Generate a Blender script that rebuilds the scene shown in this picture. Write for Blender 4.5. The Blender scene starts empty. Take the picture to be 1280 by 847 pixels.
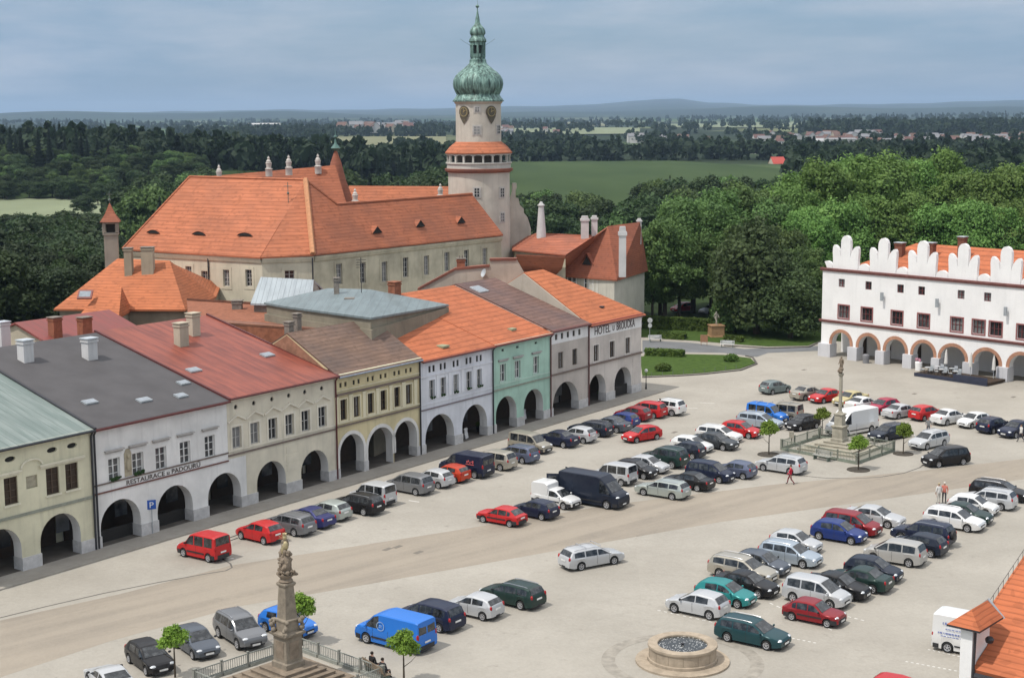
import bpy, bmesh, math, random
import numpy as np
from mathutils import Vector, Matrix
from mathutils.geometry import tessellate_polygon
rnd = random.Random(7); nrs = np.random.RandomState(11)
R = math.radians
S = bpy.context.scene
COL = S.collection

# ------------------------------------------------------------------ camera
F, CX, CY, CAMZ = 1900.0, 640.0, 423.5, 32.0
PITCH, ROLL = math.atan((CY - 138) / F), R(0.35)
fw = Vector((0, math.cos(PITCH), -math.sin(PITCH)))
rt0 = Vector((1, 0, 0)); up0 = rt0.cross(fw)
RT = rt0 * math.cos(ROLL) - up0 * math.sin(ROLL)
UP = up0 * math.cos(ROLL) + rt0 * math.sin(ROLL)
EYE = Vector((0, 0, CAMZ))
cam_d = bpy.data.cameras.new('camera'); cam = bpy.data.objects.new('camera', cam_d); COL.objects.link(cam)
cam_d.sensor_width = 36; cam_d.lens = 36 * F / 1280; cam_d.clip_start = 1; cam_d.clip_end = 90000
M3 = Matrix((RT, UP, -fw)).transposed()
cam.matrix_world = Matrix.Translation(EYE) @ M3.to_4x4()
S.camera = cam

def ray(px, py):
    d = fw * F + RT * (px - CX) - UP * (py - CY)
    return d / d.y
def G(px, py, z=0.0):                      # survey: the point at height z seen at a photograph position
    d = ray(px, py); return EYE + d * ((z - CAMZ) / d.z)
def at(px, py, Y): return EYE + ray(px, py) * Y
def on_plane(px, py, p0, n):
    d = ray(px, py); return EYE + d * ((p0 - EYE).dot(n) / d.dot(n))

# ------------------------------------------------------------------ helpers
def tag(o, label=None, cat=None, group=None, kind=None):
    if label: o['label'] = label
    if cat: o['category'] = cat
    if group: o['group'] = group
    if kind: o['kind'] = kind
    return o
def empty(name, loc=(0, 0, 0), rz=0, label=None, cat=None, group=None):
    o = bpy.data.objects.new(name, None); COL.objects.link(o)
    o.location = loc; o.rotation_euler = (0, 0, rz); o.empty_display_size = .3
    return tag(o, label, cat, group)
class MB:
    def __init__(s): s.v = []; s.f = []; s.m = []; s.mi = 0
    def add(s, vs, fs):
        o = len(s.v); s.v += [tuple(v) for v in vs]
        for f in fs: s.f.append([i + o for i in f]); s.m.append(s.mi)
        return s
    def box(s, x0, y0, z0, x1, y1, z1, M=None):
        vs = [Vector((x, y, z)) for z in (z0, z1) for y in (y0, y1) for x in (x0, x1)]
        if M is not None: vs = [M @ v for v in vs]
        return s.add(vs, [(0, 2, 3, 1), (4, 5, 7, 6), (0, 1, 5, 4), (2, 6, 7, 3), (0, 4, 6, 2), (1, 3, 7, 5)])
    def cbox(s, c, d, rz=0, M=None):
        T = Matrix.Translation(c) @ Matrix.Rotation(rz, 4, 'Z')
        if M is not None: T = M @ T
        return s.box(-d[0]/2, -d[1]/2, -d[2]/2, d[0]/2, d[1]/2, d[2]/2, T)
    def prism(s, poly, axis, lo, hi):
        k = len(poly)
        mk = {'x': lambda p, t: (t, p[0], p[1]), 'y': lambda p, t: (p[0], t, p[1]), 'z': lambda p, t: (p[0], p[1], t)}[axis]
        vs = [mk(p, lo) for p in poly] + [mk(p, hi) for p in poly]
        tris = tessellate_polygon([[Vector((p[0], p[1], 0)) for p in poly]])
        fs = [tuple(t) for t in tris] + [tuple(i + k for i in reversed(t)) for t in tris]
        fs += [(i, (i + 1) % k, (i + 1) % k + k, i + k) for i in range(k)]
        return s.add(vs, fs)
    def slab(s, outer, holes, y0, y1):
        loops = [outer] + holes
        flat = [p for l in loops for p in l]; k = len(flat)
        tris = tessellate_polygon([[Vector((p[0], p[1], 0)) for p in l] for l in loops])
        vs = [(p[0], y0, p[1]) for p in flat] + [(p[0], y1, p[1]) for p in flat]
        fs = [tuple(t) for t in tris] + [tuple(i + k for i in reversed(t)) for t in tris]
        o = 0
        for l in loops:
            n = len(l)
            fs += [(o + i, o + (i + 1) % n, o + (i + 1) % n + k, o + i + k) for i in range(n)]
            o += n
        return s.add(vs, fs)
    def lathe(s, prof, seg=24, c=(0, 0, 0), ripple=0, nr=16, cap=True):
        vs = []; fs = []
        for (r, z) in prof:
            for i in range(seg):
                t = 2 * math.pi * i / seg
                q = r * (1 + ripple * abs(math.cos(nr * t / 2))) if ripple else r
                vs.append((c[0] + q * math.cos(t), c[1] + q * math.sin(t), c[2] + z))
        for j in range(len(prof) - 1):
            for i in range(seg):
                a = j * seg + i; b = j * seg + (i + 1) % seg
                fs.append((a, b, b + seg, a + seg))
        if cap:
            fs.append(tuple(range(seg - 1, -1, -1))); fs.append(tuple((len(prof) - 1) * seg + i for i in range(seg)))
        return s.add(vs, fs)
    def tube(s, pts, r, seg=8):
        pts = [Vector(p) for p in pts]; vs = []; fs = []
        for i, p in enumerate(pts):
            d = (pts[min(i + 1, len(pts) - 1)] - pts[max(i - 1, 0)]).normalized()
            u = d.orthogonal().normalized() if i == 0 else (u - d * u.dot(d)).normalized()
            w = d.cross(u); rr = r[i] if isinstance(r, (list, tuple)) else r
            vs += [p + (u * math.cos(2*math.pi*k/seg) + w * math.sin(2*math.pi*k/seg)) * rr for k in range(seg)]
        for i in range(len(pts) - 1):
            for k in range(seg):
                a = i * seg + k; b = i * seg + (k + 1) % seg
                fs.append((a, b, b + seg, a + seg))
        fs.append(tuple(range(seg - 1, -1, -1))); fs.append(tuple((len(pts) - 1) * seg + i for i in range(seg)))
        return s.add(vs, fs)
    def ball(s, c, r, seg=10, ring=7, M=None):
        if not isinstance(r, (list, tuple)): r = (r, r, r)
        vs = []; fs = []
        for j in range(ring + 1):
            ph = math.pi * (j / ring - .5) * .998
            for i in range(seg):
                t = 2 * math.pi * i / seg
                v = Vector((r[0]*math.cos(ph)*math.cos(t), r[1]*math.cos(ph)*math.sin(t), r[2]*math.sin(ph)))
                if M is not None: v = M @ v
                vs.append(v + Vector(c))
        for j in range(ring):
            for i in range(seg):
                a = j * seg + i; b = j * seg + (i + 1) % seg
                fs.append((a, b, b + seg, a + seg))
        fs.append(tuple(range(seg - 1, -1, -1))); fs.append(tuple(ring * seg + i for i in range(seg)))
        return s.add(vs, fs)
    def poly(s, pts): return s.add(pts, [tuple(range(len(pts)))])
    def mesh(s, name, mats, smooth=None, recalc=True):
        me = bpy.data.meshes.new(name); me.from_pydata(s.v, [], s.f)
        if not isinstance(mats, (list, tuple)): mats = [mats]
        for m in mats: me.materials.append(m)
        if len(mats) > 1: me.polygons.foreach_set('material_index', s.m)
        if recalc:
            bm = bmesh.new(); bm.from_mesh(me); bmesh.ops.recalc_face_normals(bm, faces=bm.faces); bm.to_mesh(me); bm.free()
        if smooth is not None:
            me.shade_smooth(); me.set_sharp_from_angle(angle=R(smooth))
        return me
    def build(s, name, mats, parent=None, smooth=None, loc=None, rz=0, recalc=True):
        o = bpy.data.objects.new(name, s.mesh(name, mats, smooth, recalc)); COL.objects.link(o)
        if parent is not None: o.parent = parent
        if loc is not None: o.location = loc
        if rz: o.rotation_euler = (0, 0, rz)
        return o
def copy_tree(o, parent=None):
    c = o.copy(); COL.objects.link(c)
    if parent is not None: c.parent = parent
    for ch in o.children: copy_tree(ch, c)
    return c
def drop_tree(o):
    for ch in list(o.children): drop_tree(ch)
    bpy.data.objects.remove(o)
def raw_mesh(name, v, f, mat):               # quads from numpy arrays
    me = bpy.data.meshes.new(name); n = f.shape[1]
    me.vertices.add(len(v)); me.vertices.foreach_set('co', np.ascontiguousarray(v, dtype=np.float32).ravel())
    me.loops.add(f.size); me.loops.foreach_set('vertex_index', np.ascontiguousarray(f, dtype=np.int32).ravel())
    me.polygons.add(len(f)); me.polygons.foreach_set('loop_start', np.arange(0, f.size, n, dtype=np.int32))
    me.polygons.foreach_set('loop_total', np.full(len(f), n, dtype=np.int32))
    me.update(calc_edges=True); me.materials.append(mat); return me
def link(name, me, parent=None):
    o = bpy.data.objects.new(name, me); COL.objects.link(o)
    if parent is not None: o.parent = parent
    return o

# ------------------------------------------------------------------ materials
MATS = {}
def srgb(r, g, b): return tuple(((c/255)/12.92 if c/255 <= .04045 else ((c/255+.055)/1.055)**2.4) for c in (r, g, b))
class NT:
    def __init__(s, name):
        s.mat = bpy.data.materials.new(name); s.mat.use_nodes = True
        s.t = s.mat.node_tree; s.b = s.t.nodes['Principled BSDF']; s.out = s.t.nodes['Material Output']
    def n(s, typ, **kw):
        x = s.t.nodes.new(typ)
        for k, v in kw.items(): setattr(x, k, v)
        return x
    def l(s, a, b): s.t.links.new(a, b)
    def noise(s, scale, detail=3, vec=None, rough=.55, out='Fac'):
        x = s.n('ShaderNodeTexNoise'); x.inputs['Scale'].default_value = scale; x.inputs['Detail'].default_value = detail
        x.inputs['Roughness'].default_value = rough
        if vec is not None: s.l(vec, x.inputs['Vector'])
        return x.outputs[out]
    def ramp(s, fac, stops):
        x = s.n('ShaderNodeValToRGB'); e = x.color_ramp.elements
        while len(e) < len(stops): e.new(.5)
        for q, (p, c) in zip(e, stops):
            q.position = p; q.color = (*c, 1) if len(c) == 3 else c
        s.l(fac, x.inputs[0]); return x.outputs[0]
    def mix(s, fac, a, b, mode='MIX'):
        x = s.n('ShaderNodeMix', data_type='RGBA', blend_type=mode)
        for i, v in ((0, fac), (6, a), (7, b)):
            if hasattr(v, 'default_value'): s.l(v, x.inputs[i])
            elif isinstance(v, (int, float)): x.inputs[i].default_value = v
            else: x.inputs[i].default_value = (*v, 1)
        return x.outputs[2]
    def math(s, op, a, b=None, c=None):
        x = s.n('ShaderNodeMath', operation=op)
        for i, v in enumerate((a, b, c)):
            if v is None: continue
            if hasattr(v, 'default_value'): s.l(v, x.inputs[i])
            else: x.inputs[i].default_value = v
        return x.outputs[0]
    def bump(s, h, strength=.3, dist=.02):
        x = s.n('ShaderNodeBump'); x.inputs['Strength'].default_value = strength; x.inputs['Distance'].default_value = dist
        s.l(h, x.inputs['Height']); s.l(x.outputs[0], s.b.inputs['Normal'])
    def obj(s): return s.n('ShaderNodeTexCoord').outputs['Object']
    def pos(s): return s.n('ShaderNodeNewGeometry').outputs['Position']
    def scl(s, vec, v):
        x = s.n('ShaderNodeMapping'); x.inputs['Scale'].default_value = v; s.l(vec, x.inputs[0]); return x.outputs[0]
    def fin(s, col, rough=.8, metal=0, spec=.3):
        if hasattr(col, 'default_value'): s.l(col, s.b.inputs['Base Color'])
        else: s.b.inputs['Base Color'].default_value = (*col, 1)
        s.b.inputs['Roughness'].default_value = rough; s.b.inputs['Metallic'].default_value = metal
        s.b.inputs['Specular IOR Level'].default_value = spec
        return s.mat
def mul(c, k): return tuple(min(1, x * k) for x in c)
def plaster(name, c, dirt=.25, streak=.42):
    if name in MATS: return MATS[name]
    t = NT(name); p = t.pos()
    a = t.noise(.35, 5, p); col = t.ramp(a, [(.3, mul(c, 1 - dirt)), (.62, c)])
    st = t.noise(1.0, 4, t.scl(p, (2.2, 2.2, .22)))
    col = t.mix(t.ramp(st, [(.52, (0, 0, 0)), (.72, (streak,)*3)]), col, mul(c, .6))
    fn = t.noise(3.2, 5, p, .7); col = t.mix(t.ramp(fn, [(.56, (0,)*3), (.7, (.25,)*3)]), col, mul(c, .7))
    col = t.mix(t.math('MULTIPLY', t.noise(9, 2, p), .12), col, mul(c, .75))
    t.bump(t.noise(14, 3, p), .25, .02)
    MATS[name] = t.fin(col, .9, 0, .15); return t.mat
def flat(name, c, rough=.6, metal=0, spec=.4, var=.15, scale=3):
    if name in MATS: return MATS[name]
    t = NT(name); a = t.noise(scale, 4, t.pos())
    MATS[name] = t.fin(t.ramp(a, [(.3, mul(c, 1 - var)), (.7, mul(c, 1 + var))]), rough, metal, spec); return t.mat
def tiles(name, c, row=.32, var=.28, old=.15):
    if name in MATS: return MATS[name]
    t = NT(name); p = t.pos(); sep = t.n('ShaderNodeSeparateXYZ'); t.l(p, sep.inputs[0]); step = row * .55
    q = t.math('DIVIDE', t.math('ADD', sep.outputs[2], t.math('MULTIPLY', t.noise(.35, 2, p), .12)), step); fr = t.math('FRACT', q)
    st = t.noise(1.0, 4, t.scl(p, (.45, .45, 1.1 / step)), .65)
    col = t.ramp(st, [(.3, mul(c, 1 - var)), (.52, c), (.74, mul(c, 1 + var * 1.2))])
    vo = t.n('ShaderNodeTexVoronoi'); vo.inputs['Scale'].default_value = 3.0; t.l(p, vo.inputs['Vector'])
    sp = t.n('ShaderNodeSeparateColor'); t.l(vo.outputs['Color'], sp.inputs[0])
    col = t.mix(t.math('MULTIPLY', t.math('GREATER_THAN', sp.outputs[0], .88), .35), col, mul(c, .5))
    big = t.noise(.22, 5, p)
    old = min(.7, old * 2); col = t.mix(t.ramp(big, [(.36, (old,)*3), (.6, (0, 0, 0))]), col, (c[0] * .5, c[1] * .65, c[2] * .85))
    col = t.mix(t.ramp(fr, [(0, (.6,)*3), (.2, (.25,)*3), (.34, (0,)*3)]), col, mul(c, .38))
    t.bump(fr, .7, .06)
    MATS[name] = t.fin(col, .8, 0, .2); return t.mat
def metal_roof(name, c, c2, period=.7, seam=.35):
    if name in MATS: return MATS[name]
    t = NT(name); o = t.obj(); sep = t.n('ShaderNodeSeparateXYZ'); t.l(o, sep.inputs[0])
    fr = t.math('FRACT', t.math('DIVIDE', sep.outputs[0], period))
    st = t.noise(1.1, 5, t.scl(o, (1.6, .18, .18)), .65)
    col = t.ramp(st, [(.36, c2), (.58, c)])
    col = t.mix(t.math('MULTIPLY', t.math('LESS_THAN', fr, .09), seam), col, mul(c, .45))
    col = t.mix(t.ramp(t.noise(.4, 5, o), [(.45, (0,)*3), (.7, (.4,)*3)]), col, mul(c2, .8))
    t.bump(t.math('LESS_THAN', fr, .07), .5, .04)
    MATS[name] = t.fin(col, .5, .0, .4); return t.mat
def leafmat(name, c1, c2, c3=None, scale=.5):
    if name in MATS: return MATS[name]
    t = NT(name); o = t.obj()
    oi = t.n('ShaderNodeObjectInfo').outputs['Random']
    col = t.ramp(t.noise(scale, 4, o, .6), [(.33, c1), (.55, c2), (.75, c3 or mul(c2, 1.5))])
    hs = t.n('ShaderNodeHueSaturation'); t.l(col, hs.inputs['Color'])
    t.l(t.math('MULTIPLY_ADD', oi, .03, .485), hs.inputs['Hue']); t.l(t.math('MULTIPLY_ADD', oi, .5, .75), hs.inputs['Value'])
    t.fin(hs.outputs[0], .65, 0, .25)
    tr = t.n('ShaderNodeBsdfTranslucent'); t.l(hs.outputs[0], tr.inputs[0])
    mx = t.n('ShaderNodeMixShader'); mx.inputs[0].default_value = .3
    t.l(t.b.outputs[0], mx.inputs[1]); t.l(tr.outputs[0], mx.inputs[2]); t.l(mx.outputs[0], t.out.inputs[0])
    MATS[name] = t.mat; return t.mat
def paint(name, c, metal=.25, rough=.32):
    if name in MATS: return MATS[name]
    t = NT(name); dust = t.noise(2.5, 4, t.obj())
    t.fin(t.mix(t.math('MULTIPLY', dust, .05), c, (.33, .30, .26)), rough, metal, .25)
    t.b.inputs['Coat Weight'].default_value = .12; t.b.inputs['Coat Roughness'].default_value = .12
    MATS[name] = t.mat; return t.mat
def stonemat(name, c, var=.35):
    if name in MATS: return MATS[name]
    t = NT(name); p = t.pos()
    col = t.ramp(t.noise(2.2, 6, p, .65), [(.3, mul(c, 1 - var)), (.7, mul(c, 1 + var * .5))])
    col = t.mix(t.ramp(t.noise(.8, 4, p), [(.5, (0,)*3), (.7, (.5,)*3)]), col, mul(c, .55))
    t.bump(t.noise(12, 4, p), .4, .03); MATS[name] = t.fin(col, .88, 0, .2); return t.mat

def glass_mat():
    t = NT('window_glass'); oi = t.n('ShaderNodeObjectInfo').outputs['Random']
    nz = t.noise(1.2, 3, t.pos())
    c = t.ramp(t.math('ADD', t.math('MULTIPLY', oi, .6), t.math('MULTIPLY', nz, .5)), [(.25, (.012, .013, .015)), (.5, (.05, .052, .055)), (.78, (.26, .26, .255))])
    return t.fin(c, .12, 0, .5)
GLASS = glass_mat()
tt = NT('car_glass'); CARGLASS = tt.fin(tt.ramp(tt.noise(2.6, 3, tt.obj()), [(.42, (.010, .012, .014)), (.62, (.05, .054, .058)), (.75, (.09, .09, .088))]), .07, 0, .75)
TYRE = flat('tyre_rubber', (.018, .018, .018), .85); RIM = flat('alloy_rim', (.42, .42, .43), .4, .3)
BLACKP = flat('black_plastic', (.025, .025, .027), .6); LAMP = flat('lamp_glass', (.62, .64, .66), .12, .2, .6)
REDL = flat('tail_lamp_red', (.35, .012, .015), .2); PLATE = flat('plate_white', (.7, .7, .68), .5)
CHROME = flat('chrome_rail', (.45, .46, .48), .3, .8)
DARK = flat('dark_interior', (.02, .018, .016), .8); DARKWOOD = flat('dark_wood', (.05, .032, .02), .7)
WHITEF = flat('white_frame', (.66, .66, .64), .6); BROWNF = flat('brown_frame', (.075, .05, .032), .6)
MAROONF = flat('maroon_frame', (.13, .035, .035), .6); GREYF = flat('grey_frame', (.42, .41, .39), .6)
PLINTH = stonemat('plinth_stone', (.56, .55, .54), .2)
GUTTER_R = flat('gutter_red_brown', (.11, .03, .028), .5, .2); GUTTER_D = flat('gutter_dark', (.04, .04, .045), .5, .3)
TIN = flat('tin_grey', (.36, .39, .41), .45, .3); TINL = flat('tin_light', (.55, .58, .6), .4, .3)
IRON = flat('iron_grey_green', (.13, .16, .135), .6, .3)
BRICK = stonemat('chimney_brick', (.30, .12, .07), .35); CHIMW = plaster('chimney_white', (.62, .61, .6)); CHIMB = plaster('chimney_beige', (.5, .44, .34)); CHIMG = stonemat('chimney_grey', (.24, .21, .18))

# ------------------------------------------------------------------ terrain
EDGE = [(-170, -200), (-105, 60), (-66, 185), (-50, 262), (70, 275), (330, 360), (900, 420), (900, -200)]
def sd_out(x, y):                            # vectorised distance outside the town's plateau
    x = np.asarray(x, float); y = np.asarray(y, float)
    d = np.full(x.shape, 1e12); ins = np.zeros(x.shape, bool); n = len(EDGE)
    for i in range(n):
        (x0, y0), (x1, y1) = EDGE[i], EDGE[(i + 1) % n]
        ex, ey = x1 - x0, y1 - y0
        t = np.clip(((x - x0) * ex + (y - y0) * ey) / (ex * ex + ey * ey), 0, 1)
        d = np.minimum(d, (x - x0 - t * ex) ** 2 + (y - y0 - t * ey) ** 2)
        c = ((y0 > y) != (y1 > y)) & (x < (x1 - x0) * (y - y0) / ((y1 - y0) or 1e-9) + x0)
        ins ^= c
    return np.where(ins, 0, np.sqrt(d))
def sst(a, b, x):
    t = np.clip((x - a) / (b - a), 0, 1); return t * t * (3 - 2 * t)
HZ = [(-1500, 3), (-600, 2), (0, 0), (150, .5), (330, 2), (480, 2.5), (600, 3.5), (700, 5.5), (770, 8.5), (820, 13), (850, 13), (885, 8), (940, 4.5), (1020, 4.5), (1120, 5.5), (1200, 6.5), (1280, 8.5), (1600, 6), (2600, 4)]
def terrain(x, y):
    x = np.asarray(x, float); y = np.asarray(y, float); r = np.hypot(x, y); s = sd_out(x, y)
    z = -.06 - 19 * sst(0, 75, s) + 10 * sst(150, 420, s)
    z = z + 17 * np.exp(-((x + 260) / 110) ** 2 - ((y - 840) / 105) ** 2) + 6 * np.exp(-((x + 110) / 100) ** 2 - ((y - 840) / 110) ** 2)
    z = z + sst(500, 1500, r) * (3 * np.sin(x / 310 + 1) * np.sin(y / 420) - 1)
    z = z + sst(2500, 6000, r) * (10 * np.sin(x / 900 + 2) * np.sin(y / 1300 + .6) - 4)
    ang = np.where(y > 0, np.arctan2(x, np.maximum(y, 1e-6)), 1.5)
    px = 640 + 1900 * np.tan(np.clip(ang, -1.2, 1.2))
    e = np.interp(px, [p for p, _ in HZ], [h for _, h in HZ]) + .7 * np.sin(px / 31) * np.sin(px / 83) + .3 * np.sin(px / 11)
    far = sst(9000, 21000, r) * np.where(y > 0, 1, .4)
    z = z * (1 - far) + far * (32 + e * r / 1900)
    mid = np.exp(-((r - 11500) / 1500) ** 2) * (30 + 18 * np.sin(px / 140 + .5) + 10 * np.sin(px / 47))
    return z + mid * np.where(y > 0, 1, .3)
def th(x, y): return float(terrain(np.array([x]), np.array([y]))[0])

def ground_mat():
    t = NT('meadow_and_fields'); p = t.pos(); ln = t.n('ShaderNodeVectorMath', operation='LENGTH'); t.l(p, ln.inputs[0]); r = ln.outputs['Value']
    near = t.ramp(t.noise(.05, 5, p), [(.35, (.018, .028, .010)), (.6, (.04, .065, .018))])
    fo = t.noise(.0011, 5, t.scl(p, (.6, .5, 0)), .6)
    vo = t.n('ShaderNodeTexVoronoi'); vo.inputs['Scale'].default_value = .0022; t.l(t.scl(p, (.7, .45, 0)), vo.inputs['Vector'])
    sp = t.n('ShaderNodeSeparateColor'); t.l(vo.outputs['Color'], sp.inputs[0])
    fields = t.ramp(sp.outputs[0], [(0, (.05, .09, .03)), (.35, (.09, .13, .05)), (.6, (.06, .10, .035)), (.8, (.2, .2, .1)), (1, (.08, .12, .04))])
    wood = t.ramp(t.noise(.02, 5, p), [(.35, (.012, .02, .01)), (.65, (.03, .045, .02))])
    far = t.mix(t.ramp(fo, [(.46, (0,)*3), (.52, (1,)*3)]), fields, wood)
    far = t.mix(t.ramp(t.math('DIVIDE', r, 20000), [(.3, (0,)*3), (.5, (.85,)*3)]), far, (.016, .028, .016))
    col = t.mix(t.ramp(t.math('DIVIDE', r, 3000), [(.25, (0,)*3), (.36, (1,)*3)]), near, far)
    return t.fin(col, .95, 0, .1)
NA = 900
rad = list(np.arange(0, 420, 7.0)) + [420 * 1.032 ** i for i in range(140)]
rad = np.array([q for q in rad if q < 34000])
# finer spacing of bearings ahead of the square than behind it
th_f = np.concatenate([np.linspace(-.55, .55, 560), np.linspace(.55, 2*math.pi - .55, 160)[1:-1]])
NA = len(th_f)
rr, aa = np.meshgrid(rad[1:], th_f, indexing='ij')
gx, gy = rr * np.sin(aa), rr * np.cos(aa); gz = terrain(gx, gy)
gv = np.concatenate([[[0, 0, -.06]], np.stack([gx, gy, gz], -1).reshape(-1, 3)])
i, j = np.meshgrid(np.arange(len(rad) - 2), np.arange(NA), indexing='ij')
q = np.stack([1 + i*NA + j, 1 + (i+1)*NA + j, 1 + (i+1)*NA + (j+1) % NA, 1 + i*NA + (j+1) % NA], -1).reshape(-1, 4)
gm = raw_mesh('ground', gv, q[:, ::-1], ground_mat()); gm.shade_smooth()
tag(link('ground', gm), kind='structure')

# square and its surfaces
def sheet(name, pts, z, mat, kind='structure', thick=None):
    m = MB(); pl = [(p[0], p[1]) for p in pts]
    if thick: m.prism(pl, 'z', z - thick, z)
    else:
        tr = tessellate_polygon([[Vector((x, y, 0)) for x, y in pl]]); m.add([(x, y, z) for x, y in pl], [tuple(t) for t in tr])
    o = m.build(name, mat, recalc=bool(thick))
    if not thick:
        if o.data.polygons[0].normal.z < 0: o.data.flip_normals()
    return tag(o, kind=kind)
def paving(name, c, c2, sc=.12, grain=5.5, streak=None):
    t = NT(name); p = t.pos()
    vo = t.n('ShaderNodeTexVoronoi'); vo.inputs['Scale'].default_value = grain; t.l(p, vo.inputs['Vector'])
    sp = t.n('ShaderNodeSeparateColor'); t.l(vo.outputs['Color'], sp.inputs[0])
    col = t.ramp(t.noise(sc, 7, p, .62), [(.34, c2), (.62, c)])
    col = t.mix(t.math('MULTIPLY', sp.outputs[0], .22), col, mul(c2, .75))
    col = t.mix(t.ramp(t.noise(.9, 5, p, .7), [(.55, (0,)*3), (.8, (.45,)*3)]), col, mul(c2, .72))
    col = t.mix(t.ramp(t.noise(.045, 3, p), [(.5, (0,)*3), (.75, (.5,)*3)]), col, mul(c, 1.12))
    pv = t.n('ShaderNodeTexVoronoi'); pv.inputs['Scale'].default_value = .11; t.l(p, pv.inputs['Vector']); ps = t.n('ShaderNodeSeparateColor'); t.l(pv.outputs['Color'], ps.inputs[0])
    col = t.mix(t.math('MULTIPLY', ps.outputs[0], .16), col, mul(c2, .8))
    sp2 = t.ramp(t.noise(.55, 4, p, .75), [(.62, (0,)*3), (.72, (.45,)*3)]); col = t.mix(sp2, col, mul(c2, .62))
    if streak is not None:                     # tracks worn along the line of travel
        mp = t.n('ShaderNodeMapping'); mp.inputs['Rotation'].default_value = (0, 0, -streak); t.l(p, mp.inputs[0])
        col = t.mix(t.ramp(t.noise(1, 4, t.scl(mp.outputs[0], (.03, .55, 1))), [(.42, (.5,)*3), (.62, (0,)*3)]), col, mul(c, 1.17))
    t.bump(vo.outputs['Distance'], .35, .03)
    return t.fin(col, .9, 0, .2)
PAVE = paving('square_cobbles', (.392, .364, .316), (.325, .30, .258))
ROADM = paving('road_setts', (.305, .265, .214), (.26, .228, .188), .2, 5.5, .72)
KERBM = stonemat('kerb_stone', (.15, .14, .125)); PAVG = paving('pavement_slabs', (.37, .345, .305), (.30, .275, .24), .3, 2.2)
ASPH = flat('grey_asphalt', (.16, .165, .17), .9, 0, .2, .12, .4)
t = NT('lawn_turf'); LAWN = t.fin(t.ramp(t.noise(1.4, 5, t.pos(), .7), [(.35, (.04, .07, .016)), (.65, (.07, .115, .026))]), .95, 0, .1)
sheet('square', [(-95, 20), (140, 20), (150, 60), (110, 140), (55, 200), (42, 212), (17, 214), (-20, 235), (-60, 182)], 0.0, PAVE)

A0 = G(0, 723); A1 = G(801, 489)
AV = (A1 - A0).normalized(); NV = Vector((AV.y, -AV.x, 0)); ROWA = math.atan2(AV.y, AV.x)
def fac(px, py):
    p = on_plane(px, py, A0, NV); return (p - A0).dot(AV), p.z
def row(s, d, z=0): v = A0 + AV * s - NV * d; return Vector((v.x, v.y, z))
def party(s, px, py):
    p = on_plane(px, py, A0 + AV * s, AV); return -(p - A0).dot(NV), p.z

up_edge = [(0, 775), (150, 742), (290, 706), (420, 686), (560, 664), (760, 631), (960, 606), (1150, 588), (1290, 572)]
lo_edge = [(1290, 597), (1100, 624), (900, 652), (700, 687), (430, 735), (300, 757), (140, 800), (0, 846)]
sheet('road', [G(*p) for p in up_edge + lo_edge], .004, ROADM)
sheet('pavement', [row(-20, .1), row(86.3, .1), row(87.5, -2.3), row(-20, -2.3)], .10, PAVG, thick=.16)
sheet('arcade_floor', [row(-20, 4.2), row(86.0, 4.2), row(86.0, .1), row(-20, .1)], .11, flat('arcade_flags', (.10, .09, .08), .9, 0, .2, .2, 1), thick=.17)  # flags coloured darker to deepen the shade inside the arcade
def kerb_line(name, pts, w=.22, h=.012):
    m = MB(); n = len(pts)
    for a, b in zip(pts, pts[1:]):
        d = (b - a).normalized(); s = Vector((-d.y, d.x, 0)) * w / 2
        m.add([a - s + Vector((0,0,.006)), a + s + Vector((0,0,.006)), b + s + Vector((0,0,.006)), b - s + Vector((0,0,.006)),
               a - s + Vector((0,0,h)), a + s + Vector((0,0,h)), b + s + Vector((0,0,h)), b - s + Vector((0,0,h))],
              [(4, 5, 6, 7), (0, 4, 7, 3), (1, 2, 6, 5)])
    return tag(m.build(name, KERBM), kind='structure')
kerb_line('kerb', [G(*p) for p in [(-30, 779), (60, 757), (130, 741), (200, 727), (262, 716), (282, 713), (290, 709), (288, 704), (278, 698)]], .12)
arc = [(985, 590), (1000, 594), (1030, 597), (1065, 598), (1100, 596), (1130, 591), (1150, 584), (1157, 578)]
kerb_line('kerb', [G(*p) for p in arc], .14)
# fountain paving ring
FC = G(853, 826)
m = MB(); m.lathe([(3.95, .009), (4.75, .009)], 72, (FC.x, FC.y, 0), cap=False)
tag(m.build('paving_ring', flat('ring_setts', (.30, .275, .235), .9, 0, .2, .2, 2)), kind='structure')
# painted parking dashes
WPAINT = flat('road_paint', (.6, .58, .54), .8, 0, .2, .15, 3)
def dashes(p0, p1, n, w=.12):
    m = MB(); a, b = G(*p0, .008), G(*p1, .008); d = (b - a) / (2 * n - 1); u = d.normalized(); s = Vector((-u.y, u.x, 0)) * w / 2
    for k in range(n):
        q0 = a + d * 2 * k; q1 = q0 + d; m.add([q0 - s, q1 - s, q1 + s, q0 + s], [(0, 1, 2, 3)])
    tag(m.build('parking_line', WPAINT, recalc=False), kind='structure')
for p0, p1, n in [((822, 762), (890, 777), 9), ((962, 753), (1040, 787), 9), ((990, 797), (1020, 803), 5), ((1160, 811), (1200, 820), 7), ((1132, 826), (1196, 838), 10),
                  ((1080, 735), (1112, 742), 5), ((511, 625), (524, 627), 1), ((856, 510), (872, 510), 1), ((875, 503), (893, 504), 1), ((275, 700), (292, 697), 1), ((1060, 770), (1080, 775), 3)]:
    dashes(p0, p1, n, .16 if n == 1 else .12)
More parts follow.
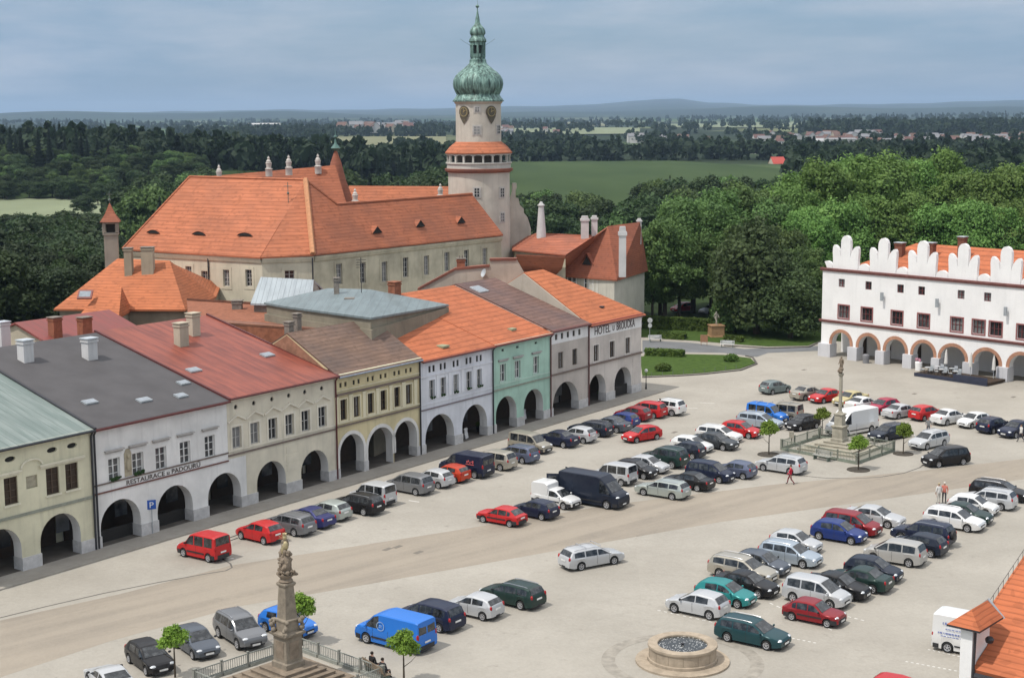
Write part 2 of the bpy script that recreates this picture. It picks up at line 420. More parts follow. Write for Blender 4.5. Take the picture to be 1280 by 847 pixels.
# worn drain covers
DRAIN = flat('drain_iron', (.17, .15, .125), .8)
for px, py in [(484, 686), (497, 683), (523, 690), (832, 568), (955, 505), (1143, 492), (1267, 496), (843, 540), (1005, 462)]:
    g = G(px, py); m = MB(); m.box(-.42, -.2, .006, .42, .2, .014)
    tag(m.build('drain_cover', DRAIN, loc=g, rz=ROWA), 'dark rectangular iron drain cover set in the cobbles', 'drain cover', 'drain covers in the square')

# ------------------------------------------------------------------ houses of the arcaded row
def arch_pts(xl, xr, top, z0=0, n=14):
    r = (xr - xl) / 2; c = (xl + xr) / 2; sp = top - min(r, top - z0 - .6)
    return [(xl, z0)] + [(c - r * math.cos(math.pi * k / n), sp + (top - sp) * math.sin(math.pi * k / n)) for k in range(n + 1)] + [(xr, z0)]
def rect(xc, zc, w, h): return [(xc-w/2, zc-h/2), (xc+w/2, zc-h/2), (xc+w/2, zc+h/2), (xc-w/2, zc+h/2)]
def window(root, xc, zc, w, h, frame, cols=2, rows=3, depth=.14, sill=None, name='window', pane=GLASS):
    depth += .07; m = MB(); t = .075; y0, y1 = depth, depth + .07
    m.box(xc-w/2, y0, zc-h/2, xc-w/2+t, y1, zc+h/2); m.box(xc+w/2-t, y0, zc-h/2, xc+w/2, y1, zc+h/2)
    m.box(xc-w/2+t, y0, zc-h/2, xc+w/2-t, y1, zc-h/2+t); m.box(xc-w/2+t, y0, zc+h/2-t, xc+w/2-t, y1, zc+h/2)
    for k in range(1, cols): x = xc-w/2+w*k/cols; m.box(x-.045, y0-.012, zc-h/2+t, x+.045, y1-.01, zc+h/2-t)
    for k in range(1, rows): z = zc-h/2+h*k/rows; m.box(xc-w/2+t, y0-.006, z-.025, xc+w/2-t, y1-.015, z+.025)
    f = m.build(name, frame, root)
    p = MB(); p.box(xc-w/2+.01, y1+.003, zc-h/2+.01, xc+w/2-.01, y1+.03, zc+h/2-.01); p.build('pane', pane, f)
    if sill: s = MB(); s.box(xc-w/2-.12, -.1, zc-h/2-.12, xc+w/2+.12, .1, zc-h/2-.003); s.build('sill', sill, f)
    return f
def chimney(root, x, y, z0, z1, w, d, mat, cap=None, pots=0):
    m = MB(); m.box(x-w/2, y-d/2, z0, x+w/2, y+d/2, z1); m.box(x-w/2-.07, y-d/2-.07, z1-.28, x+w/2+.07, y+d/2+.07, z1-.13)
    c = m.build('chimney', mat, root)
    k = MB(); k.box(x-w/2-.1, y-d/2-.1, z1+.002, x+w/2+.1, y+d/2+.1, z1+.08)
    for i in range(pots): k.lathe([(.1, .08), (.08, .4)], 10, (x + (i - (pots-1)/2) * .35, y, z1))
    k.build('chimney_cap', cap or CHIMG, c); return c
def text_mesh(body, size, ext=.015):
    cu = bpy.data.curves.new('lettering', 'FONT'); cu.body = body; cu.size = size; cu.extrude = ext; cu.align_x = 'LEFT'
    ob = bpy.data.objects.new('lettering', cu); COL.objects.link(ob); bpy.context.view_layer.update()
    me = bpy.data.meshes.new_from_object(ob.evaluated_get(bpy.context.evaluated_depsgraph_get()))
    bpy.data.objects.remove(ob); return me
def lettering(body, root, x0, x1, zc, h, mat, y=-.03):
    me = text_mesh(body, 1.0); co = np.zeros(len(me.vertices) * 3); me.vertices.foreach_get('co', co); co = co.reshape(-1, 3)
    co[:, 0] = (co[:, 0] - co[:, 0].min()) / (np.ptp(co[:, 0]) or 1) * (x1 - x0)
    cap = .73; co[:, 1] = co[:, 1] / cap * h
    me.vertices.foreach_set('co', co.ravel()); me.materials.clear(); me.materials.append(mat)
    o = link('lettering', me, root); o.rotation_euler = (R(90), 0, 0); o.location = (x0, y, zc - h / 2); return o

REVEAL = plaster('reveal_white', (.76, .745, .72), .12)
ARCB = flat('arcade_shade_wall', (.10, .09, .075), .9)
class House:
    def __init__(s, label, s0, s1, eave, rd, rz, wall, roof, arches, holes, D=None, be=None, jogl=0, jogr=0, name='town_house', gut=GUTTER_R, roofl=0, roofr=0, hip=0, slope_eave=None, plinth=PLINTH, reveal=None):
        s.s0 = s0; W = s1 - s0; s.W = W; s.eave = eave; s.rd = rd; s.rz = rz
        s.root = empty(name, row(s0, 0), ROWA, label, 'house'); g = .006
        D = D or rd * 2; be = be or eave
        s.slope = (rz - eave) / rd
        top = max(a[2] for a in arches); cz = top + .3
        # facade slab with open arches
        cut = 4.3
        lo_l, lo_r = g - jogl, W - g + jogr
        out = [(lo_l, 0)]
        for (xl, xr, tp) in arches: out += arch_pts(max(xl, lo_l + .02), xr, tp)
        out += [(lo_r, 0), (lo_r, cut)] + ([(W - g, cut)] if jogr else []) + [(W - g, eave - .05), (g, eave - .05)] + ([(g, cut)] if jogl else []) + [(lo_l, cut)]
        m = MB(); m.slab(out, [rect(*h[:4]) if isinstance(h, tuple) else h for h in holes], 0, .9)
        prof = [(3.9, 0), (D, 0), (D, be - .1), (rd, rz - .14), (.9, eave - .05 + s.slope * .9 - .1), (.9, cz), (3.9, cz)]
        if hip: prof = [(3.9, 0), (D, 0), (D, eave - .3), (.9, eave - .3), (.9, cz), (3.9, cz)]
        m.prism(prof, 'x', g, W - g)
        for fi, f_ in enumerate(m.f):
            vv = [m.v[q_] for q_ in f_]; ys = [q_[1] for q_ in vv]; zs = [q_[2] for q_ in vv]; xs_ = [q_[0] for q_ in vv]
            if min(ys) < .01 and abs(max(ys) - .9) < .01 and max(zs) < top + .02 and min(xs_) > lo_l + .03 and max(xs_) < lo_r - .03: m.m[fi] = 1
        s.wall = m.build('wall', [wall, reveal or REVEAL], s.root)
        # roof shell
        ze = eave - .4 * s.slope
        if not hip:
            r = MB(); pr = [(-.4, ze), (rd, rz), (D + .3, be - .15), (D + .3, be - .35), (rd, rz - .16), (-.4, ze - .14)]
            r.prism(pr, 'x', g - roofl, W - g + roofr)
            s.roof = r.build('roof', roof, s.root)
        else:
            r = MB(); x0, x1, xh = g, W + .35, W - hip
            top = [(x0, -.4, ze), (x1, -.4, ze), (x1, D + .3, ze), (x0, D + .3, ze), (x0, rd, rz), (xh, rd, rz)]
            vs = top + [(a, b, c - .16) for a, b, c in top]
            fs = [(0, 1, 5, 4), (1, 2, 5), (2, 3, 4, 5)]
            fs = fs + [tuple(i + 6 for i in reversed(f)) for f in fs] + [(0, 1, 7, 6), (1, 2, 8, 7), (2, 3, 9, 8), (3, 0, 6, 9), (0, 4, 10, 6), (4, 3, 9, 10)]
            r.add(vs, fs); s.roof = r.build('roof', roof, s.root)
        # gutter, cornice
        gu = MB(); gu.tube([(g, -.46, ze - .1), (W - g, -.46, ze - .1)], .085, 8); gu.build('gutter', gut, s.root)
        s.arches = arches
        # plinth blocks of the piers
        xs = [lo_l] + [v for a in arches for v in (a[0], a[1])] + [lo_r]
        for k in range(0, len(xs), 2):
            if xs[k+1] - xs[k] > .12:
                p = MB(); p.box(max(xs[k], lo_l) - (.04 if k else 0), -.09, .02, xs[k+1] + (.04 if k < len(xs) - 2 else 0), .93, .98 + .015 * (k % 3))
                p.build('plinth', plinth, s.root)
        # dark shop fronts, stretched over the rear wall to paint the arcade's shade
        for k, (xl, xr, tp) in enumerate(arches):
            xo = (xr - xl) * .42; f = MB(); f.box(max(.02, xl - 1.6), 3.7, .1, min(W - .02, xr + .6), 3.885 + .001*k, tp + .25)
            d = f.build('dark_shop_panel', DARKWOOD, s.root)
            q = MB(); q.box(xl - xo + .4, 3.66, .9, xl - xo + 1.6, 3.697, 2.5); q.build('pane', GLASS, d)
    def course(s, z, h=.16, mat=None, p=.1, x0=None, x1=None, name='string_course'):
        m = MB(); m.box(.01 if x0 is None else x0, -p, z - h/2, s.W - .01 if x1 is None else x1, .02, z + h/2); return m.build(name, mat, s.root)
    def cornice(s, mat, h=.35):
        m = MB(); e = s.eave
        m.prism([(.02, e - h - .1), (-.06, e - h - .1), (-.1, e - h), (-.22, e - h*.5), (-.3, e - .16), (-.3, e - .08), (.02, e - .06)], 'x', .012, s.W - .012); return m.build('cornice', mat, s.root)
    def hood(s, xc, z, w, mat, h=.12, p=.2):
        m = MB(); m.box(xc-w/2, -p, z, xc+w/2, .02, z+h); m.box(xc-w/2+.08, -p*.5, z-.14, xc+w/2-.08, .02, z); return m.build('window_hood', mat, s.root)
    def surround(s, xc, zc, w, h, mat, t=.14, p=.035):
        m = MB(); m.slab(rect(xc, zc, w+2*t, h+2*t), [rect(xc, zc, w, h)], -p, .01); return m.build('window_surround', mat, s.root)
    def downpipe(s, x, mat, top=None):
        z = (top or s.eave) - .3
        m = MB(); m.tube([(x, -.4, z + .1), (x, -.3, z - .05), (x, -.12, z - .3), (x, -.12, .15)], .075, 8); return m.build('downpipe', mat, s.root)
    def skylight(s, px, py, w=.9, h=1.0, mat=None):
        x, d, z = s.roofpt(px, py); a = math.atan(s.slope)
        M = Matrix.Translation((x, d, z)) @ Matrix.Rotation(a, 4, 'X')
        m = MB(); m.box(-w/2, -h/2, -.05, w/2, h/2, .13, M); o = m.build('skylight', mat or TIN, s.root)
        g = MB(); g.box(-w/2+.09, -h/2+.09, .132, w/2-.09, h/2-.09, .15, M); g.build('pane', flat('skylight_glass', (.3, .33, .36), .1, .3), o)
    def roofpt(s, px, py):                    # where a sight line meets the front roof slope
        n = (AV.cross(-NV + Vector((0, 0, s.slope)))).normalized(); p0 = row(s.s0, 0, s.eave)
        p = on_plane(px, py, p0, n); return (p - A0).dot(AV) - s.s0, -(p - A0).dot(NV), p.z

ARL = [(52, 705), (127, 684), (198, 665), (261, 648), (322, 627), (377, 610), (425, 597), (460, 587), (493, 578), (532, 568), (578, 554), (620, 541), (655, 530), (691, 519), (736, 507), (768, 497)]
ARR = [(102, 690), (177, 670), (242, 652), (302, 635), (358, 618), (411, 602), (455, 588), (492, 577), (521, 570), (568, 557), (609, 545), (646, 533), (679, 524), (723, 512), (757, 500), (789, 491)]
ART = [3.5, 3.4, 3.35, 3.3, 3.25, 3.2, 3.8, 3.72, 3.72, 3.5, 3.55, 3.55, 3.55, 3.45, 3.35, 3.38]
AR = [(fac(*l)[0], fac(*r)[0], t) for l, r, t in zip(ARL, ARR, ART)]
AR[0] = (AR[0][0], AR[0][1], 3.5)
def arches(s0, idx): return [(AR[k][0] - s0, AR[k][1] - s0, AR[k][2]) for k in idx]
B = dict(start=-6.0, b12=8.40, b23=21.8, b34=34.68, b45=46.15, b56=57.55, b67=67.7, b78=74.95, end=86.05)
def wx(s0, pts): return [fac(*p)[0] - s0 for p in pts]

# -- cream house with green metal roof
CREAM = plaster('plaster_pale_cream', (.70, .665, .49)); CREAM2 = plaster('plaster_cream_trim', (.74, .70, .56), .15)
s0 = B['start']; w1 = wx(s0, [(14, 613.6), (66, 601), (90, 595.6)]); w1 = [w1[0] - 2.2, w1[0], w1[1], w1[2]]
vents = wx(s0, [(12.5, 572), (65, 561), (90, 555)])
def oval(xc, zc, a, b, n=12): return [(xc + a * math.cos(2*math.pi*k/n), zc + b * math.sin(2*math.pi*k/n)) for k in range(n)]
first = (AR[0][0] - s0 - 5.1, AR[0][1] - s0 - 5.1, 3.5)
H1 = House('pale cream arcaded house with a green standing seam metal roof and brown shutters', s0, B['b12'], 9.3, 14.5, 13.5, CREAM, metal_roof('verdigris_metal', (.15, .192, .175), (.235, .275, .255), .65, .5),
           [first] + arches(s0, (0,)), [(x, 6.0, 1.12, 1.95) for x in w1] + [oval(v, 8.25, .45, .2) for v in vents] + [rect(fac(40, 605)[0]-s0, 6.3, .95, .9)], gut=GUTTER_D)
for x in w1:
    window(H1.root, x, 6.0, 1.12, 1.95, BROWNF, 2, 4, .05, CREAM2, pane=DARKWOOD)
for v in vents:
    m = MB(); m.prism(oval(v, 8.25, .44, .19), 'y', .16, .2); m.build('vent', DARK, H1.root)
nx = fac(40, 605)[0] - s0
m = MB(); m.box(nx-.45, .1, 5.88, nx+.45, .14, 6.72); m.build('relief_plaque', stonemat('plaque_stone', (.36, .33, .25)), H1.root)
m = MB(); a_ = [(nx + .95*math.cos(math.pi*k/12), 7.45 + .55*math.sin(math.pi*k/12)) for k in range(13)]; b_ = [(nx + .82*math.cos(math.pi*k/12), 7.45 + .43*math.sin(math.pi*k/12)) for k in range(12, -1, -1)]
m.prism(a_ + b_, 'y', -.14, .01); m.build('arched_hood', CREAM2, H1.root)
H1.hood((w1[2]+w1[3])/2, 7.25, 3.9, CREAM2); H1.hood((w1[0]+w1[1])/2, 7.25, 3.9, CREAM2)
H1.course(4.12, .2, flat('course_grey_green', (.26, .27, .22), .8), .09); H1.cornice(CREAM2, .3); H1.downpipe(H1.W - .16, GUTTER_D)
m = MB(); m.prism([(-.45, 9.1), (14.5, 13.42), (14.5, 13.62), (-.45, 9.3)], 'x', H1.W - .1, H1.W + .12); m.build('verge', GUTTER_D, H1.root)

# -- white restaurant with the dark roof
WHITE1 = plaster('plaster_cool_white', (.80, .79, .765)); WHITE1T = flat('trim_grey_stone', (.40, .38, .36), .85)
s0 = B['b12']; w2 = wx(s0, [(143, 586.7), (172.6, 579.5), (201.5, 572.7), (231.6, 565.5), (262.5, 557.8)])
H2 = House('white arcaded restaurant house under a dark grey sheet roof with white chimneys', s0, B['b23'], 9.3, 15.6, 13.4, WHITE1, flat('dark_sheet_roof', (.085, .08, .082), .75, 0, .3, .12, .5),
           arches(s0, (1, 2, 3)), [(x, 5.74, 1.08, 1.75) for x in w2], jogr=1.95)
for k, x in enumerate(w2):
    window(H2.root, x, 5.74, 1.08, 1.75, WHITEF, 2, 3, .1)
    H2.hood(x, 7.2, 1.75, WHITE1T, .09, .24)
    if k < 2:
        m = MB()
        for q in range(24): m.ball((x + rnd.uniform(-.45, .45), -.12 + rnd.uniform(-.08, .08), 4.98 + rnd.uniform(0, .2)), rnd.uniform(.06, .12), 5, 4)
        m.build('flower_box', flat('box_plants', (.03, .06, .02), .9, 0, .2, .5, 9), H2.root)
xn = (w2[0] + w2[1]) / 2 + .15
m = MB(); m.prism([(xn-.33, 5.0), (xn+.33, 5.0), (xn+.33, 6.75), (xn+.15, 7.1), (xn-.15, 7.1), (xn-.33, 6.75)], 'y', -.06, .012)
m.ball((xn, -.1, 6.5), (.13, .1, .17)); m.ball((xn, -.08, 5.9), (.22, .12, .5)); m.build('relief_figure', stonemat('relief_beige', (.42, .37, .27)), H2.root)
H2.course(4.86, .1, flat('course_brown', (.17, .13, .11), .8), .09); H2.course(4.22, .1, flat('course_red_brown', (.16, .07, .055), .8), .1)
xa, xb = fac(158, 603)[0] - s0, fac(250, 580.5)[0] - s0
lettering('RESTAURACE u PADOURŮ', H2.root, xa, xb, 4.53, .36, flat('sign_ink', (.09, .07, .06), .8))
m = MB(); m.prism([(.02, 8.85), (-.2, 8.95), (-.3, 9.15), (.02, 9.2)], 'x', .012, H2.W - .012); m.build('cornice', flat('eave_red', (.28, .06, .05), .7), H2.root)
H2.downpipe(.12, GUTTER_D)
for (px, py, zt) in [(37, 437, 0), (117, 434, 0)]:
    x, d, z = H2.roofpt(px, py + 16); chimney(H2.root, x, d + .45, z - .6, z + 1.75, .95, .85, CHIMW, TINL)
for px, py in [(112, 503), (180, 500.5), (229, 479), (226, 495)]: H2.skylight(px, py, 1.15 if px < 225 else 1.0, .7)
for k in (0, 1):
    a = arches(s0, (1, 2))[k]; m = MB(); m.box(a[0]+.15, .95, .11, a[1]-.1, 1.02, 1.05); m.build('terrace_screen', DARK, H2.root)

# -- cream house with red metal roof
CREAM3 = plaster('plaster_sand', (.70, .645, .52)); CREAM3T = plaster('plaster_sand_trim', (.73, .68, .57), .15)
s0 = B['b23']; w3 = wx(s0, [(296, 546), (318.5, 541), (341, 536), (362, 531), (382, 525), (403, 521)])
h3v = [(x, 8.45) for x in w3]
H3 = House('sand coloured arcaded house with a rusty red metal roof and zigzag window pediments', s0, B['b34'], 9.45, 15.9, 13.45, CREAM3, metal_roof('red_oxide_metal', (.29, .077, .047), (.17, .045, .032), .8, .3),
           arches(s0, (4, 5)), [(x, 5.95, 1.02, 1.78) for x in w3] + [oval(x, 8.45, .2, .2, 10) for x in w3], jogl=-1.95)
for x in w3:
    window(H3.root, x, 5.95, 1.02, 1.78, GREYF, 2, 2, .1); H3.surround(x, 5.95, 1.02, 1.78, CREAM3T, .2)
    m = MB(); m.prism([(x-.98, 7.25), (x, 7.72), (x+.98, 7.25), (x+.98, 7.38), (x, 7.86), (x-.98, 7.38)], 'y', -.16, .01); m.build('pediment', CREAM3T, H3.root)
    m = MB(); m.prism(oval(x, 8.45, .19, .19, 10), 'y', .12, .15); m.build('vent', DARK, H3.root)
H3.course(4.6, .14, flat('course_brown', (.17, .13, .11), .8), .1); H3.course(4.92, .08, CREAM3T, .08); H3.cornice(CREAM3T, .32)
H3.downpipe(H3.W - .12, GUTTER_R)
for z in (3.55, 2.75, 2.0):                    # banded rustication of the ground floor
    for xa, xb in [(arches(s0, (4, 5))[0][1] + .15, arches(s0, (4, 5))[1][0] - .15)]:
        m = MB(); m.box(xa, -.025, z, xb, .01, z + .62); m.build('rustication_band', CREAM3, H3.root)
for px, py, w in [(231, 433, 1.0), (246, 420, .9)]:
    x, d, z = H3.roofpt(px, py); chimney(H3.root, x, d + .4, z - .6, z + 2.0, w, .8, CHIMB, CHIMB)
for px, py in [(242, 463), (334, 444)]: H3.skylight(px, py, 1.2, .8)
m = MB(); m.prism([(-.45, 9.2), (15.9, 13.44), (15.9, 13.6), (-.45, 9.36)], 'x', H3.W - .1, H3.W + .1); m.build('verge', GUTTER_R, H3.root)
m = MB(); m.prism([(-.45, 9.2), (15.9, 13.44), (15.9, 13.6), (-.45, 9.36)], 'x', -.08, .12); m.build('verge', GUTTER_R, H3.root)

# -- yellow house with brown tiles
YEL = plaster('plaster_ochre', (.66, .57, .35)); YELT = plaster('plaster_ochre_pale', (.72, .66, .48), .15); STN = plaster('arcade_stone_white', (.74, .72, .68), .2)
s0 = B['b34']; w4 = wx(s0, [(429.6, 512.7), (446, 508), (463.6, 503), (479.5, 499.5), (496.5, 495), (511, 491)])
att = [x + d for x in w4 for d in (-.32, .32)]
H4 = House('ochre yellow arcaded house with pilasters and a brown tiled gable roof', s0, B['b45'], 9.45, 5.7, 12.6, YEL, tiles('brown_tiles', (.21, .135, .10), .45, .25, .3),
           arches(s0, (6, 7, 8)), [(x, 6.12, .86, 1.85) for x in w4] + [(x, 8.35, .3, .42) for x in att], D=11.4, gut=flat('gutter_blue_grey', (.25, .28, .33), .5, .3))
for x in w4:
    window(H4.root, x, 6.12, .86, 1.85, BROWNF, 2, 2, .12); H4.surround(x, 6.12, .86, 1.85, YELT, .13)
xs = [(a + b) / 2 for a, b in zip(w4, w4[1:])]
for x in [w4[0] - .95] + xs + [w4[-1] + .9]:
    m = MB(); m.box(x - .2, -.09, 5.0, x + .2, .01, 7.35); m.box(x - .26, -.12, 7.2, x + .26, .01, 7.38); m.build('pilaster', YELT, H4.root)
for x in att: m = MB(); m.box(x-.15, .1, 8.14, x+.15, .13, 8.56); m.build('attic_window', DARK, H4.root)
H4.course(7.55, .16, flat('course_brown', (.17, .13, .11), .8), .2); H4.course(4.72, .12, flat('course_brown', (.17, .13, .11), .8), .14); H4.course(7.9, .08, YELT, .1); H4.course(5.0, .1, YELT, .1)
H4.cornice(YELT, .4); H4.downpipe(H4.W - .05, GUTTER_D)
for (xl, xr, tp) in arches(s0, (6, 7, 8)):      # raised white arch ring and pier facing
    p = arch_pts(xl, xr, tp, .99); q = arch_pts(xl - .3, xr + .3, tp + .32, .99)
    m = MB(); m.prism(p + q[::-1], 'y', -.07, .008); m.build('arch_ring', STN, H4.root)
m = MB(); m.prism([(.3, 9.2), (5.7, 12.38), (11.2, 9.3)], 'x', -.05, .004); m.build('gable_wall', stonemat('gable_brick_red', (.32, .17, .11), .3), H4.root)
chimney(H4.root, .9, 6.3, 12, 13.4, .6, .6, CHIMG)
chimney(H4.root, 2.7, 7.0, 11.6, 13.9, .55, .55, CHIMG)

# -- lavender house and mint house under one run of orange tiles
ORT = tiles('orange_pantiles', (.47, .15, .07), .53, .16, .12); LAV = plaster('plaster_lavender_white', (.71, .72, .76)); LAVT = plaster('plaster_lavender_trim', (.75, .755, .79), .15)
s0 = B['b45']; w5 = wx(s0, [(540, 487), (554, 483), (570, 478.7), (586, 474), (599, 472)])
a5 = [x + d for x in w5 for d in (-.3, .3)]
H5 = House('lavender white arcaded house with five windows above flower boxes and orange pantiles', s0, B['b56'], 9.1, 12.7, 13.2, LAV, ORT, arches(s0, (9, 10)), [(x, 6.08, .84, 1.75) for x in w5] + [(x, 8.02, .36, .62) for x in a5], roofr=.01)
for x in w5:
    window(H5.root, x, 6.08, .84, 1.75, GREYF, 2, 2, .12); H5.surround(x, 6.08, .84, 1.75, LAVT, .12)
    m = MB()
    for q in range(14): m.ball((x + rnd.uniform(-.35, .35), -.14 + rnd.uniform(-.06, .06), 5.2 + rnd.uniform(0, .18)), rnd.uniform(.05, .1), 5, 4)
    m.build('flower_box', flat('box_plants', (.03, .06, .02), .9, 0, .2, .5, 9), H5.root)
for x in a5: m = MB(); m.box(x-.18, .1, 7.71, x+.18, .13, 8.33); m.build('attic_window', DARK, H5.root)
for i in range(len(w5) - 1):
    x = (w5[i] + w5[i+1]) / 2; m = MB(); m.box(x-.2, -.06, 5.1, x+.2, .01, 7.3); m.build('pilaster', LAVT, H5.root)
H5.course(4.26, .12, flat('course_grey_violet', (.2, .17, .18), .8), .1); H5.course(4.75, .08, LAVT, .06); H5.course(7.4, .1, LAVT, .1); H5.cornice(flat('eave_red', (.28, .06, .05), .7), .16)
H5.downpipe(H5.W - .05, GUTTER_D)
x, d, z = H5.roofpt(553, 433); m = MB(); m.box(x-.5, d-.5, z-.05, x+.5, d+.5, z+.14); m.build('skylight', flat('moss_tin', (.3, .32, .2), .7), H5.root)

MINT = plaster('plaster_mint', (.43, .63, .52)); MINTT = plaster('plaster_mint_trim', (.54, .68, .59), .15)
s0 = B['b56']; w6 = wx(s0, [(628.7, 466), (646.9, 461), (670, 456)])
H6 = House('mint green arcaded house with three windows and orange pantiles', s0, B['b67'], 9.15, 12.7, 13.25, MINT, ORT, arches(s0, (11, 12)), [(x, 6.0, .98, 1.8) for x in w6] + [(x, 8.3, .42, .24) for x in w6], roofl=.0)
for x in w6:
    window(H6.root, x, 6.0, .98, 1.8, WHITEF, 2, 2, .1); H6.surround(x, 6.0, .98, 1.8, MINTT, .1); H6.hood(x, 7.3, 1.7, WHITE1T, .1, .22)
    m = MB(); m.box(x-.2, .1, 8.19, x+.2, .13, 8.41); m.build('attic_window', DARK, H6.root)
H6.course(4.4, .14, flat('course_grey_green', (.26, .27, .22), .8), .12); H6.course(4.9, .08, MINTT, .07); H6.cornice(MINTT, .2); H6.downpipe(H6.W - .08, GUTTER_R)
x, d, z = H6.roofpt(640, 412); m = MB(); m.box(x-.4, d-.3, z-.05, x+.4, d+.3, z+.16); m.build('skylight', flat('moss_tin', (.3, .32, .2), .7), H6.root)

# -- taupe house, white band of attic windows
TAUPE = plaster('plaster_taupe', (.52, .475, .43)); TAUPET = plaster('plaster_white_band', (.78, .78, .77), .12)
s0 = B['b67']; w7 = wx(s0, [(701, 450), (718.6, 446)]); a7 = list(np.linspace(fac(695, 420.6)[0] - s0, fac(724, 415.5)[0] - s0, 5))
H7 = House('narrow taupe arcaded house with a white attic band and a dull brown tiled roof', s0, B['b78'], 9.35, 12.5, 13.4, TAUPE, tiles('dull_brown_tiles', (.19, .115, .095), .4, .18, .3), arches(s0, (13,)), [(x, 5.87, .92, 1.75) for x in w7] + [(x, 8.45, .42, .62) for x in a7], gut=GUTTER_R)
for x in w7: window(H7.root, x, 5.87, .92, 1.75, BROWNF, 2, 2, .12)
m = MB(); m.slab([(.012, 7.75), (H7.W-.012, 7.75), (H7.W-.012, 9.12), (.012, 9.12)], [rect(x, 8.45, .42, .62) for x in a7], -.03, .008); m.build('attic_band', TAUPET, H7.root)
for x in a7: m = MB(); m.box(x-.21, .1, 8.14, x+.21, .13, 8.76); m.build('attic_window', GREYF if 0 else DARK, H7.root)
H7.course(4.5, .16, flat('course_brown', (.17, .13, .11), .8), .12); H7.cornice(flat('eave_red', (.28, .06, .05), .7), .14); H7.downpipe(H7.W - .02, GUTTER_R); H7.skylight(599, 362, 1.6, 1.5, TINL)

# -- corner hotel
HOTEL = plaster('plaster_hotel_beige', (.62, .57, .525)); s0 = B['b78']; w8 = wx(s0, [(745, 441), (765, 436.5), (784.6, 432)])
rs = (on_plane(679, 338.4, A0 - NV * 8.5, NV) - A0).dot(AV)
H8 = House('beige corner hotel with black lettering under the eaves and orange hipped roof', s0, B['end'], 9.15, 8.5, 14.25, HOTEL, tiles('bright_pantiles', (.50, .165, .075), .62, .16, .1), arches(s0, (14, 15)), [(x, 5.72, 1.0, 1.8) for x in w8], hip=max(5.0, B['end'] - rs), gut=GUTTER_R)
for x in w8: window(H8.root, x, 5.72, 1.0, 1.8, BROWNF, 2, 2, .1); H8.surround(x, 5.72, 1.0, 1.8, plaster('plaster_hotel_trim', (.68, .64, .59), .15), .16)
m = MB(); m.box(.012, -.03, 7.5, H8.W - .012, .008, 8.9); m.build('sign_band', TAUPET, H8.root)
INK2 = flat('hotel_ink', (.07, .05, .045), .8)
lettering('HOTEL', H8.root, fac(743, 414)[0]-s0, fac(762.5, 408)[0]-s0, 8.2, .92, INK2, -.05)
lettering('U', H8.root, fac(765.5, 408)[0]-s0, fac(767.5, 408)[0]-s0, 8.1, .6, INK2, -.05)
lettering('BROUČKA', H8.root, fac(770.5, 407)[0]-s0, fac(793, 402)[0]-s0, 8.2, .92, INK2, -.05)
H8.course(4.55, .2, flat('course_brown', (.17, .13, .11), .8), .16); H8.cornice(flat('eave_red', (.28, .06, .05), .7), .12)
for z in np.arange(1.1, 4.2, .62):
    m = MB(); m.box(H8.W - 1.9, -.025, z, H8.W - .05, .008, z + .54); m.build('rustication_band', HOTEL, H8.root)
m = MB(); q = arches(s0, (15,))[0]; m.box(q[0]+.1, .5, .11, q[1]-.1, .58, 1.25); m.build('terrace_screen', DARK, H8.root)
m = MB(); m.box(H8.W - .6, .905, .02, H8.W - .02, 3.89, 3.66); m.build('end_wall', HOTEL, H8.root)
x, d, z = H8.roofpt(752, 384); m = MB(); m.box(x-.3, d-.2, z-.02, x+.3, d+.2, z+.14); m.build('roof_vent', GUTTER_D, H8.root)
# gable wall of the hotel above its lower neighbour
m = MB(); m.prism([(.95, 8.8), (.95, 9.62), (8.5, 14.14), (16.5, 9.35), (16.5, 8.8)], 'x', -.15, .004); m.build('gable_wall', plaster('plaster_gable', (.47, .42, .35)), H8.root)

# ------------------------------------------------------------------ generic buildings from eave outlines
def hip_building(name, label, base, hw, hd, ze, zr, rz, wall, roof, hipx=None, ov=.4, cat='house', zb=0, group=None):
    """local x along the ridge; returns root. hipx = inset of the ridge ends (0 = gables)."""
    r = empty(name, base, rz, label, cat, group); hx = hd if hipx is None else hipx
    m = MB()
    if hx > 0: m.box(-hw, -hd, zb, hw, hd, ze)
    else: m.prism([(-hd, zb), (hd, zb), (hd, ze), (0, zr - .15), (-hd, ze)], 'x', -hw, hw)
    m.build('wall', wall, r)
    sl = (zr - ze) / hd; e = ze - ov * sl; ox = ov if hx > 0 else .25
    top = [(-hw-ox, -hd-ov, e), (hw+ox, -hd-ov, e), (hw+ox, hd+ov, e), (-hw-ox, hd+ov, e), (-hw-ox+hx, 0, zr), (hw+ox-hx, 0, zr)]
    vs = top + [(a, b, c - .18) for a, b, c in top]
    fs = [(0, 1, 5, 4), (2, 3, 4, 5), (1, 2, 5), (3, 0, 4)] if hx > 0 else [(0, 1, 5, 4), (2, 3, 4, 5)]
    bt = [tuple(i + 6 for i in reversed(f)) for f in fs]
    sd = [(0, 1, 7, 6), (2, 3, 9, 8)] + ([(1, 2, 8, 7), (3, 0, 6, 9)] if hx > 0 else [(1, 5, 11, 7), (5, 2, 8, 11), (3, 4, 10, 9), (4, 0, 6, 10)])
    m = MB(); m.add(vs, fs + bt + sd); m.build('roof', roof, r)
    return r
def faces_roof(name, parent, faces, mat, thick=.2):
    """roof shell from world corner points, given real thickness"""
    m = MB()
    for f in faces:
        P = [Vector(p) for p in f]; k = len(P)
        m.add(P + [p - Vector((0, 0, thick)) for p in P], [tuple(range(k)), tuple(range(2*k-1, k-1, -1))] + [(i, (i+1) % k, (i+1) % k + k, i + k) for i in range(k)])
    return m.build(name, mat, parent)
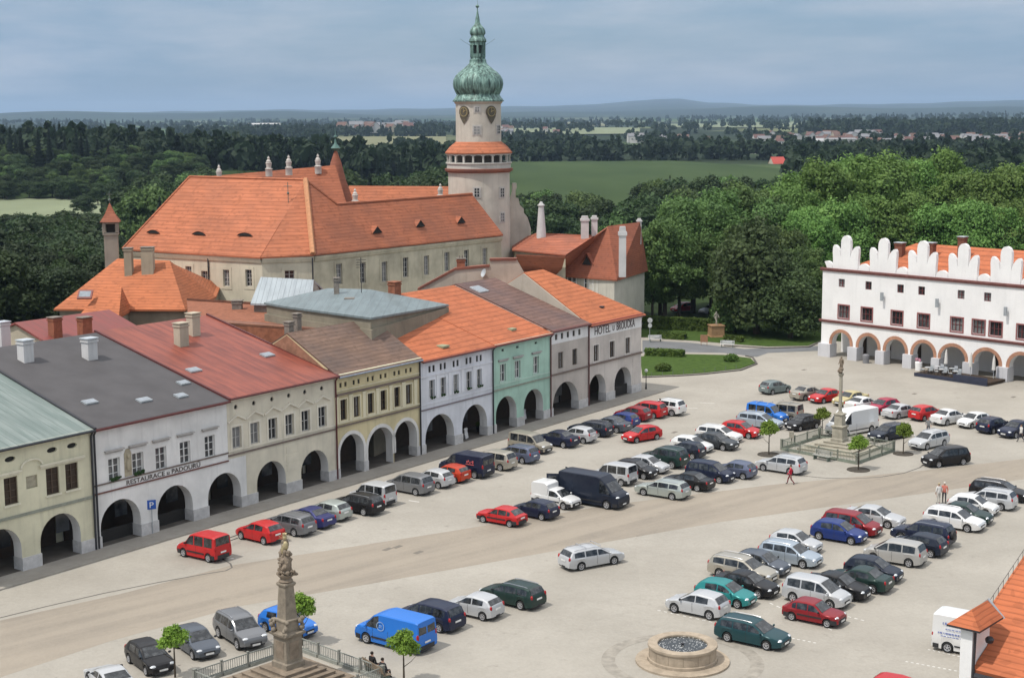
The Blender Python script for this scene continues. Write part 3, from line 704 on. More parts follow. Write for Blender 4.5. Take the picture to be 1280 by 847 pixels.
def iplane(px, py, P):                        # sight line against a plane given by three points
    n = (P[1] - P[0]).cross(P[2] - P[0]).normalized(); return on_plane(px, py, P[0], n)

# ------------------------------------------------------------------ castle
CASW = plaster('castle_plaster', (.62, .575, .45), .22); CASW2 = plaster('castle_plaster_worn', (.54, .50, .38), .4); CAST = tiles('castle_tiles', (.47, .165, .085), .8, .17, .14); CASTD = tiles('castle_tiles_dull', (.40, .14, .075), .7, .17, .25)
TOWW = plaster('tower_plaster', (.58, .535, .46), .22); STUC = stonemat('stucco_white', (.55, .52, .48), .2); CANOPY = None
ZE = 14.5
P1, P2, P3, P4 = G(153, 311, ZE), G(325, 320, ZE), G(391, 318, ZE), G(629, 293, ZE)
cas = empty('castle', (P3.x, P3.y, 0), 0, 'large castle with beige walls and steep orange tiled hipped roofs below the round tower', 'castle')
def loc(p): return Vector(p) - Vector((P3.x, P3.y, 0))
def inward(a, b): d = (b - a).normalized(); v = Vector((-d.y, d.x, 0)); return v
inL = inward(P1, P3); inR = inward(P3, P4)
if inL.y < 0: inL = -inL
if inR.x > 0: inR = -inR
tanL = 1.12
PLl = [P1, P3, P3 + inL + Vector((0, 0, tanL))]
R1, R2 = iplane(237, 221, PLl), iplane(382, 225, PLl)
PRr = [P3, P4, R2]; R4, R5 = iplane(590, 242.5, PRr), iplane(421, 255.5, PRr)
dL = (R1 - P1).dot(inL); Pb1 = P1 + inL * 2 * dL; Pb1.z = ZE
E5 = R5 + inR * 9; E5.z = ZE; E4 = R4 + inR * ((R4 - P4).dot(inR)); E4 = P4 + inR * 2 * max(6, (R4 - P4).dot(inR)); E4.z = ZE
P2l = P1 + (P3 - P1) * ((P2 - P1).dot(P3 - P1) / (P3 - P1).length_squared); bulge = P2 + Vector((0, 0, -.15))
N5 = Vector((E5.x, E5.y, ZE)); Rb = R2 + inL * dL; Rb.z = ZE
faces_roof('roof', cas, [[loc(p) for p in f] for f in ([P1, bulge, R1], [bulge, R2, R1], [bulge, P3, R2], [P1, R1, Pb1], [R1, R2, Rb, Pb1])], CAST)
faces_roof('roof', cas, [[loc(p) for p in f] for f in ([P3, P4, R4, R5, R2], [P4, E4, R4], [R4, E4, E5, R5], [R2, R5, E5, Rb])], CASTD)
# walls
def wall_between(name, a, b, z0, z1, mat, parent, off, th=1.0, wins=()):
    """wall with real window openings, front face from a to b; wins = (distance, z, w, h)"""
    d = (b - a); L = d.length; rz = math.atan2(d.y, d.x)
    o = MB(); o.slab([(0, z0), (L, z0), (L, z1), (0, z1)], [rect(x, z, w, h) for x, z, w, h in wins], 0, th)
    w = o.build(name, mat, parent, loc=Vector((a.x, a.y, 0)) - off, rz=rz); return w, rz
def win_line(a, b, pts, w, h):
    n = Vector(((b - a).y, -(b - a).x, 0)).normalized(); u = (b - a).normalized(); u.z = 0; o = []
    for p in pts: q = on_plane(*p, Vector((a.x, a.y, 0)), n); o.append(((q - Vector((a.x, a.y, 0))).dot(u), q.z, w, h))
    return o
off = Vector((P3.x, P3.y, 0)); ins = .35
def shift(p, v): return Vector((p.x, p.y, 0)) + v
a, b, c, d4 = shift(P1, inL*ins + (P3-P1).normalized()*ins), shift(bulge, inL*ins*1.1), shift(P3, inL*ins*1.1 + inR*.1), shift(P4, inR*ins)
WL = win_line(a, b, [(256, 349), (283, 347.5), (311, 347.5), (236, 343)], 1.0, 2.1); W2l = win_line(b, c, [(362, 348)], 1.2, 2.0)
WR = win_line(c, d4, [(424, 342.5), (453.5, 341), (480.5, 339.5), (507, 334), (533, 331.5), (558.5, 327), (583, 324), (606, 321.5)], 1.05, 2.6)
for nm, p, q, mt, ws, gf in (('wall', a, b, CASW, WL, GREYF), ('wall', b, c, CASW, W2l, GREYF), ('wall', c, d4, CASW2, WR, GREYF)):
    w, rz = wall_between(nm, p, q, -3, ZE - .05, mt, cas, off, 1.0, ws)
    for x, z, ww, hh in ws:
        window(w, x, z, ww, hh, gf, 2, 4, .15); m = MB(); m.slab(rect(x, z, ww+.7, hh+.7), [rect(x, z, ww, hh)], -.05, .008); m.build('window_surround', mt, w)
    m = MB(); L = (q - p).length; m.prism([(.02, ZE-1.0), (-.14, ZE-.9), (-.3, ZE-.45), (-.3, ZE-.3), (.02, ZE-.3)], 'x', .03, L-.03); m.build('cornice', mt, w)
wb = MB(); A_, B_ = loc(shift(Pb1, -inL*.4)), loc(shift(E4, -inR*.4))
wb.prism([tuple(v[:2]) for v in (loc(a) + inL*1.02, loc(b) + inL*1.02, loc(c) + inL*1.02 + inR*1.1, loc(d4) + inR*1.02, B_, loc(shift(E5, -inR)), loc(shift(Rb, -inL)), A_)], 'z', -3, ZE - .3)
wb.build('body', CASW, cas)
# hip tile ridges
HIPT = flat('hip_tile_pale', (.5, .24, .12), .8)
m = MB(); m.tube([loc(P3) + Vector((0, 0, .1)), loc(R2) + Vector((0, 0, .1))], .34, 6); m.build('hip_ridge', HIPT, cas)
m = MB(); m.tube([loc(R1), loc(R2)], .2, 6); m.tube([loc(P1), loc(R1)], .18, 6); m.tube([loc(bulge), loc(bulge) * .55 + loc(R2) * .45], .05, 6); m.build('hip_ridge', CAST, cas)
m = MB(); m.tube([loc(R4), loc(R5), loc(R2)], .2, 6); m.build('hip_ridge', CASTD, cas)
for (px, py, tp) in [(392, 322, 0)]:
    g = loc(shift(P3, -inL * .12)); m = MB(); m.tube([(g.x, g.y, ZE - .4), (g.x, g.y, 3)], .1); m.build('downpipe', GUTTER_D, cas)
g = loc(a + (b - a) * .62 - inL * .15); m = MB(); m.tube([(g.x, g.y, ZE - .4), (g.x, g.y, 3)], .09); m.build('downpipe', GUTTER_D, cas)
# eyebrow and triangular dormers
def dormer(px, py, P, w, h, eyebrow):
    n = (P[1] - P[0]).cross(P[2] - P[0]).normalized()
    if n.z < 0: n = -n
    o = loc(on_plane(px, py, P[0], n)); hd = Vector((n.x, n.y, 0)).normalized(); u = Vector((-hd.y, hd.x, 0)); tn = n.z / math.hypot(n.x, n.y)
    back = -hd * (h * tn) + Vector((0, 0, 0)); K = 8 if eyebrow else 2; m = MB(); dk = MB()
    front = [o + u * (w * (k / K - .5)) + Vector((0, 0, h * (math.sin(math.pi * k / K) ** .8 if eyebrow else 1 - abs(2 * k / K - 1)))) + hd * .3 for k in range(K + 1)]
    apex = o + back * 1.6 + Vector((0, 0, h * 1.05))
    m.add(front + [apex], [(k, k + 1, K + 1) for k in range(K)])
    rb = m.build('dormer', CASTD, cas)
    dk.poly([p - hd * .05 - Vector((0, 0, .03)) for p in front]); dk.build('opening', DARK, rb, recalc=False)
PRp = [P3, P4, R2]
for px, py, Pq in [(193, 291), (250, 293), (307, 294.5)] and [(193, 291, [P1, bulge, R1]), (250, 293, [P1, bulge, R1]), (307, 294.5, [bulge, R2, R1])]: dormer(px, py, Pq, 2.3, .42, True)
for px, py in [(470, 291), (524, 283), (575, 278.5)]: dormer(px, py, PRp, 1.9, .9, False)
# small cross-hip on the left roof near the corner
q0, q1 = iplane(362, 262, PLl), iplane(387, 316, PLl); q2 = iplane(345, 312, PLl)
ap = q0 + Vector((0, 0, .0)); fo = (q1 + q2) / 2 - inL * .6 + Vector((0, 0, .4))
m = MB(); k1, k2 = iplane(381, 262, PLl), iplane(389, 300, PLl)
m.add([loc(q0) + Vector((0, 0, .9)) - inL*.3, loc(k1) + Vector((0, 0, .02)), loc(k2) + Vector((0, 0, .02)), loc(q2) + Vector((0, 0, .02))], [(0, 1, 2), (0, 2, 3), (0, 3, 1)])
m.build('roof_hip', CASTD, cas)
m = MB(); g = loc(q0) + Vector((0, 0, .9)) - inL*.3; m.tube([g, g + Vector((0, 0, 2.6))], .05, 6); m.ball(g + Vector((0, 0, 1.2)), .16); m.tube([g + Vector((-.5, 0, 2.1)), g + Vector((.5, 0, 2.1))], .04, 6); m.build('finial', IRON, cas)
# further wings
def ridge_wing(label_mat, a, b, half, drop, mat, inner=1):
    """gabled wing: ridge a-b in world space"""
    d = (b - a); d.z = 0; d.normalize(); s = Vector((d.y, -d.x, 0)); A = [a + s*half, b + s*half, b - s*half, a - s*half]
    for v in A: v.z = min(a.z, b.z) - drop
    faces_roof('roof', cas, [[loc(p) for p in f] for f in ([A[0], A[1], b, a], [A[2], A[3], a, b], [A[1], A[2], b], [A[3], A[0], a])], mat)
    m = MB(); m.prism([tuple(loc(v - (v - (a + b) / 2) * .04)[:2]) for v in A], 'z', -3, A[0].z); m.build('wall', CASW, cas)
ridge_wing('', at(243, 222, 217), at(419, 206.5, 226), 9, 9, CASTD)
ridge_wing('', at(436, 232, 243), at(566, 233, 243), 8, 8.5, CAST)
def vase(px, py, Y, s=1.0):
    p = loc(at(px, py, Y)); m = MB(); m.lathe([(.5, -1.2), (.5, -.2), (.58, -.1), (.34, .0), (.38, .4), (.46, .75), (.3, .85), (.36, .95), (.14, 1.25), (.2, 1.4), (.02, 1.7)], 12, (p.x, p.y, p.z)); m.build('roof_urn', STUC, cas, 40)
for px, py, Y in [(274, 221, 214), (336, 210, 219), (361, 208.5, 220.5), (397.5, 207, 224), (444, 250, 222), (550.5, 243, 235)]: vase(px, py, Y)
p = loc(at(421, 250, 229)); tp = loc(at(420.5, 187, 229)); hh = tp.z - p.z
m = MB(); m.lathe([(2.6, -1.5), (2.2, hh*.1), (1.45, hh*.4), (.8, hh*.75), (.12, hh)], 16, (p.x, p.y, p.z)); cn = m.build('turret_roof', tiles('turret_tiles', (.40, .15, .09), .42, .2, .3), cas, 40)
m = MB(); m.lathe([(.25, hh - .2), (.75, hh + .2), (.5, hh + .5), (.2, hh + .9), (.1, hh + 1.6), (.3, hh + 1.9), (.06, hh + 2.2), (.03, hh + 3.2)], 10, (p.x, p.y, p.z)); m.build('finial', flat('copper_dark', (.08, .16, .14), .6), cn, 40)

# tower
TY = 224.0; tb = at(599.3, 290, TY); tx = tb.x; ppm = F / (TY * math.cos(PITCH))
def tz(py): return at(599, py, TY).z
tow = empty('castle_tower', (tx, TY, 0), math.atan2(-tx, TY) * 0, 'tall round castle tower with green copper onion dome and lantern', 'tower')
m = MB(); m.lathe([(4.58, -3), (4.56, tz(330)), (4.5, tz(216))], 64); m.build('shaft', TOWW, tow, 40)
m = MB(); m.lathe([(4.5, tz(216)), (4.62, tz(214.5)), (4.85, tz(213)), (4.85, tz(211)), (4.68, tz(210)), (4.68, tz(204.5)), (4.85, tz(204)), (4.85, tz(202.5)), (4.0, tz(202.3))], 64, cap=False); m.build('gallery_parapet', plaster('parapet_white', (.58, .56, .51), .2), tow, 30)
m = MB(); m.lathe([(4.62, tz(215)), (4.98, tz(213)), (5.0, tz(210.5)), (4.7, tz(209.8))], 64, cap=False); m.build('gallery_ledge', tiles('ledge_tiles', (.3, .12, .08), .42, .2, .3), tow, 30)
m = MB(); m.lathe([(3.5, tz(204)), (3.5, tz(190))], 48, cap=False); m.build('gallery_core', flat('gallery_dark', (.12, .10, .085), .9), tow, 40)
for k in range(20):                            # arcade pillars with round heads
    t_ = 2*math.pi*(k+.5)/20; M = Matrix.Rotation(t_, 4, 'Z') @ Matrix.Translation((4.55, 0, 0))
    m = MB(); m.box(-.13, -.13, tz(202.4), .13, .13, tz(194), M); m.box(-.17, -.32, tz(194), .17, .32, tz(193.2), M); m.box(-.19, -.74, tz(193.2), .19, .74, tz(191.4), M); m.build('gallery_pillar', plaster('parapet_white', (.58, .56, .51), .2), tow)
m = MB(); m.lathe([(4.9, tz(191.6)), (4.92, tz(190.4)), (4.2, tz(183)), (3.25, tz(176.5))], 64, cap=False); m.build('skirt_roof', CAST, tow, 30)
m = MB(); m.lathe([(3.32, tz(191)), (3.3, tz(130)), (3.42, tz(129.5)), (3.55, tz(127.5)), (3.62, tz(126.5))], 64); m.build('upper_drum', TOWW, tow, 40)
def copper():
    t = NT('verdigris_copper'); o = t.obj(); nz = t.noise(1.6, 5, t.scl(o, (1.6, 1.6, .3)), .65)
    t.bump(nz, .3, .05); return t.fin(t.ramp(nz, [(.34, (.03, .045, .04)), (.48, (.11, .19, .165)), (.62, (.24, .38, .33)), (.75, (.40, .53, .47))]), .55, .15, .4)
COPP = copper()
prof = [(30.5, 127.2), (30.5, 125.8), (27.5, 122), (25.5, 118.5), (27.5, 114.5), (29.3, 110), (30, 105), (29.4, 100), (27, 95), (23, 90.5), (18, 86.5), (14, 83), (11, 80), (10, 78), (10, 76)]
m = MB(); m.lathe([(r / ppm, tz(y)) for r, y in prof], 80, ripple=.05, nr=16); dome = m.build('onion_dome', COPP, tow, 35)
m = MB(); m.lathe([(r/ppm, tz(y)) for r, y in [(10, 77.5), (10.5, 75), (9.3, 74), (9.3, 71)]], 16, cap=False); m.lathe([(r/ppm, tz(y)) for r, y in [(10, 53.5), (11, 52), (10.6, 49.5), (8.5, 46.5), (8.2, 44.5), (9.7, 42.5), (9.8, 39.5), (8.6, 36), (6, 33), (4, 30.5), (3, 28), (2.6, 24), (1.6, 19), (.8, 14), (.7, 11)]], 24); m.build('lantern_cap', COPP, tow, 40)
m = MB(); m.lathe([(5.5/ppm, tz(76)), (5.5/ppm, tz(52))], 12); m.build('lantern_core', flat('lantern_shade', (.06, .075, .07), .8), tow)
for k in range(8):
    t_ = 2*math.pi*k/8; M = Matrix.Rotation(t_, 4, 'Z') @ Matrix.Translation((8.6/ppm, 0, 0))
    m = MB(); m.box(-.12, -.14, tz(71.5), .12, .14, tz(53), M); m.box(-.1, -.42, tz(57), .1, .42, tz(53.2), M); m.box(-.08, -.42, tz(71.5), .08, .42, tz(67.5), M); m.build('lantern_post', COPP, tow)
m = MB(); z0 = tz(11); m.lathe([(.03, 0), (.06, .05), (.22, .2), (.27, .35), (.2, .5), (.03, .6), (.03, 1.1), (.01, 1.2)], 10, (0, 0, z0)); m.build('finial', COPP, tow, 40)
m = MB()
for s_ in (-1, 1): m.tube([(s_*.9, 0, tz(58)), (s_*2.2, -.3, tz(51)), (s_*2.5, -.3, tz(49))], .02, 6)
m.build('gargoyle_spout', IRON, tow)
def on_drum(ang, r, z): return Matrix.Rotation(ang, 4, 'Z') @ Matrix.Translation((0, -r, z))
def drum_win(ang, r, py, w, h, frame=GREYF):
    M = on_drum(ang, r - .12, tz(py)); m = MB()
    m.box(-w/2-.22, -.16, -h/2-.22, w/2+.22, .25, h/2+.22, M); o = m.build('window_surround', STUC, tow)
    p = MB(); p.box(-w/2, -.2, -h/2, w/2, 0, h/2, M); g = p.build('pane', GLASS, o)
    f = MB(); f.box(-.05, -.23, -h/2, .05, -.1, h/2, M)
    for k in (-1, 1): f.box(-w/2, -.225, k*h/6-.04, w/2, -.1, k*h/6+.04, M)
    f.box(-w/2-.06, -.24, -h/2-.06, -w/2+.04, -.1, h/2+.06, M); f.box(w/2-.04, -.24, -h/2-.06, w/2+.06, -.1, h/2+.06, M); f.build('frame', frame, o)
aang = lambda px, r: math.asin(max(-.97, min(.97, (px - 599.3) / ppm / r)))
drum_win(aang(598, 3.3), 3.3, 162.5, .9, 1.1); drum_win(aang(624, 3.3), 3.3, 162, .8, 1.1)
for px, py in [(597.5, 238.5), (628, 239.5), (628, 270)]: drum_win(aang(px, 4.5), 4.55, py, .75, 1.2)
drum_win(aang(598.5, 3.3), 3.3, 137, .6, .55)
CLK = flat('clock_dark', (.10, .085, .06), .6); GOLD = flat('dull_gold', (.42, .33, .16), .45, .4)
for px in (582.3, 615.5):
    M = on_drum(aang(px, 3.3), 3.42, tz(139.8)) @ Matrix.Rotation(R(90), 4, 'X'); m = MB()
    v = [M @ Vector((.85*math.cos(t), .85*math.sin(t), 0)) for t in np.linspace(0, 2*math.pi, 24, endpoint=False)]
    m.add(v + [M @ Vector((0, 0, 0)) + (p - M @ Vector((0,0,0))) * 1.0 - (M.to_3x3() @ Vector((0, 0, .35))) for p in v], [tuple(range(24)), tuple(range(47, 23, -1))] + [(i, (i+1) % 24, (i+1) % 24 + 24, i+24) for i in range(24)])
    m.add([M @ Vector(q) for q in [(-.8, -.55, -.02), (.8, -.55, -.02), (.35, -1.35, -.02), (0, -1.75, -.02), (-.35, -1.35, -.02)]], [(0, 1, 2, 3, 4)])
    ck = m.build('clock', CLK, tow)
    for w_, tw in ((.68, .1),):
        m = MB(); N_ = 24
        o_ = [M @ Vector((w_*math.cos(t), w_*math.sin(t), .03)) for t in np.linspace(0, 2*math.pi, N_, endpoint=False)]; i_ = [M @ Vector(((w_-tw)*math.cos(t), (w_-tw)*math.sin(t), .03)) for t in np.linspace(0, 2*math.pi, N_, endpoint=False)]
        m.add(o_ + i_, [(k, (k+1) % N_, (k+1) % N_ + N_, k + N_) for k in range(N_)]); m.build('clock_ring', GOLD, ck, recalc=False)
    m = MB(); m.add([M @ Vector(q) for q in [(-.05, -.1, .05), (.05, -.1, .05), (.04, .6, .05), (-.04, .6, .05)]], [(0, 1, 2, 3)]); m.add([M @ Vector(q) for q in [(-.1, -.05, .055), (.38, .16, .055), (.36, .24, .055), (-.1, .06, .055)]], [(0, 1, 2, 3)]); m.build('clock_hand', GOLD, ck, recalc=False)

# stepped gable beside the tower
gp = at(640, 290, 226); gb = empty('stepped_gable_house', (gp.x, gp.y, 0), R(8), 'pale castle wing with a curved stepped gable right beside the round tower', 'castle wing')
Zg = lambda py: at(650, py, 226).z
x_ = lambda px: (px - 640) * 226 / F
m = MB(); m.prism([(x_(628), -3), (x_(662), -3), (x_(664), Zg(286)), (x_(660), Zg(272)), (x_(655), Zg(266)), (x_(655), Zg(261)), (x_(650), Zg(256)), (x_(648.5), Zg(248)), (x_(645), Zg(247)), (x_(645), Zg(238)), (x_(646.5), Zg(234)), (x_(646), Zg(229)), (x_(641.5), Zg(229)), (x_(641), Zg(240)), (x_(638), Zg(250)), (x_(628), Zg(270))], 'y', 0, .9); m.build('gable', plaster('gable_grey_stone', (.60, .55, .47), .3), gb)
m = MB(); m.box(x_(628), .9, -3, x_(661), 16, Zg(284)); m.build('wall', CASW, gb)
m = MB(); m.prism([(x_(627), Zg(283)), (x_(645), Zg(262)), (x_(662), Zg(283))], 'y', .92, 16); m.build('roof', CASTD, gb)

# chapel turret at the castle's far end
ct = at(139, 300, 192); cz = lambda py: at(139, py, 192).z
ch = empty('bell_turret', (ct.x, ct.y, 0), R(12), 'slender square bell turret with pyramid tile cap beside the castle roof', 'turret')
m = MB(); m.box(-.85, -.85, -3, .85, .85, cz(290)); m.box(-.98, -.98, cz(293), .98, .98, cz(291)); m.build('wall', CHIMG if 0 else plaster('turret_grey', (.33, .30, .25), .3), ch)
m = MB()
for sx in (-1, 1):
    for sy in (-1, 1): m.box(sx*.8-.2, sy*.8-.2, cz(290), sx*.8+.2, sy*.8+.2, cz(278))
m.box(-.95, -.95, cz(279.5), .95, .95, cz(277)); m.build('belfry', plaster('turret_grey', (.33, .30, .25), .3), ch)
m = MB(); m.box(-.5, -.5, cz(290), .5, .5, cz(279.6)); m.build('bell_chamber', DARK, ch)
m = MB(); m.add([(-1.25, -1.25, cz(277)), (1.25, -1.25, cz(277)), (1.25, 1.25, cz(277)), (-1.25, 1.25, cz(277)), (-.6, -.6, cz(267)), (.6, -.6, cz(267)), (.6, .6, cz(267)), (-.6, .6, cz(267)), (0, 0, cz(253))], [(0, 1, 5, 4), (1, 2, 6, 5), (2, 3, 7, 6), (3, 0, 4, 7), (4, 5, 8), (5, 6, 8), (6, 7, 8), (7, 4, 8), (3, 2, 1, 0)]); m.build('roof', tiles('turret_tiles', (.40, .15, .09), .42, .2, .3), ch)
m = MB(); m.tube([(0, 0, cz(254)), (0, 0, cz(239))], .05, 6); m.ball((0, 0, cz(250)), .18); m.tube([(-.35, 0, cz(243)), (.35, 0, cz(243))], .04, 6); m.build('finial', IRON, ch)

# ------------------------------------------------------------------ houses behind the row
def roof_solid(name, parent, base, faces, mat): return faces_roof(name, parent, [[Vector(p) - base for p in f] for f in faces], mat)
# orange hipped house on the left with projecting bay
oh0 = at(165, 385, 166); bo = Vector((oh0.x, oh0.y, 0))
ob = empty('tiled_house', bo, 0, 'orange tiled hipped house with a projecting bay and two tall beige chimneys', 'house')
zE = 10.2; a0, a1, a2 = G(67, 386, zE), G(232, 398, zE - 1), G(270, 371, zE)
rA, rB = at(147, 323, 178), at(212, 325.5, 176); back0, back1 = a0 + Vector((3, 24, 0)), a2 + Vector((-2, 14, 0))
roof_solid('roof', ob, bo, [[a0, Vector((a1.x, a1.y, zE)), rB, rA], [Vector((a1.x, a1.y, zE)), a2, rB], [rA, rB, a2, back1], [a0, rA, back1, back0]], tiles('warm_tiles', (.49, .165, .075), .5, .16, .12))
m = MB(); m.prism([tuple((v - bo)[:2]) for v in (a0 + Vector((.5, .5, 0)), Vector((a1.x, a1.y + .5, 0)), a2 + Vector((-.5, .2, 0)), back1, back0)], 'z', -3, zE - .25); m.build('wall', plaster('wall_umber', (.28, .25, .19), .35), ob)
d0, d1, d2, da = G(99, 394, 10.0), G(148.5, 396, 10.0), G(165, 387, 10.0), at(152, 358.5, 168.5); dl = at(128, 361, 169)
roof_solid('bay_roof', ob, bo, [[d0, d1, da], [d1, d2, da], [d0, da, dl]], tiles('warm_tiles', (.49, .165, .075), .5, .16, .12))
m = MB(); m.prism([tuple((v - bo)[:2]) for v in (d0 + Vector((.3, .5, 0)), d1 + Vector((-.2, .5, 0)), d2 + Vector((-.2, .3, 0)), d2 + Vector((-2, 6, 0)), d0 + Vector((0, 6, 0)))], 'z', 0, 9.85); m.build('bay_wall', plaster('wall_umber', (.28, .25, .19), .35), ob)
for px, py, w, tp in [(161.5, 340, .85, 2.75), (185.5, 339, 1.35, 2.75)]:
    p = iplane(px, py, [a0, Vector((a1.x, a1.y, zE)), rB]) - bo; chimney(ob, p.x, p.y, p.z - 1.5, p.z + tp, w, 1.0, plaster('chimney_umber', (.40, .34, .25), .25), CHIMG)
p = at(107, 372, 167.2) - bo; m = MB(); Mx = Matrix.Translation(p + Vector((0, -.1, .35))) @ Matrix.Rotation(R(42), 4, 'X'); m.box(-.8, -.6, -.1, .8, .6, .12, Mx); sk = m.build('skylight', flat('skylight_red', (.22, .08, .07), .6), ob)
m = MB(); m.box(-.62, -.42, .122, .62, .42, .14, Mx); m.build('pane', flat('skylight_glass', (.3, .33, .36), .1, .3), sk)
# low red roof with brick chimneys at the left end
lp = at(85, 415, 152); lr = empty('red_shed', (lp.x, lp.y, 0), ROWA, 'low red metal roofed outbuilding with brick chimneys behind the dark sheet roof', 'outbuilding')
m = MB(); m.prism([(-4.5, 0), (4.5, 0), (4.5, 10.2), (0, 11.6), (-4.5, 10.2)], 'x', -6, 5); m.build('wall', CHIMB, lr)
m = MB(); m.prism([(-5, 10.05), (0, 11.65), (5, 10.05), (5, 10.25), (0, 11.85), (-5, 10.25)], 'x', -6.3, 5.3); m.build('roof', metal_roof('red_shed_metal', (.24, .06, .05), (.2, .06, .05), .9, .2), lr)
for px, py, w in [(69, 412, 1.0), (106, 412, 1.1)]:
    p = at(px, py, 146); q = chimney(lr, 0, 0, p.z - 2, p.z + 1.2, w, .9, BRICK); q.location = Matrix.Rotation(-ROWA, 4, 'Z') @ (p - Vector((lp.x, lp.y, 0))) ; q.location.z = 0
wp = at(4, 424, 138); wc = empty('chimney_stack', (wp.x, wp.y, 0), ROWA, 'lone white chimney stack at the far end of the dark sheet roof', 'chimney'); chimney(wc, 0, 0, 9, wp.z + 1.6, 1.0, .9, CHIMW, TINL)
# brown tiled roof behind the red metal roof
def behind(name, label, corners, rz_pts, roofmat, wallmat, zlow=0):
    b = Vector((corners[0].x, corners[0].y, 0)); o = empty(name, b, 0, label, 'house')
    roof_solid('roof', o, b, rz_pts, roofmat)
    m = MB(); m.prism([tuple((c - b)[:2]) for c in corners], 'z', zlow, min(c.z for c in corners) - .25); m.build('wall', wallmat, o); return o, b
e0, e1 = G(236, 400, 11.6), G(420, 412, 11.6); r0, r1 = at(262, 382, 168), at(400, 393, 165)
bb, b0 = behind('back_house', 'brown tiled back building between the red metal roof and the flat grey roof', [e0, e1, e1 + Vector((-4, 18, 0)), e0 + Vector((-4, 18, 0))], [[e0, e1, r1, r0], [r0, r1, e1 + Vector((-4, 18, 0)), e0 + Vector((-4, 18, 0))]], tiles('back_tiles', (.27, .13, .085), .36, .25, .3), BRICK)
for px, py, Y, h, w in [(297, 392, 160, 2.3, 1.0), (294, 408, 157, 1.2, .8)]:
    p = at(px, py, Y) - b0; chimney(bb, p.x, p.y, p.z - 1.5, p.z + h * .6, w, .9, CHIMG)
# flat grey roof with its vents
FZ = 13.2; q_ = H5.roofpt(561, 382)[2] + .4
f = [G(330, 378, FZ), G(358, 383, FZ), G(464, 397, FZ), G(561, 380.5, q_), G(462, 361.5, FZ + .75), G(410, 360, FZ + .6)]
fl, fb = behind('flat_roof_building', 'back building with a broad flat grey sheet metal roof', f, [[f[0], f[1], f[2], f[4], f[5]], [f[2], f[3], f[4]]], metal_roof('flat_grey_sheet', (.19, .235, .245), (.15, .185, .19), .9, .3), plaster('wall_umber', (.28, .25, .19), .35))
m = MB(); fc_ = sum((p - fb for p in f), Vector()) / 6; q_r = [(p - fb) + (fc_ - (p - fb)) * .03 for p in f]; q_r = [Vector((p.x, p.y, p.z - .24)) for p in q_r]
m.add([Vector((p.x, p.y, 0)) for p in q_r] + q_r, [(k, (k + 1) % 6, (k + 1) % 6 + 6, k + 6) for k in range(6)]); m.build('outer_wall', plaster('wall_umber', (.28, .25, .19), .35), fl)
for px, py, h, w in [(421, 372, 2.6, .5), (437, 377, .5, .8)]:
    p = G(px, py, FZ + .1) - fb; chimney(fl, p.x, p.y, FZ - .3, FZ + h * .8, w, w, CHIMG)
m = MB(); p = G(452, 371, FZ + .2) - fb; m.tube([p, p + Vector((0, 0, 4.0))], .04, 6)
for k in range(4): m.tube([p + Vector((-.5, 0, 3 + .25*k)), p + Vector((.5, .2, 3 + .25*k))], .025, 5)
m.build('antenna', GUTTER_D, fl)
g0, g1 = G(313, 379, 12.3), G(390, 381, 12.3); g2, g3 = at(392, 349.5, g1.y + 5), at(326, 346, g0.y + 5); gb2 = Vector((g0.x, g0.y, 0))
gg = empty('corrugated_shed', gb2, 0, 'rooftop shed with pale corrugated gable roof below the castle wall', 'shed'); ge = at(406, 369, g1.y + 5); ge.z = 12.3
roof_solid('roof', gg, gb2, [[g0, g1, g2, g3], [g3, g2, ge + Vector((0, 4, 0)), g0 + Vector((2, 9, 0))]], metal_roof('corrugated_pale', (.36, .40, .42), (.28, .31, .33), .55, .8))
m = MB(); m.prism([tuple((v - gb2)[:2]) for v in (g0 + Vector((.3, .3, 0)), g1 + Vector((-.1, .3, 0)), ge, ge + Vector((-1, 5, 0)), g0 + Vector((2, 9, 0)))], 'z', 8, 12.2); m.poly([g1 - gb2 + Vector((0, .1, 0)), ge - gb2, g2 - gb2]); m.build('wall', CHIMG, gg)
# beige gabled wall with brick chimney and dish behind the tiles
h0 = at(612, 352, 178); hb = empty('plastered_house', (h0.x, h0.y, 0), 0, 'plain beige back house with a thin red gable edge, brick chimney and satellite dish', 'house')
hp = lambda px, py: (at(px, py, 178).x - h0.x, at(px, py, 178).z)
GW = plaster('plaster_gable', (.47, .42, .35))
gl_ = [(*[hp(524, 362)[0]], 0), (hp(655, 340)[0], 0), hp(655, 341), hp(646, 325), hp(613, 325.5), hp(612, 333.5), hp(569, 337.5), hp(524, 362)]
m = MB(); m.prism(gl_, 'y', 0, .8); m.build('wall', GW, hb); m = MB(); m.prism([(x_q, max(0, z_q - 2.5)) for x_q, z_q in gl_], 'y', .805, 8); m.build('rear_wall', GW, hb)
rt_ = tiles('ledge_tiles', (.3, .12, .08), .42, .2, .3)
for a_, b_ in ((hp(522, 363), hp(569, 337.5)), (hp(569, 337.5), hp(612, 333.5)), (hp(612, 325.8), hp(646, 325.2))):
    m = MB(); m.prism([a_, b_, (b_[0], b_[1] + .25), (a_[0], a_[1] + .25)], 'y', -.12, .9); m.build('roof', rt_, hb)
p = hp(576, 337); chimney(hb, p[0], .8, p[1] - 2.5, p[1] + 1.2, .95, .8, BRICK, CHIMG, 2)
p = hp(606, 341); m = MB(); m.lathe([(.02, 0), (.3, .06), (.5, .18), (.52, .2), (.3, .1), (.02, .04)], 16); ds = m.build('satellite_dish', TINL, hb, 40); ds.location = (p[0], -.45, p[1]); ds.rotation_euler = (R(70), 0, R(-60))
x, d, z = H5.roofpt(565, 353); chimney(H6.root, B['b56'] * 0 - .4, 12.2, 12.8, 14.6, 1.0, .9, BRICK, BRICK)

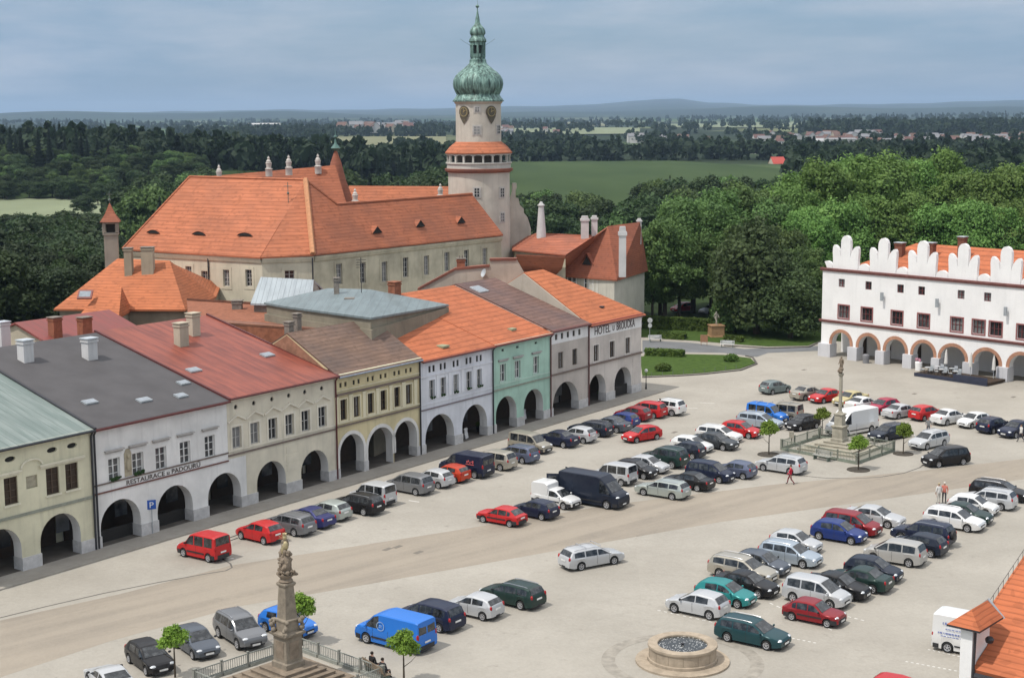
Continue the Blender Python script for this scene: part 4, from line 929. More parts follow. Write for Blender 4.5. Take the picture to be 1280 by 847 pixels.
# red roofed manor behind the hotel
mb0 = at(735, 360, 214); mb_ = Vector((mb0.x, mb0.y, 0)); mn = empty('red_roofed_manor', mb_, 0, 'white walled manor with faded red hipped roofs and tall white chimneys', 'manor')
REDT = tiles('faded_red_tiles', (.40, .138, .08), .5, .12, .25); MW = plaster('manor_plaster', (.56, .54, .47), .2)
e1, e2, e3 = at(698, 344, 206), at(771, 349.5, 203), at(812, 338, 214); ez = 8.6
e1, e2, e3 = G(698, 344, ez), G(771, 349.5, ez), G(810, 337, ez); t1, t2 = at(760, 282.5, 215), at(800, 277.5, 219); e4 = e1 + Vector((10, 26, 0))
roof_solid('roof', mn, mb_, [[e1, e2, t1], [e2, e3, t2, t1], [e3, e4, t2], [e1, t1, t2, e4]], REDT)
m = MB(); m.prism([tuple((v - mb_)[:2]) for v in (e1 + Vector((.4, .4, 0)), e2 + Vector((-.3, .5, 0)), e3 + Vector((-.5, .2, 0)), e4)], 'z', -2, ez - .2); wl = m.build('wall', MW, mn)
la, lb = G(640, 312, 12.0), G(707, 318.5, 12.0); lc, ld = at(671, 291, 222), at(744, 294, 222)
roof_solid('wing_roof', mn, mb_, [[la, lb, ld, lc], [la, lc, la + Vector((0, 14, 0))], [lb, e1, t1, ld]], REDT)
m = MB(); m.prism([tuple((v - mb_)[:2]) for v in (la + Vector((.4, .4, 0)), lb + Vector((0, .4, 0)), lb + Vector((0, 10, 0)), la + Vector((0, 10, 0)))], 'z', -2, 11.7); m.build('wing_wall', CASW2, mn)
k0, k1, k2, k3 = G(646, 339, 9.2), G(700, 344, 8.9), at(706, 320.5, 211), at(645, 317.5, 211)
roof_solid('lean_to_roof', mn, mb_, [[k0, k1, k2, k3]], REDT)
m = MB(); m.prism([tuple((v - mb_)[:2]) for v in (k0 + Vector((.2, .4, 0)), k1 + Vector((0, .4, 0)), k2, k3)], 'z', -2, 8.7); m.build('lean_to_wall', MW, mn)
def obelisk(px, py0, py1, Y, r0, r1):
    p = at(px, py0, Y) - mb_; h = at(px, py1, Y).z - at(px, py0, Y).z
    m = MB(); m.lathe([(r0, -1.5), (r0, 0), (r1, h*.84), (r1*1.35, h*.86), (r1*1.35, h*.9), (r1*.9, h*.92), (r1*.4, h)], 12, p); m.build('chimney', CHIMW, mn, 30)
obelisk(676.5, 290, 252, 221, .68, .38)
def mchim(px, py0, py1, Y, w, d=1.1):
    p = at(px, py0, Y) - mb_; h = at(px, py1, Y).z - at(px, py0, Y).z
    m = MB(); m.box(p.x-w/2, p.y-d/2, p.z-2, p.x+w/2, p.y+d/2, p.z+h*.75); m.box(p.x-w/2-.12, p.y-d/2-.12, p.z+h*.75, p.x+w/2+.12, p.y+d/2+.12, p.z+h*.85); c = m.build('chimney', CHIMW, mn)
    m = MB(); m.prism([(p.x-w/2, p.z+h*.85), (p.x+w/2, p.z+h*.85), (p.x+w/2-.1, p.z+h), (p.x-w/2+.1, p.z+h)], 'y', p.y-d/2, p.y+d/2); m.build('chimney_cap', CHIMW, c)
mchim(731, 294, 270, 221, 1.1, .9); mchim(743, 289, 269.5, 222, .85, .8); mchim(778, 328, 283, 209, .95, .8); mchim(799, 288, 273, 220, .6, .6)
dp = iplane(734, 331, [e1, e2, t1]) - mb_; u = (e2 - e1).normalized(); hd = Vector((u.y, -u.x, 0))
m = MB(); m.add([dp - u*1.2 + hd*.2, dp + u*1.2 + hd*.2, dp + hd*.2 + Vector((0, 0, 1.7)), dp - hd*2.4 + Vector((0, 0, 1.9))], [(0, 2, 3), (1, 3, 2)]); dr = m.build('dormer', REDT, mn, recalc=False)
m = MB(); m.add([dp - u*.8 + hd*.15, dp + u*.8 + hd*.15, dp + hd*.15 + Vector((0, 0, 1.25))], [(0, 1, 2)]); m.build('opening', DARK, dr, recalc=False)
mang = math.atan2((e2 - e1).y, (e2 - e1).x)
for px, py in [(716, 355), (737, 357), (753, 361)]:
    q = on_plane(px, py, e1 + Vector((.4, .4, 0)), hd) - mb_; s_ = empty('window', q + hd*.12 - Vector((0, 0, q.z)), mang); s_.parent = mn
    m = MB(); m.box(-.75, -.05, q.z-1.1, .75, .05, q.z+1.1); m.build('pane', GLASS, s_)
    m = MB(); m.box(-.8, -.12, q.z-1.15, -.68, -.052, q.z+1.15); m.box(.68, -.12, q.z-1.15, .8, -.052, q.z+1.15); m.box(-.06, -.12, q.z-1.0, .06, -.052, q.z+1.0)
    for k in range(4): m.box(-.68, -.11, q.z-1.12+.72*k, .68, -.054, q.z-1.04+.72*k)
    m.build('frame', WHITEF, s_)

# ------------------------------------------------------------------ town hall with the scalloped attic
T0, T1 = G(1026, 444), G(1269, 478); BV = (T1 - T0).normalized(); BN = Vector((BV.y, -BV.x, 0)); TA = math.atan2(BV.y, BV.x)
def tf(px, py): p = on_plane(px, py, T0, BN); return (p - T0).dot(BV), p.z
hall = empty('town_hall', T0, TA, 'long white arcaded hall with a scalloped attic parapet and maroon windows', 'hall')
WH = plaster('hall_white', (.84, .83, .815), .08, .14); ARCHC = stonemat('arch_terracotta', (.43, .23, .15), .25); CORN = flat('hall_cornice', (.20, .085, .075), .75, 0, .2, .2, 2)
ZC = 1/3.529
def tfz(x, y): return tf(1000 + x * ZC, 270 + y * ZC)
tar = [(tfz(a, 600)[0], tfz(b, 600)[0]) for a, b in [(140, 220), (258, 343), (378, 464), (500, 590), (622, 730), (770, 880), (926, 1030)]]
lowc = tf(1028, 400)[1]; topc = tf(1031, 335)[1]
tw = sum(b - a for a, b in tar[:6]) / 6
gap = tar[6][0] - tar[5][0]
while tar[-1][1] + gap < 52: tar.append((tar[-1][0] + gap, tar[-1][1] + gap))
HL = tar[-1][1] + 1.4
atop = 3.35
ups = [tfz(*p) for p in [(184, 290), (302, 304), (443, 320), (536, 329), (710, 350), (827, 362)]]
mids = [tfz(*p) for p in [(193, 415), (295, 429), (428, 447), (545, 461), (692, 479), (788, 492), (863, 502), (985, 520)]]
uz = sum(z for x, z in ups) / 6; mz = sum(z for x, z in mids) / 8
ups = [(x, uz) for x, z in ups] + [(ups[-1][0] + 5.5 + 5.0*k, uz) for k in range(4)]; mids = [(x, mz) for x, z in mids] + [(mids[-1][0] + 4.6*(k+1), mz) for k in range(4)]
ups = [u for u in ups if u[0] < HL - 1]; mids = [u for u in mids if u[0] < HL - 1]
uw, uh, mw, mh = .95, 1.05, 1.6, 1.65
out = [(0, 0)]
for a, b in tar: out += arch_pts(a, b, atop)
out += [(HL, 0), (HL, topc), (0, topc)]
m = MB(); m.slab(out, [rect(x, z, uw, uh) for x, z in ups] + [rect(x, z, mw, mh) for x, z in mids], 0, .9)
m.prism([(4.4, 0), (13, 0), (13, topc), (.9, topc), (.9, atop + .3), (4.4, atop + .3)], 'x', 0, HL)
m.box(-.0, .9, 0, .5, 4.4, atop + .3) if False else None
m.build('wall', WH, hall)
for x, z in ups: window(hall, x, z, uw, uh, MAROONF, 2, 2, .1)
for x, z in mids:
    f = window(hall, x, z, mw, mh, MAROONF, 3, 2, .1); s = MB(); s.slab(rect(x, z, mw+.3, mh+.3), [rect(x, z, mw, mh)], -.05, .008); s.build('window_surround', flat('maroon_surround', (.27, .10, .095), .8), f)
for z, h in ((lowc, .34), (topc - .12, .42)):
    m = MB(); m.prism([(.02, z-h/2), (-.16, z-h/2), (-.28, z+h*.1), (-.28, z+h/2), (.02, z+h/2)], 'x', -.25, HL); m.build('cornice', CORN, hall)
for a, b in tar:
    p = arch_pts(a, b, atop, 1.25); q = arch_pts(a - .42, b + .42, atop + .42, 1.25)
    m = MB(); m.prism(p + q[::-1], 'y', -.07, .008); m.build('arch_ring', ARCHC, hall)
xs = [0] + [v for ab in tar for v in ab] + [HL]
for k in range(0, len(xs), 2):
    if xs[k+1] - xs[k] > .25: m = MB(); m.box(xs[k] - (.06 if k else .12), -.5, 0, xs[k+1] + .06, .95, 1.7); m.build('plinth', plaster('hall_plinth', (.60, .60, .62), .15), hall)
for k, (a, b) in enumerate(tar):
    m = MB(); m.box(a + (.2 if k % 2 else .9), 4.26, 0, a + (1.9 if k % 2 else 2.3), 4.39, 2.6); m.build('dark_shop_panel', DARKWOOD, hall)
for x, z in [tfz(370, 360), tfz(613, 388), tfz(915, 425)]:
    m = MB(); m.tube([(x, -.05, z), (x, -.5, z - .2)], .05, 6); m.box(x-.16, -.6, z-.35, x+.16, -.3, z+.7); m.build('wall_lamp', TIN, hall)
# attic crests
def crest(c, k=1.0):
    pts = [(-2.48, 0), (-2.48, 2.35)]
    def fing(x0, x1, zb0, zt, zb1):
        cx_, r = (x0 + x1) / 2, (x1 - x0) / 2
        return [(cx_ - r * math.cos(math.pi * i / 10), zt - r + r * math.sin(math.pi * i / 10)) for i in range(11)]
    L_ = [(-2.56, 2.2), (-2.5, 2.75), (-2.3, 3.02), (-2.0, 3.0), (-1.6, 2.75), (-1.25, 2.35), (-1.02, 1.85), (-.92, 1.45)]
    Cn = [(-.9, 2.3), (-.94, 3.2), (-.88, 3.7), (-.68, 4.05), (-.38, 4.25), (0, 4.32)]
    half = [(-2.48, 0), (-2.46, 1.2)] + L_ + Cn
    return [(c + x * k, topc + z * 1.0) for x, z in half] + [(c - x * k, topc + z * 1.0) for x, z in half[-2::-1]]
cxs = [tfz(x, 235)[0] for x in (200, 365, 540, 722, 908)]; sp_ = (cxs[-1] - cxs[0]) / 4; cxs = [cxs[0] + sp_ * k for k in range(9)]
ch_w = (tfz(258, 235)[0] - tfz(145, 235)[0]) / 4.96; zk = 4.25 / 4.32
for k, c in enumerate(cxs):
    if c + 2.5 > HL: break
    m = MB(); m.prism([(x, z + .09) for x, z in crest(c, ch_w * .98)], 'y', -.05, .42); m.build('attic_crest', WH, hall)
    g = (c + sp_ / 2); r = sp_ / 2 - 2.52 * ch_w * .98 - .02
    m = MB(); m.prism([(g - r * math.cos(math.pi*i/12), topc + .09 + r * 1.05 * math.sin(math.pi*i/12)) for i in range(13)], 'y', -.04, .4); m.build('attic_scallop', WH, hall)
g = cxs[0] - sp_ / 2; r = sp_ / 2 - 2.52 * ch_w * .98 - .02
m = MB(); m.prism([(max(.0, g - r * math.cos(math.pi*i/12)), topc + .09 + r * 1.05 * math.sin(math.pi*i/12)) for i in range(4, 13)] + [(max(0, g), topc + .09)], 'y', -.04, .4); m.build('attic_scallop', WH, hall)
HRT = tiles('hall_tiles', (.47, .15, .07), .85, .18, .1)
m = MB(); ry = 7.5; rzt = on_plane(1125, 302.5, T0 - BN * ry, BN).z
xg = (on_plane(1073, 322, T0 - BN * 2.5, BN) - T0).dot(BV)
m.add([(3, .5, topc), (HL, .5, topc), (HL, 13.2, topc), (3, 13.2, topc), (3 + 6, ry, rzt), (HL, ry, rzt)], [(0, 1, 5, 4), (2, 3, 4, 5), (3, 0, 4), (1, 2, 5), (3, 2, 1, 0)]); m.build('roof', HRT, hall)
for px, pt, pb, w in [(1124.5, 300, 326, 1.3), (1163.5, 300, 318, 1.2), (1203, 292.5, 306, 1.0)]:
    p = on_plane(px, pb, T0 - BN * 4.5, BN); x = (p - T0).dot(BV); zt = on_plane(px, pt, T0 - BN * 4.5, BN).z - .35
    chimney(hall, x, 4.5, p.z - 1.5, zt, w * .85, .8, stonemat('hall_brick', (.2, .085, .055), .35), TINL)
# café deck in front of the hall
dk = empty('cafe_deck', T0 + BV * (tf(1180, 474)[0]) , TA, 'dark wooden cafe deck with a blue skirt in front of the white arcaded hall', 'cafe deck')
x1 = tf(1251, 474)[0] - tf(1180, 474)[0] + 1
m = MB(); m.box(-1.2, -4.6, .12, x1, -.7, .4); m.build('platform', DARKWOOD, dk)
m = MB(); m.box(-1.2, -4.68, .02, x1, -4.605, .45); m.box(x1 - 4.5, -4.72, .3, x1, -4.64, .95); m.build('skirt', flat('deck_blue_black', (.03, .035, .06), .7), dk)
def on_hall(x, y, z=0): return T0 + BV * x - BN * y + Vector((0, 0, z))
xd = tf(1180, 474)[0]
for k, (dx, dy) in enumerate([(1.0, -1.3), (4.3, -1.2), (7.4, -1.3)]):
    r = empty('parasol', on_hall(xd + dx, dy, .4), 0, ['closed white parasol at the near end of the cafe deck beside the tables', 'closed white parasol in the middle of the cafe deck', 'closed white parasol at the far end of the cafe deck under the sixth arch'][k], 'parasol', 'closed parasols on the cafe deck')
    m = MB(); m.tube([(0, 0, 0), (0, 0, 2.7)], .04, 6); m.build('pole', TINL, r); m = MB(); m.lathe([(.24, 1.0), (.2, 1.5), (.16, 2.2), (.04, 2.75)], 10); m.build('canopy', plaster('parasol_white', (.66, .64, .6), .1), r, 40)
tb0 = None
for k in range(5):
    g_ = 'cafe tables on the deck'
    if tb0 is None:
        tb0 = empty('cafe_table', (0, 0, 0), 0, 'small pale cafe table on the dark deck before the white hall', 'table', g_)
        m = MB(); m.lathe([(.42, .7), (.42, .74)], 14); m.build('tabletop', TINL, tb0); m = MB(); m.tube([(0, 0, 0), (0, 0, .7)], .035, 6); m.box(-.25, -.25, 0, .25, .25, .03); m.build('pedestal', GUTTER_D, tb0)
        c0 = empty('cafe_chair', (0, 0, 0), 0, 'pale metal cafe chair at a table on the dark deck', 'chair', 'cafe chairs on the deck')
        m = MB(); m.box(-.22, -.22, .43, .22, .22, .47); m.build('seat', TINL, c0); m = MB(); m.box(-.22, .19, .5, .22, .23, .9); m.build('backrest', TINL, c0)
        for sx in (-.2, .2):
            for sy in (-.2, .2): m = MB(); m.tube([(sx, sy, 0), (sx, sy, .44)], .018, 5); m.build('leg', GUTTER_D, c0)
        T_, first_c = tb0, True
    else: T_ = copy_tree(tb0)
    tx_, ty_ = .6 + 1.9 * (k % 3) + (.5 if k > 2 else 0), -3.7 + 1.4 * (k // 3)
    T_.location = on_hall(xd + tx_ - .5, ty_, .4)
    for a_ in (0, 2.1, 4.2):
        C_ = c0 if first_c else copy_tree(c0); first_c = False
        C_.location = on_hall(xd + tx_ - .5 + .65*math.sin(a_), ty_ + .65*math.cos(a_), .4); C_.rotation_euler = (0, 0, TA - a_)
for k, (x, y) in enumerate([(tfz(310, 600)[0], -.9), (tfz(540, 640)[0], -.8)]):
    r = empty('waste_bin' if k == 0 else 'flower_tub', on_hall(x, y), 0, ['grey litter bins under the second arch of the white hall', 'pale flower tub standing under the fourth arch of the white hall'][k], ['bin', 'flower tub'][k])
    m = MB(); m.lathe([(.4, 0), (.45, 1.0), (.42, 1.05), (.3, 1.15)], 12); m.build('tub', flat('grey_bin', (.2, .2, .21)) if k == 0 else WH, r, 30)
    if k:
        m = MB(); [m.ball((rnd.uniform(-.3, .3), rnd.uniform(-.3, .3), 1.2 + rnd.uniform(0, .25)), .14, 6, 4) for _ in range(14)]; m.build('flowers', flat('pink_flowers', (.4, .2, .25), .8, 0, .2, .5, 8), r)

# ------------------------------------------------------------------ roof at the lower right corner
zb = 8.0; q0 = G(1216, 829, zb); ch_a = R(-36.5); cu_, cv_ = Vector((math.cos(ch_a), math.sin(ch_a), 0)), Vector((-math.sin(ch_a), math.cos(ch_a), 0))
d_ = Vector((math.cos(R(-41)), math.sin(R(-41)), 0)); cu_ = d_.normalized(); cv_ = Vector((-cu_.y, cu_.x, 0)); ch_a = math.atan2(cu_.y, cu_.x)
pv = q0 - cu_ * .9                               # verge line foot
rg = on_plane(1281, 690, pv, cu_); run = (rg - pv).dot(cv_); rise = rg.z - zb
run2 = run * 1.0
cb = empty('corner_building', Vector((q0.x, q0.y, 0)), ch_a, 'white building with bright orange tiled roof and a white tiled pilaster at its gable', 'house')
NT_ = tiles('new_tiles', (.50, .15, .065), .27, .16, .12); rsl = rise / run; RD = run + .6
m = MB(); m.prism([(-.3, zb - .3*rsl), (RD, zb + RD*rsl), (2*RD, zb), (2*RD, zb-.25), (RD, zb + RD*rsl - .25), (-.3, zb - .3*rsl - .25)], 'x', .1, 22)
m.prism([(1.3, zb + 1.3*rsl), (RD, zb + RD*rsl), (2*RD, zb), (2*RD, zb-.25), (RD, zb + RD*rsl - .25), (1.3, zb + 1.3*rsl - .25)], 'x', -.85, .098); m.build('roof', NT_, cb)
m = MB(); m.prism([(0, 0), (2*RD-.3, 0), (2*RD-.3, zb-.3), (RD, zb + RD*rsl - .4), (0, zb-.3)], 'x', .15, 21.5); m.build('wall', WH, cb)
m = MB(); m.tube([(.3, -.42, zb-.35), (22, -.42, zb-.35)], .14, 8); m.build('gutter', GUTTER_D, cb)
for k in range(14):
    t_ = .14 + .86 * k / 13; m = MB(); y_ = RD * t_; z_ = zb + y_ * rsl; m.tube([(-.8, y_, z_), (-.8, y_, z_ + .38)], .012, 5); m.build('snow_spike', GUTTER_D, cb)
m = MB(); m.tube([(-.8, 1.2, zb + 1.2*rsl + .4), (-.8, RD, zb + RD*rsl + .4)], .012, 5); m.build('lightning_wire', GUTTER_D, cb)
def lc(px, py, x): # point on the gable-parallel plane at local x
    p = on_plane(px, py, q0 + cu_ * x, cu_); v = p - q0; return (v.dot(cv_), p.z)
px0 = -1.25
pL = on_plane(1199, 785, q0 - cv_ * .6, cv_); 
m = MB(); m.box(-.42, -.42, 0, .12, .05, 9.72); m.box(-.36, .05, 7.5, .06, 1.5, 9.6); m.build('pilaster', WH, cb)
C4 = [(-.95, -.7), (.55, -.7), (.55, 1.75), (-.95, 1.75)]
m = MB(); m.add([(x, y, 9.78) for x, y in C4] + [(-.2, .1, 10.4), (-.2, 1.75, 10.4)], [(0, 1, 4), (1, 2, 5, 4), (3, 0, 4, 5), (2, 3, 5), (0, 3, 2, 1)]); pr_ = m.build('pilaster_roof', NT_, cb)
m = MB(); m.prism(C4, 'z', 9.69, 9.775); m.build('eave_board', GUTTER_D, pr_)
m = MB(); m.add([(-.95, 1.76, 9.7), (.57, 1.76, 9.7), (-.2, 1.76, 10.46), (-.95, 1.92, 9.7), (.57, 1.92, 9.7), (-.2, 1.92, 10.46)], [(0, 1, 2), (5, 4, 3), (1, 4, 5, 2), (0, 2, 5, 3), (0, 3, 4, 1)]); m.build('flashing', TIN, cb)
m = MB(); m.lathe([(.05, 0), (.16, .05), (.2, .2), (.12, .3)], 12, (.5, .5, 8.9)); m.build('flood_lamp', GUTTER_D, cb, 40)
m = MB(); m.tube([(.2, -.3, 9.6), (.2, -.36, 8.1), (.2, -.36, 4)], .06, 8); m.build('downpipe', GUTTER_D, cb)

# ------------------------------------------------------------------ cars
def interp(x, pts):
    for (x0, z0), (x1, z1) in zip(pts, pts[1:]):
        if (x0 >= x >= x1) or (x0 <= x <= x1): return z0 + (z1 - z0) * ((x - x0) / (x1 - x0) if x1 != x0 else 0)
    return pts[0][1] if abs(x - pts[0][0]) < abs(x - pts[-1][0]) else pts[-1][1]
# L, W, top line front->rear (x,z), belt(front,rear), windscreen (x cowl, x roof), rear screen (x roof, x base), side glass ranges, wheelbase half, wheel radius, flags
CARS = {
 'hatch': dict(L=3.95, W=1.70, top=[(1.975,.56),(1.9,.70),(1.72,.78),(.98,.95),(.18,1.40),(-.35,1.46),(-1.3,1.40),(-1.55,1.32),(-1.88,.98),(-1.95,.86),(-1.975,.6)], belt=(.86,.97), ws=(1.0,.22), rw=(-1.5,-1.86), side=[(.85,-.2),(-.28,-1.12)], wb=1.25, wr=.30),
 'hatch3': dict(L=3.75, W=1.66, top=[(1.875,.56),(1.8,.70),(1.6,.78),(.88,.95),(.15,1.39),(-.35,1.44),(-1.2,1.38),(-1.5,1.26),(-1.8,.98),(-1.85,.86),(-1.875,.6)], belt=(.86,.98), ws=(.9,.19), rw=(-1.45,-1.78), side=[(.78,-.28),(-.38,-1.2)], wb=1.2, wr=.29),
 'wagon': dict(L=4.6, W=1.75, top=[(2.3,.56),(2.22,.70),(2.02,.79),(1.15,.96),(.35,1.41),(-.2,1.47),(-1.6,1.45),(-1.95,1.38),(-2.22,1.0),(-2.28,.88),(-2.3,.6)], belt=(.88,.97), ws=(1.18,.39), rw=(-1.93,-2.2), side=[(1.02,0.05),(-.03,-.95),(-1.05,-1.85)], wb=1.35, wr=.31, rails=1),
 'sedan': dict(L=4.5, W=1.74, top=[(2.25,.56),(2.17,.70),(1.95,.78),(1.08,.94),(.3,1.37),(-.2,1.43),(-.85,1.38),(-1.5,1.02),(-2.1,.98),(-2.22,.88),(-2.25,.6)], belt=(.86,.95), ws=(1.1,.34), rw=(-.88,-1.5), side=[(.95,.02),(-.06,-1.0)], wb=1.33, wr=.31),
 'coupe': dict(L=4.4, W=1.76, top=[(2.2,.54),(2.12,.66),(1.9,.74),(.95,.92),(.2,1.31),(-.25,1.36),(-.8,1.31),(-1.55,1.0),(-2.05,.95),(-2.17,.84),(-2.2,.58)], belt=(.84,.94), ws=(.98,.24), rw=(-.8,-1.52), side=[(.85,-.35),(-.45,-1.05)], wb=1.28, wr=.32),
 'mpv': dict(L=4.4, W=1.78, top=[(2.2,.60),(2.13,.76),(1.95,.86),(1.4,1.02),(.5,1.58),(-.1,1.65),(-1.6,1.62),(-1.9,1.55),(-2.13,1.08),(-2.18,.9),(-2.2,.62)], belt=(.92,1.04), ws=(1.43,.54), rw=(-1.9,-2.12), side=[(1.15,.3),(.2,-.75),(-.85,-1.78)], wb=1.35, wr=.32),
 'minivan': dict(L=4.1, W=1.70, top=[(2.05,.60),(1.98,.80),(1.8,.90),(1.2,1.06),(.6,1.70),(.2,1.80),(-1.7,1.82),(-1.95,1.76),(-2.02,1.1),(-2.04,.9),(-2.05,.6)], belt=(.98,1.04), ws=(1.22,.63), rw=(-1.95,-2.015), side=[(1.0,.2),(.1,-.78),(-.9,-1.72)], wb=1.3, wr=.31, bump=1, boxy=1),
 'suv': dict(L=4.5, W=1.84, top=[(2.25,.66),(2.18,.84),(2.0,.95),(1.15,1.10),(.42,1.62),(-.1,1.70),(-1.6,1.66),(-1.9,1.6),(-2.16,1.14),(-2.22,.98),(-2.25,.68)], belt=(1.02,1.12), ws=(1.18,.46), rw=(-1.9,-2.14), side=[(1.0,.1),(.0,-.95),(-1.05,-1.78)], wb=1.35, wr=.36, rails=1, clear=.3),
 'oldhatch': dict(L=3.85, W=1.62, top=[(1.925,.58),(1.88,.74),(1.75,.79),(.85,.88),(.22,1.34),(-.2,1.39),(-.9,1.37),(-1.15,1.30),(-1.7,.92),(-1.88,.86),(-1.925,.6)], belt=(.83,.87), ws=(.87,.26), rw=(-1.15,-1.66), side=[(.7,-.1),(-.18,-.88),(-.95,-1.22)], wb=1.22, wr=.28, bump=1),
 'van': dict(L=5.0, W=1.95, top=[(2.5,.70),(2.42,.95),(2.2,1.1),(1.7,1.22),(.95,1.92),(.5,2.05),(-2.2,2.05),(-2.43,2.0),(-2.48,1.1),(-2.5,.7)], belt=(1.1,1.12), ws=(1.73,.98), rw=None, side=[(1.5,.55)], wb=1.55, wr=.34, bump=1, boxy=1),
 'bigvan': dict(L=5.9, W=2.05, top=[(2.95,.75),(2.88,1.0),(2.68,1.2),(2.3,1.36),(1.62,2.12),(1.15,2.5),(.8,2.58),(-2.6,2.6),(-2.88,2.55),(-2.93,1.2),(-2.95,.7)], belt=(1.2,1.24), ws=(2.33,1.66), rw=None, side=[(2.1,1.15)], wb=1.85, wr=.36, bump=1, boxy=1),
 'pickup': dict(L=4.2, W=1.66, top=[(2.1,.56),(2.03,.70),(1.85,.78),(1.1,.93),(.4,1.38),(.1,1.43),(-.28,1.43),(-.3,.96),(-2.0,.94),(-2.08,.86),(-2.1,.6)], belt=(.85,.92), ws=(1.12,.43), rw=None, side=[(.98,-.2)], wb=1.3, wr=.3, bump=1, boxbed=1),
}
PAINTS = dict(red=(.46,.014,.016), darkred=(.24,.012,.018), raspberry=(.36,.012,.05), orangered=(.48,.045,.014), silver=(.50,.51,.52), grey=(.20,.205,.215), darkgrey=(.04,.045,.05),
 black=(.009,.009,.011), navy=(.009,.015,.042), darkblue=(.008,.014,.03), blue=(.012,.034,.17), violet=(.03,.036,.14), brightblue=(.018,.16,.56), slate=(.12,.14,.21), white=(.74,.74,.73), champagne=(.42,.39,.33),
 beige=(.36,.33,.27), teal=(.02,.22,.22), darkgreen=(.012,.035,.03), petrol=(.012,.055,.065), palegreen=(.42,.46,.43), lightblue=(.40,.46,.52), sand=(.46,.39,.20), greygreen=(.17,.21,.21), steel=(.10,.115,.14))
def car_proto(kind):
    s = CARS[kind]; L, W = s['L'], s['W']; hw = W / 2; top = s['top']; b0, b1 = s['belt']; wb, wr = s['wb'], s['wr']; boxy = s.get('boxy'); cl = s.get('clear', .2)
    zt = lambda x: interp(x, top)
    belt = lambda x: min(b0 + (b1 - b0) * (L/2 - x) / L, zt(x) - .03)
    def wx_(x):
        e = .62; f = max(0, (abs(x) - (L/2 - e)) / e); return hw * (1 - ((.17 if not boxy else .10) if x > 0 else (.09 if not boxy else .03)) * f * f)
    def low(x):
        for c in (wb, -wb):
            if abs(x - c) < wr + .055: return wr + math.sqrt(max(0, (wr + .055) ** 2 - (x - c) ** 2))
        return cl + (.1 * max(0, (abs(x) - (L/2 - .35)) / .35))
    def edge(x):                                    # half width at the roof edge, greenhouse weight
        g = max(0, min(1, (zt(x) - belt(x) - .04) / .32)); g = g*g*(3-2*g); h = wx_(x); return h * ((.93) * (1-g) + (.80 if not boxy else .89) * g), h
    def sect(x):
        z0, t, b = low(x), zt(x), belt(x); yr, h = edge(x); z0 = min(z0, b - .06)
        return [(0, z0), (h*.74, z0), (h*.955, z0 + .02), (h*.975, z0 + (b - z0) * .45), (h*1.0, b - (b-z0)*.2), (h*.962, b), (yr + .015, max(b + .005, t - .07)), (yr - .06, t - .012), (yr * .55, t + .012), (0, t + .018)]
    xs = set()
    for x, _ in top: xs.add(round(x, 3))
    for c in (wb, -wb):
        for k in range(-6, 7): xs.add(round(c + (wr + .055) * math.sin(math.pi/2 * k / 6), 3))
        xs.add(round(c + wr + .06, 3)); xs.add(round(c - wr - .06, 3))
    x = -L/2
    while x < L/2: xs.add(round(x, 3)); x += .16
    xs = sorted(xs, reverse=True)
    vs = []; fs = []; n = 18
    for x in xs:
        hs = sect(x); ring = hs + [(-y, z) for y, z in hs[-2:0:-1]]
        vs += [(x, y, z) for y, z in ring]
    for i in range(len(xs) - 1):
        for k in range(n): fs.append((i*n+k, i*n+(k+1) % n, (i+1)*n+(k+1) % n, (i+1)*n+k))
    fs.append(tuple(range(n))); fs.append(tuple((len(xs)-1)*n + k for k in range(n-1, -1, -1)))
    root = empty('parked_car', (0, 0, 0))
    bm = MB(); bm.add(vs, fs); bd = bm.build('body', paint('paint_silver', PAINTS['silver']), root, 24)
    def screen(xa, xb, name, front):
        m = MB(); NX, NY = 6, 8; v = []
        for i in range(NX + 1):
            x = xa + (xb - xa) * (.06 + .9 * i / NX); yr, _ = edge(x); t = zt(x); w_ = yr - .09
            for j in range(NY + 1):
                u = j / NY * 2 - 1; v.append((x + (.012 if front else -.012), u * w_, t + .018 * (1 - (u * w_ / yr) ** 2) + .008))
        m.add(v, [(i*(NY+1)+j, i*(NY+1)+j+1, (i+1)*(NY+1)+j+1, (i+1)*(NY+1)+j) for i in range(NX) for j in range(NY)])
        m.build(name, CARGLASS, root, 40, recalc=False)
    screen(s['ws'][0], s['ws'][1], 'windscreen', True)
    if s['rw']: screen(s['rw'][1], s['rw'][0], 'rear_window', False)
    for xa, xb in s['side']:
        for sg in (1, -1):
            m = MB(); v = []; f = []; N = 9; ok = []
            for i in range(N + 1):
                x = xa + (xb - xa) * i / N; t, b = zt(x), belt(x); yr, h = edge(x); z0, z1 = b + .035, t - .105
                if z1 < z0 + .03: z1 = z0 + .012
                Y = lambda z: (h*.962 + (yr + .015 - h*.962) * min(1, max(0, (z - b) / max(.02, (t - .07 - b))))) + .009
                v += [(x, sg * Y(z0), z0), (x, sg * Y(z1), z1)]
            f = [(2*i, 2*i+1, 2*i+3, 2*i+2) for i in range(N)]
            m.add(v, f); m.build('side_window', CARGLASS, root, recalc=False)
    if s.get('rw') is None and kind != 'pickup':
        for sg in (1, -1):
            m = MB(); xr = -L/2; y0, y1 = (.06, hw*.80); m.add([(xr + .03 - .012 - .0, sg*y0, belt(xr+.1)+.12), (xr + .02, sg*y1, belt(xr+.1)+.12), (xr + .055, sg*y1*.97, zt(xr+.1)-.28), (xr + .055, sg*y0, zt(xr+.1)-.28)], [(0, 1, 2, 3)]); m.build('rear_window', CARGLASS, root, recalc=False)
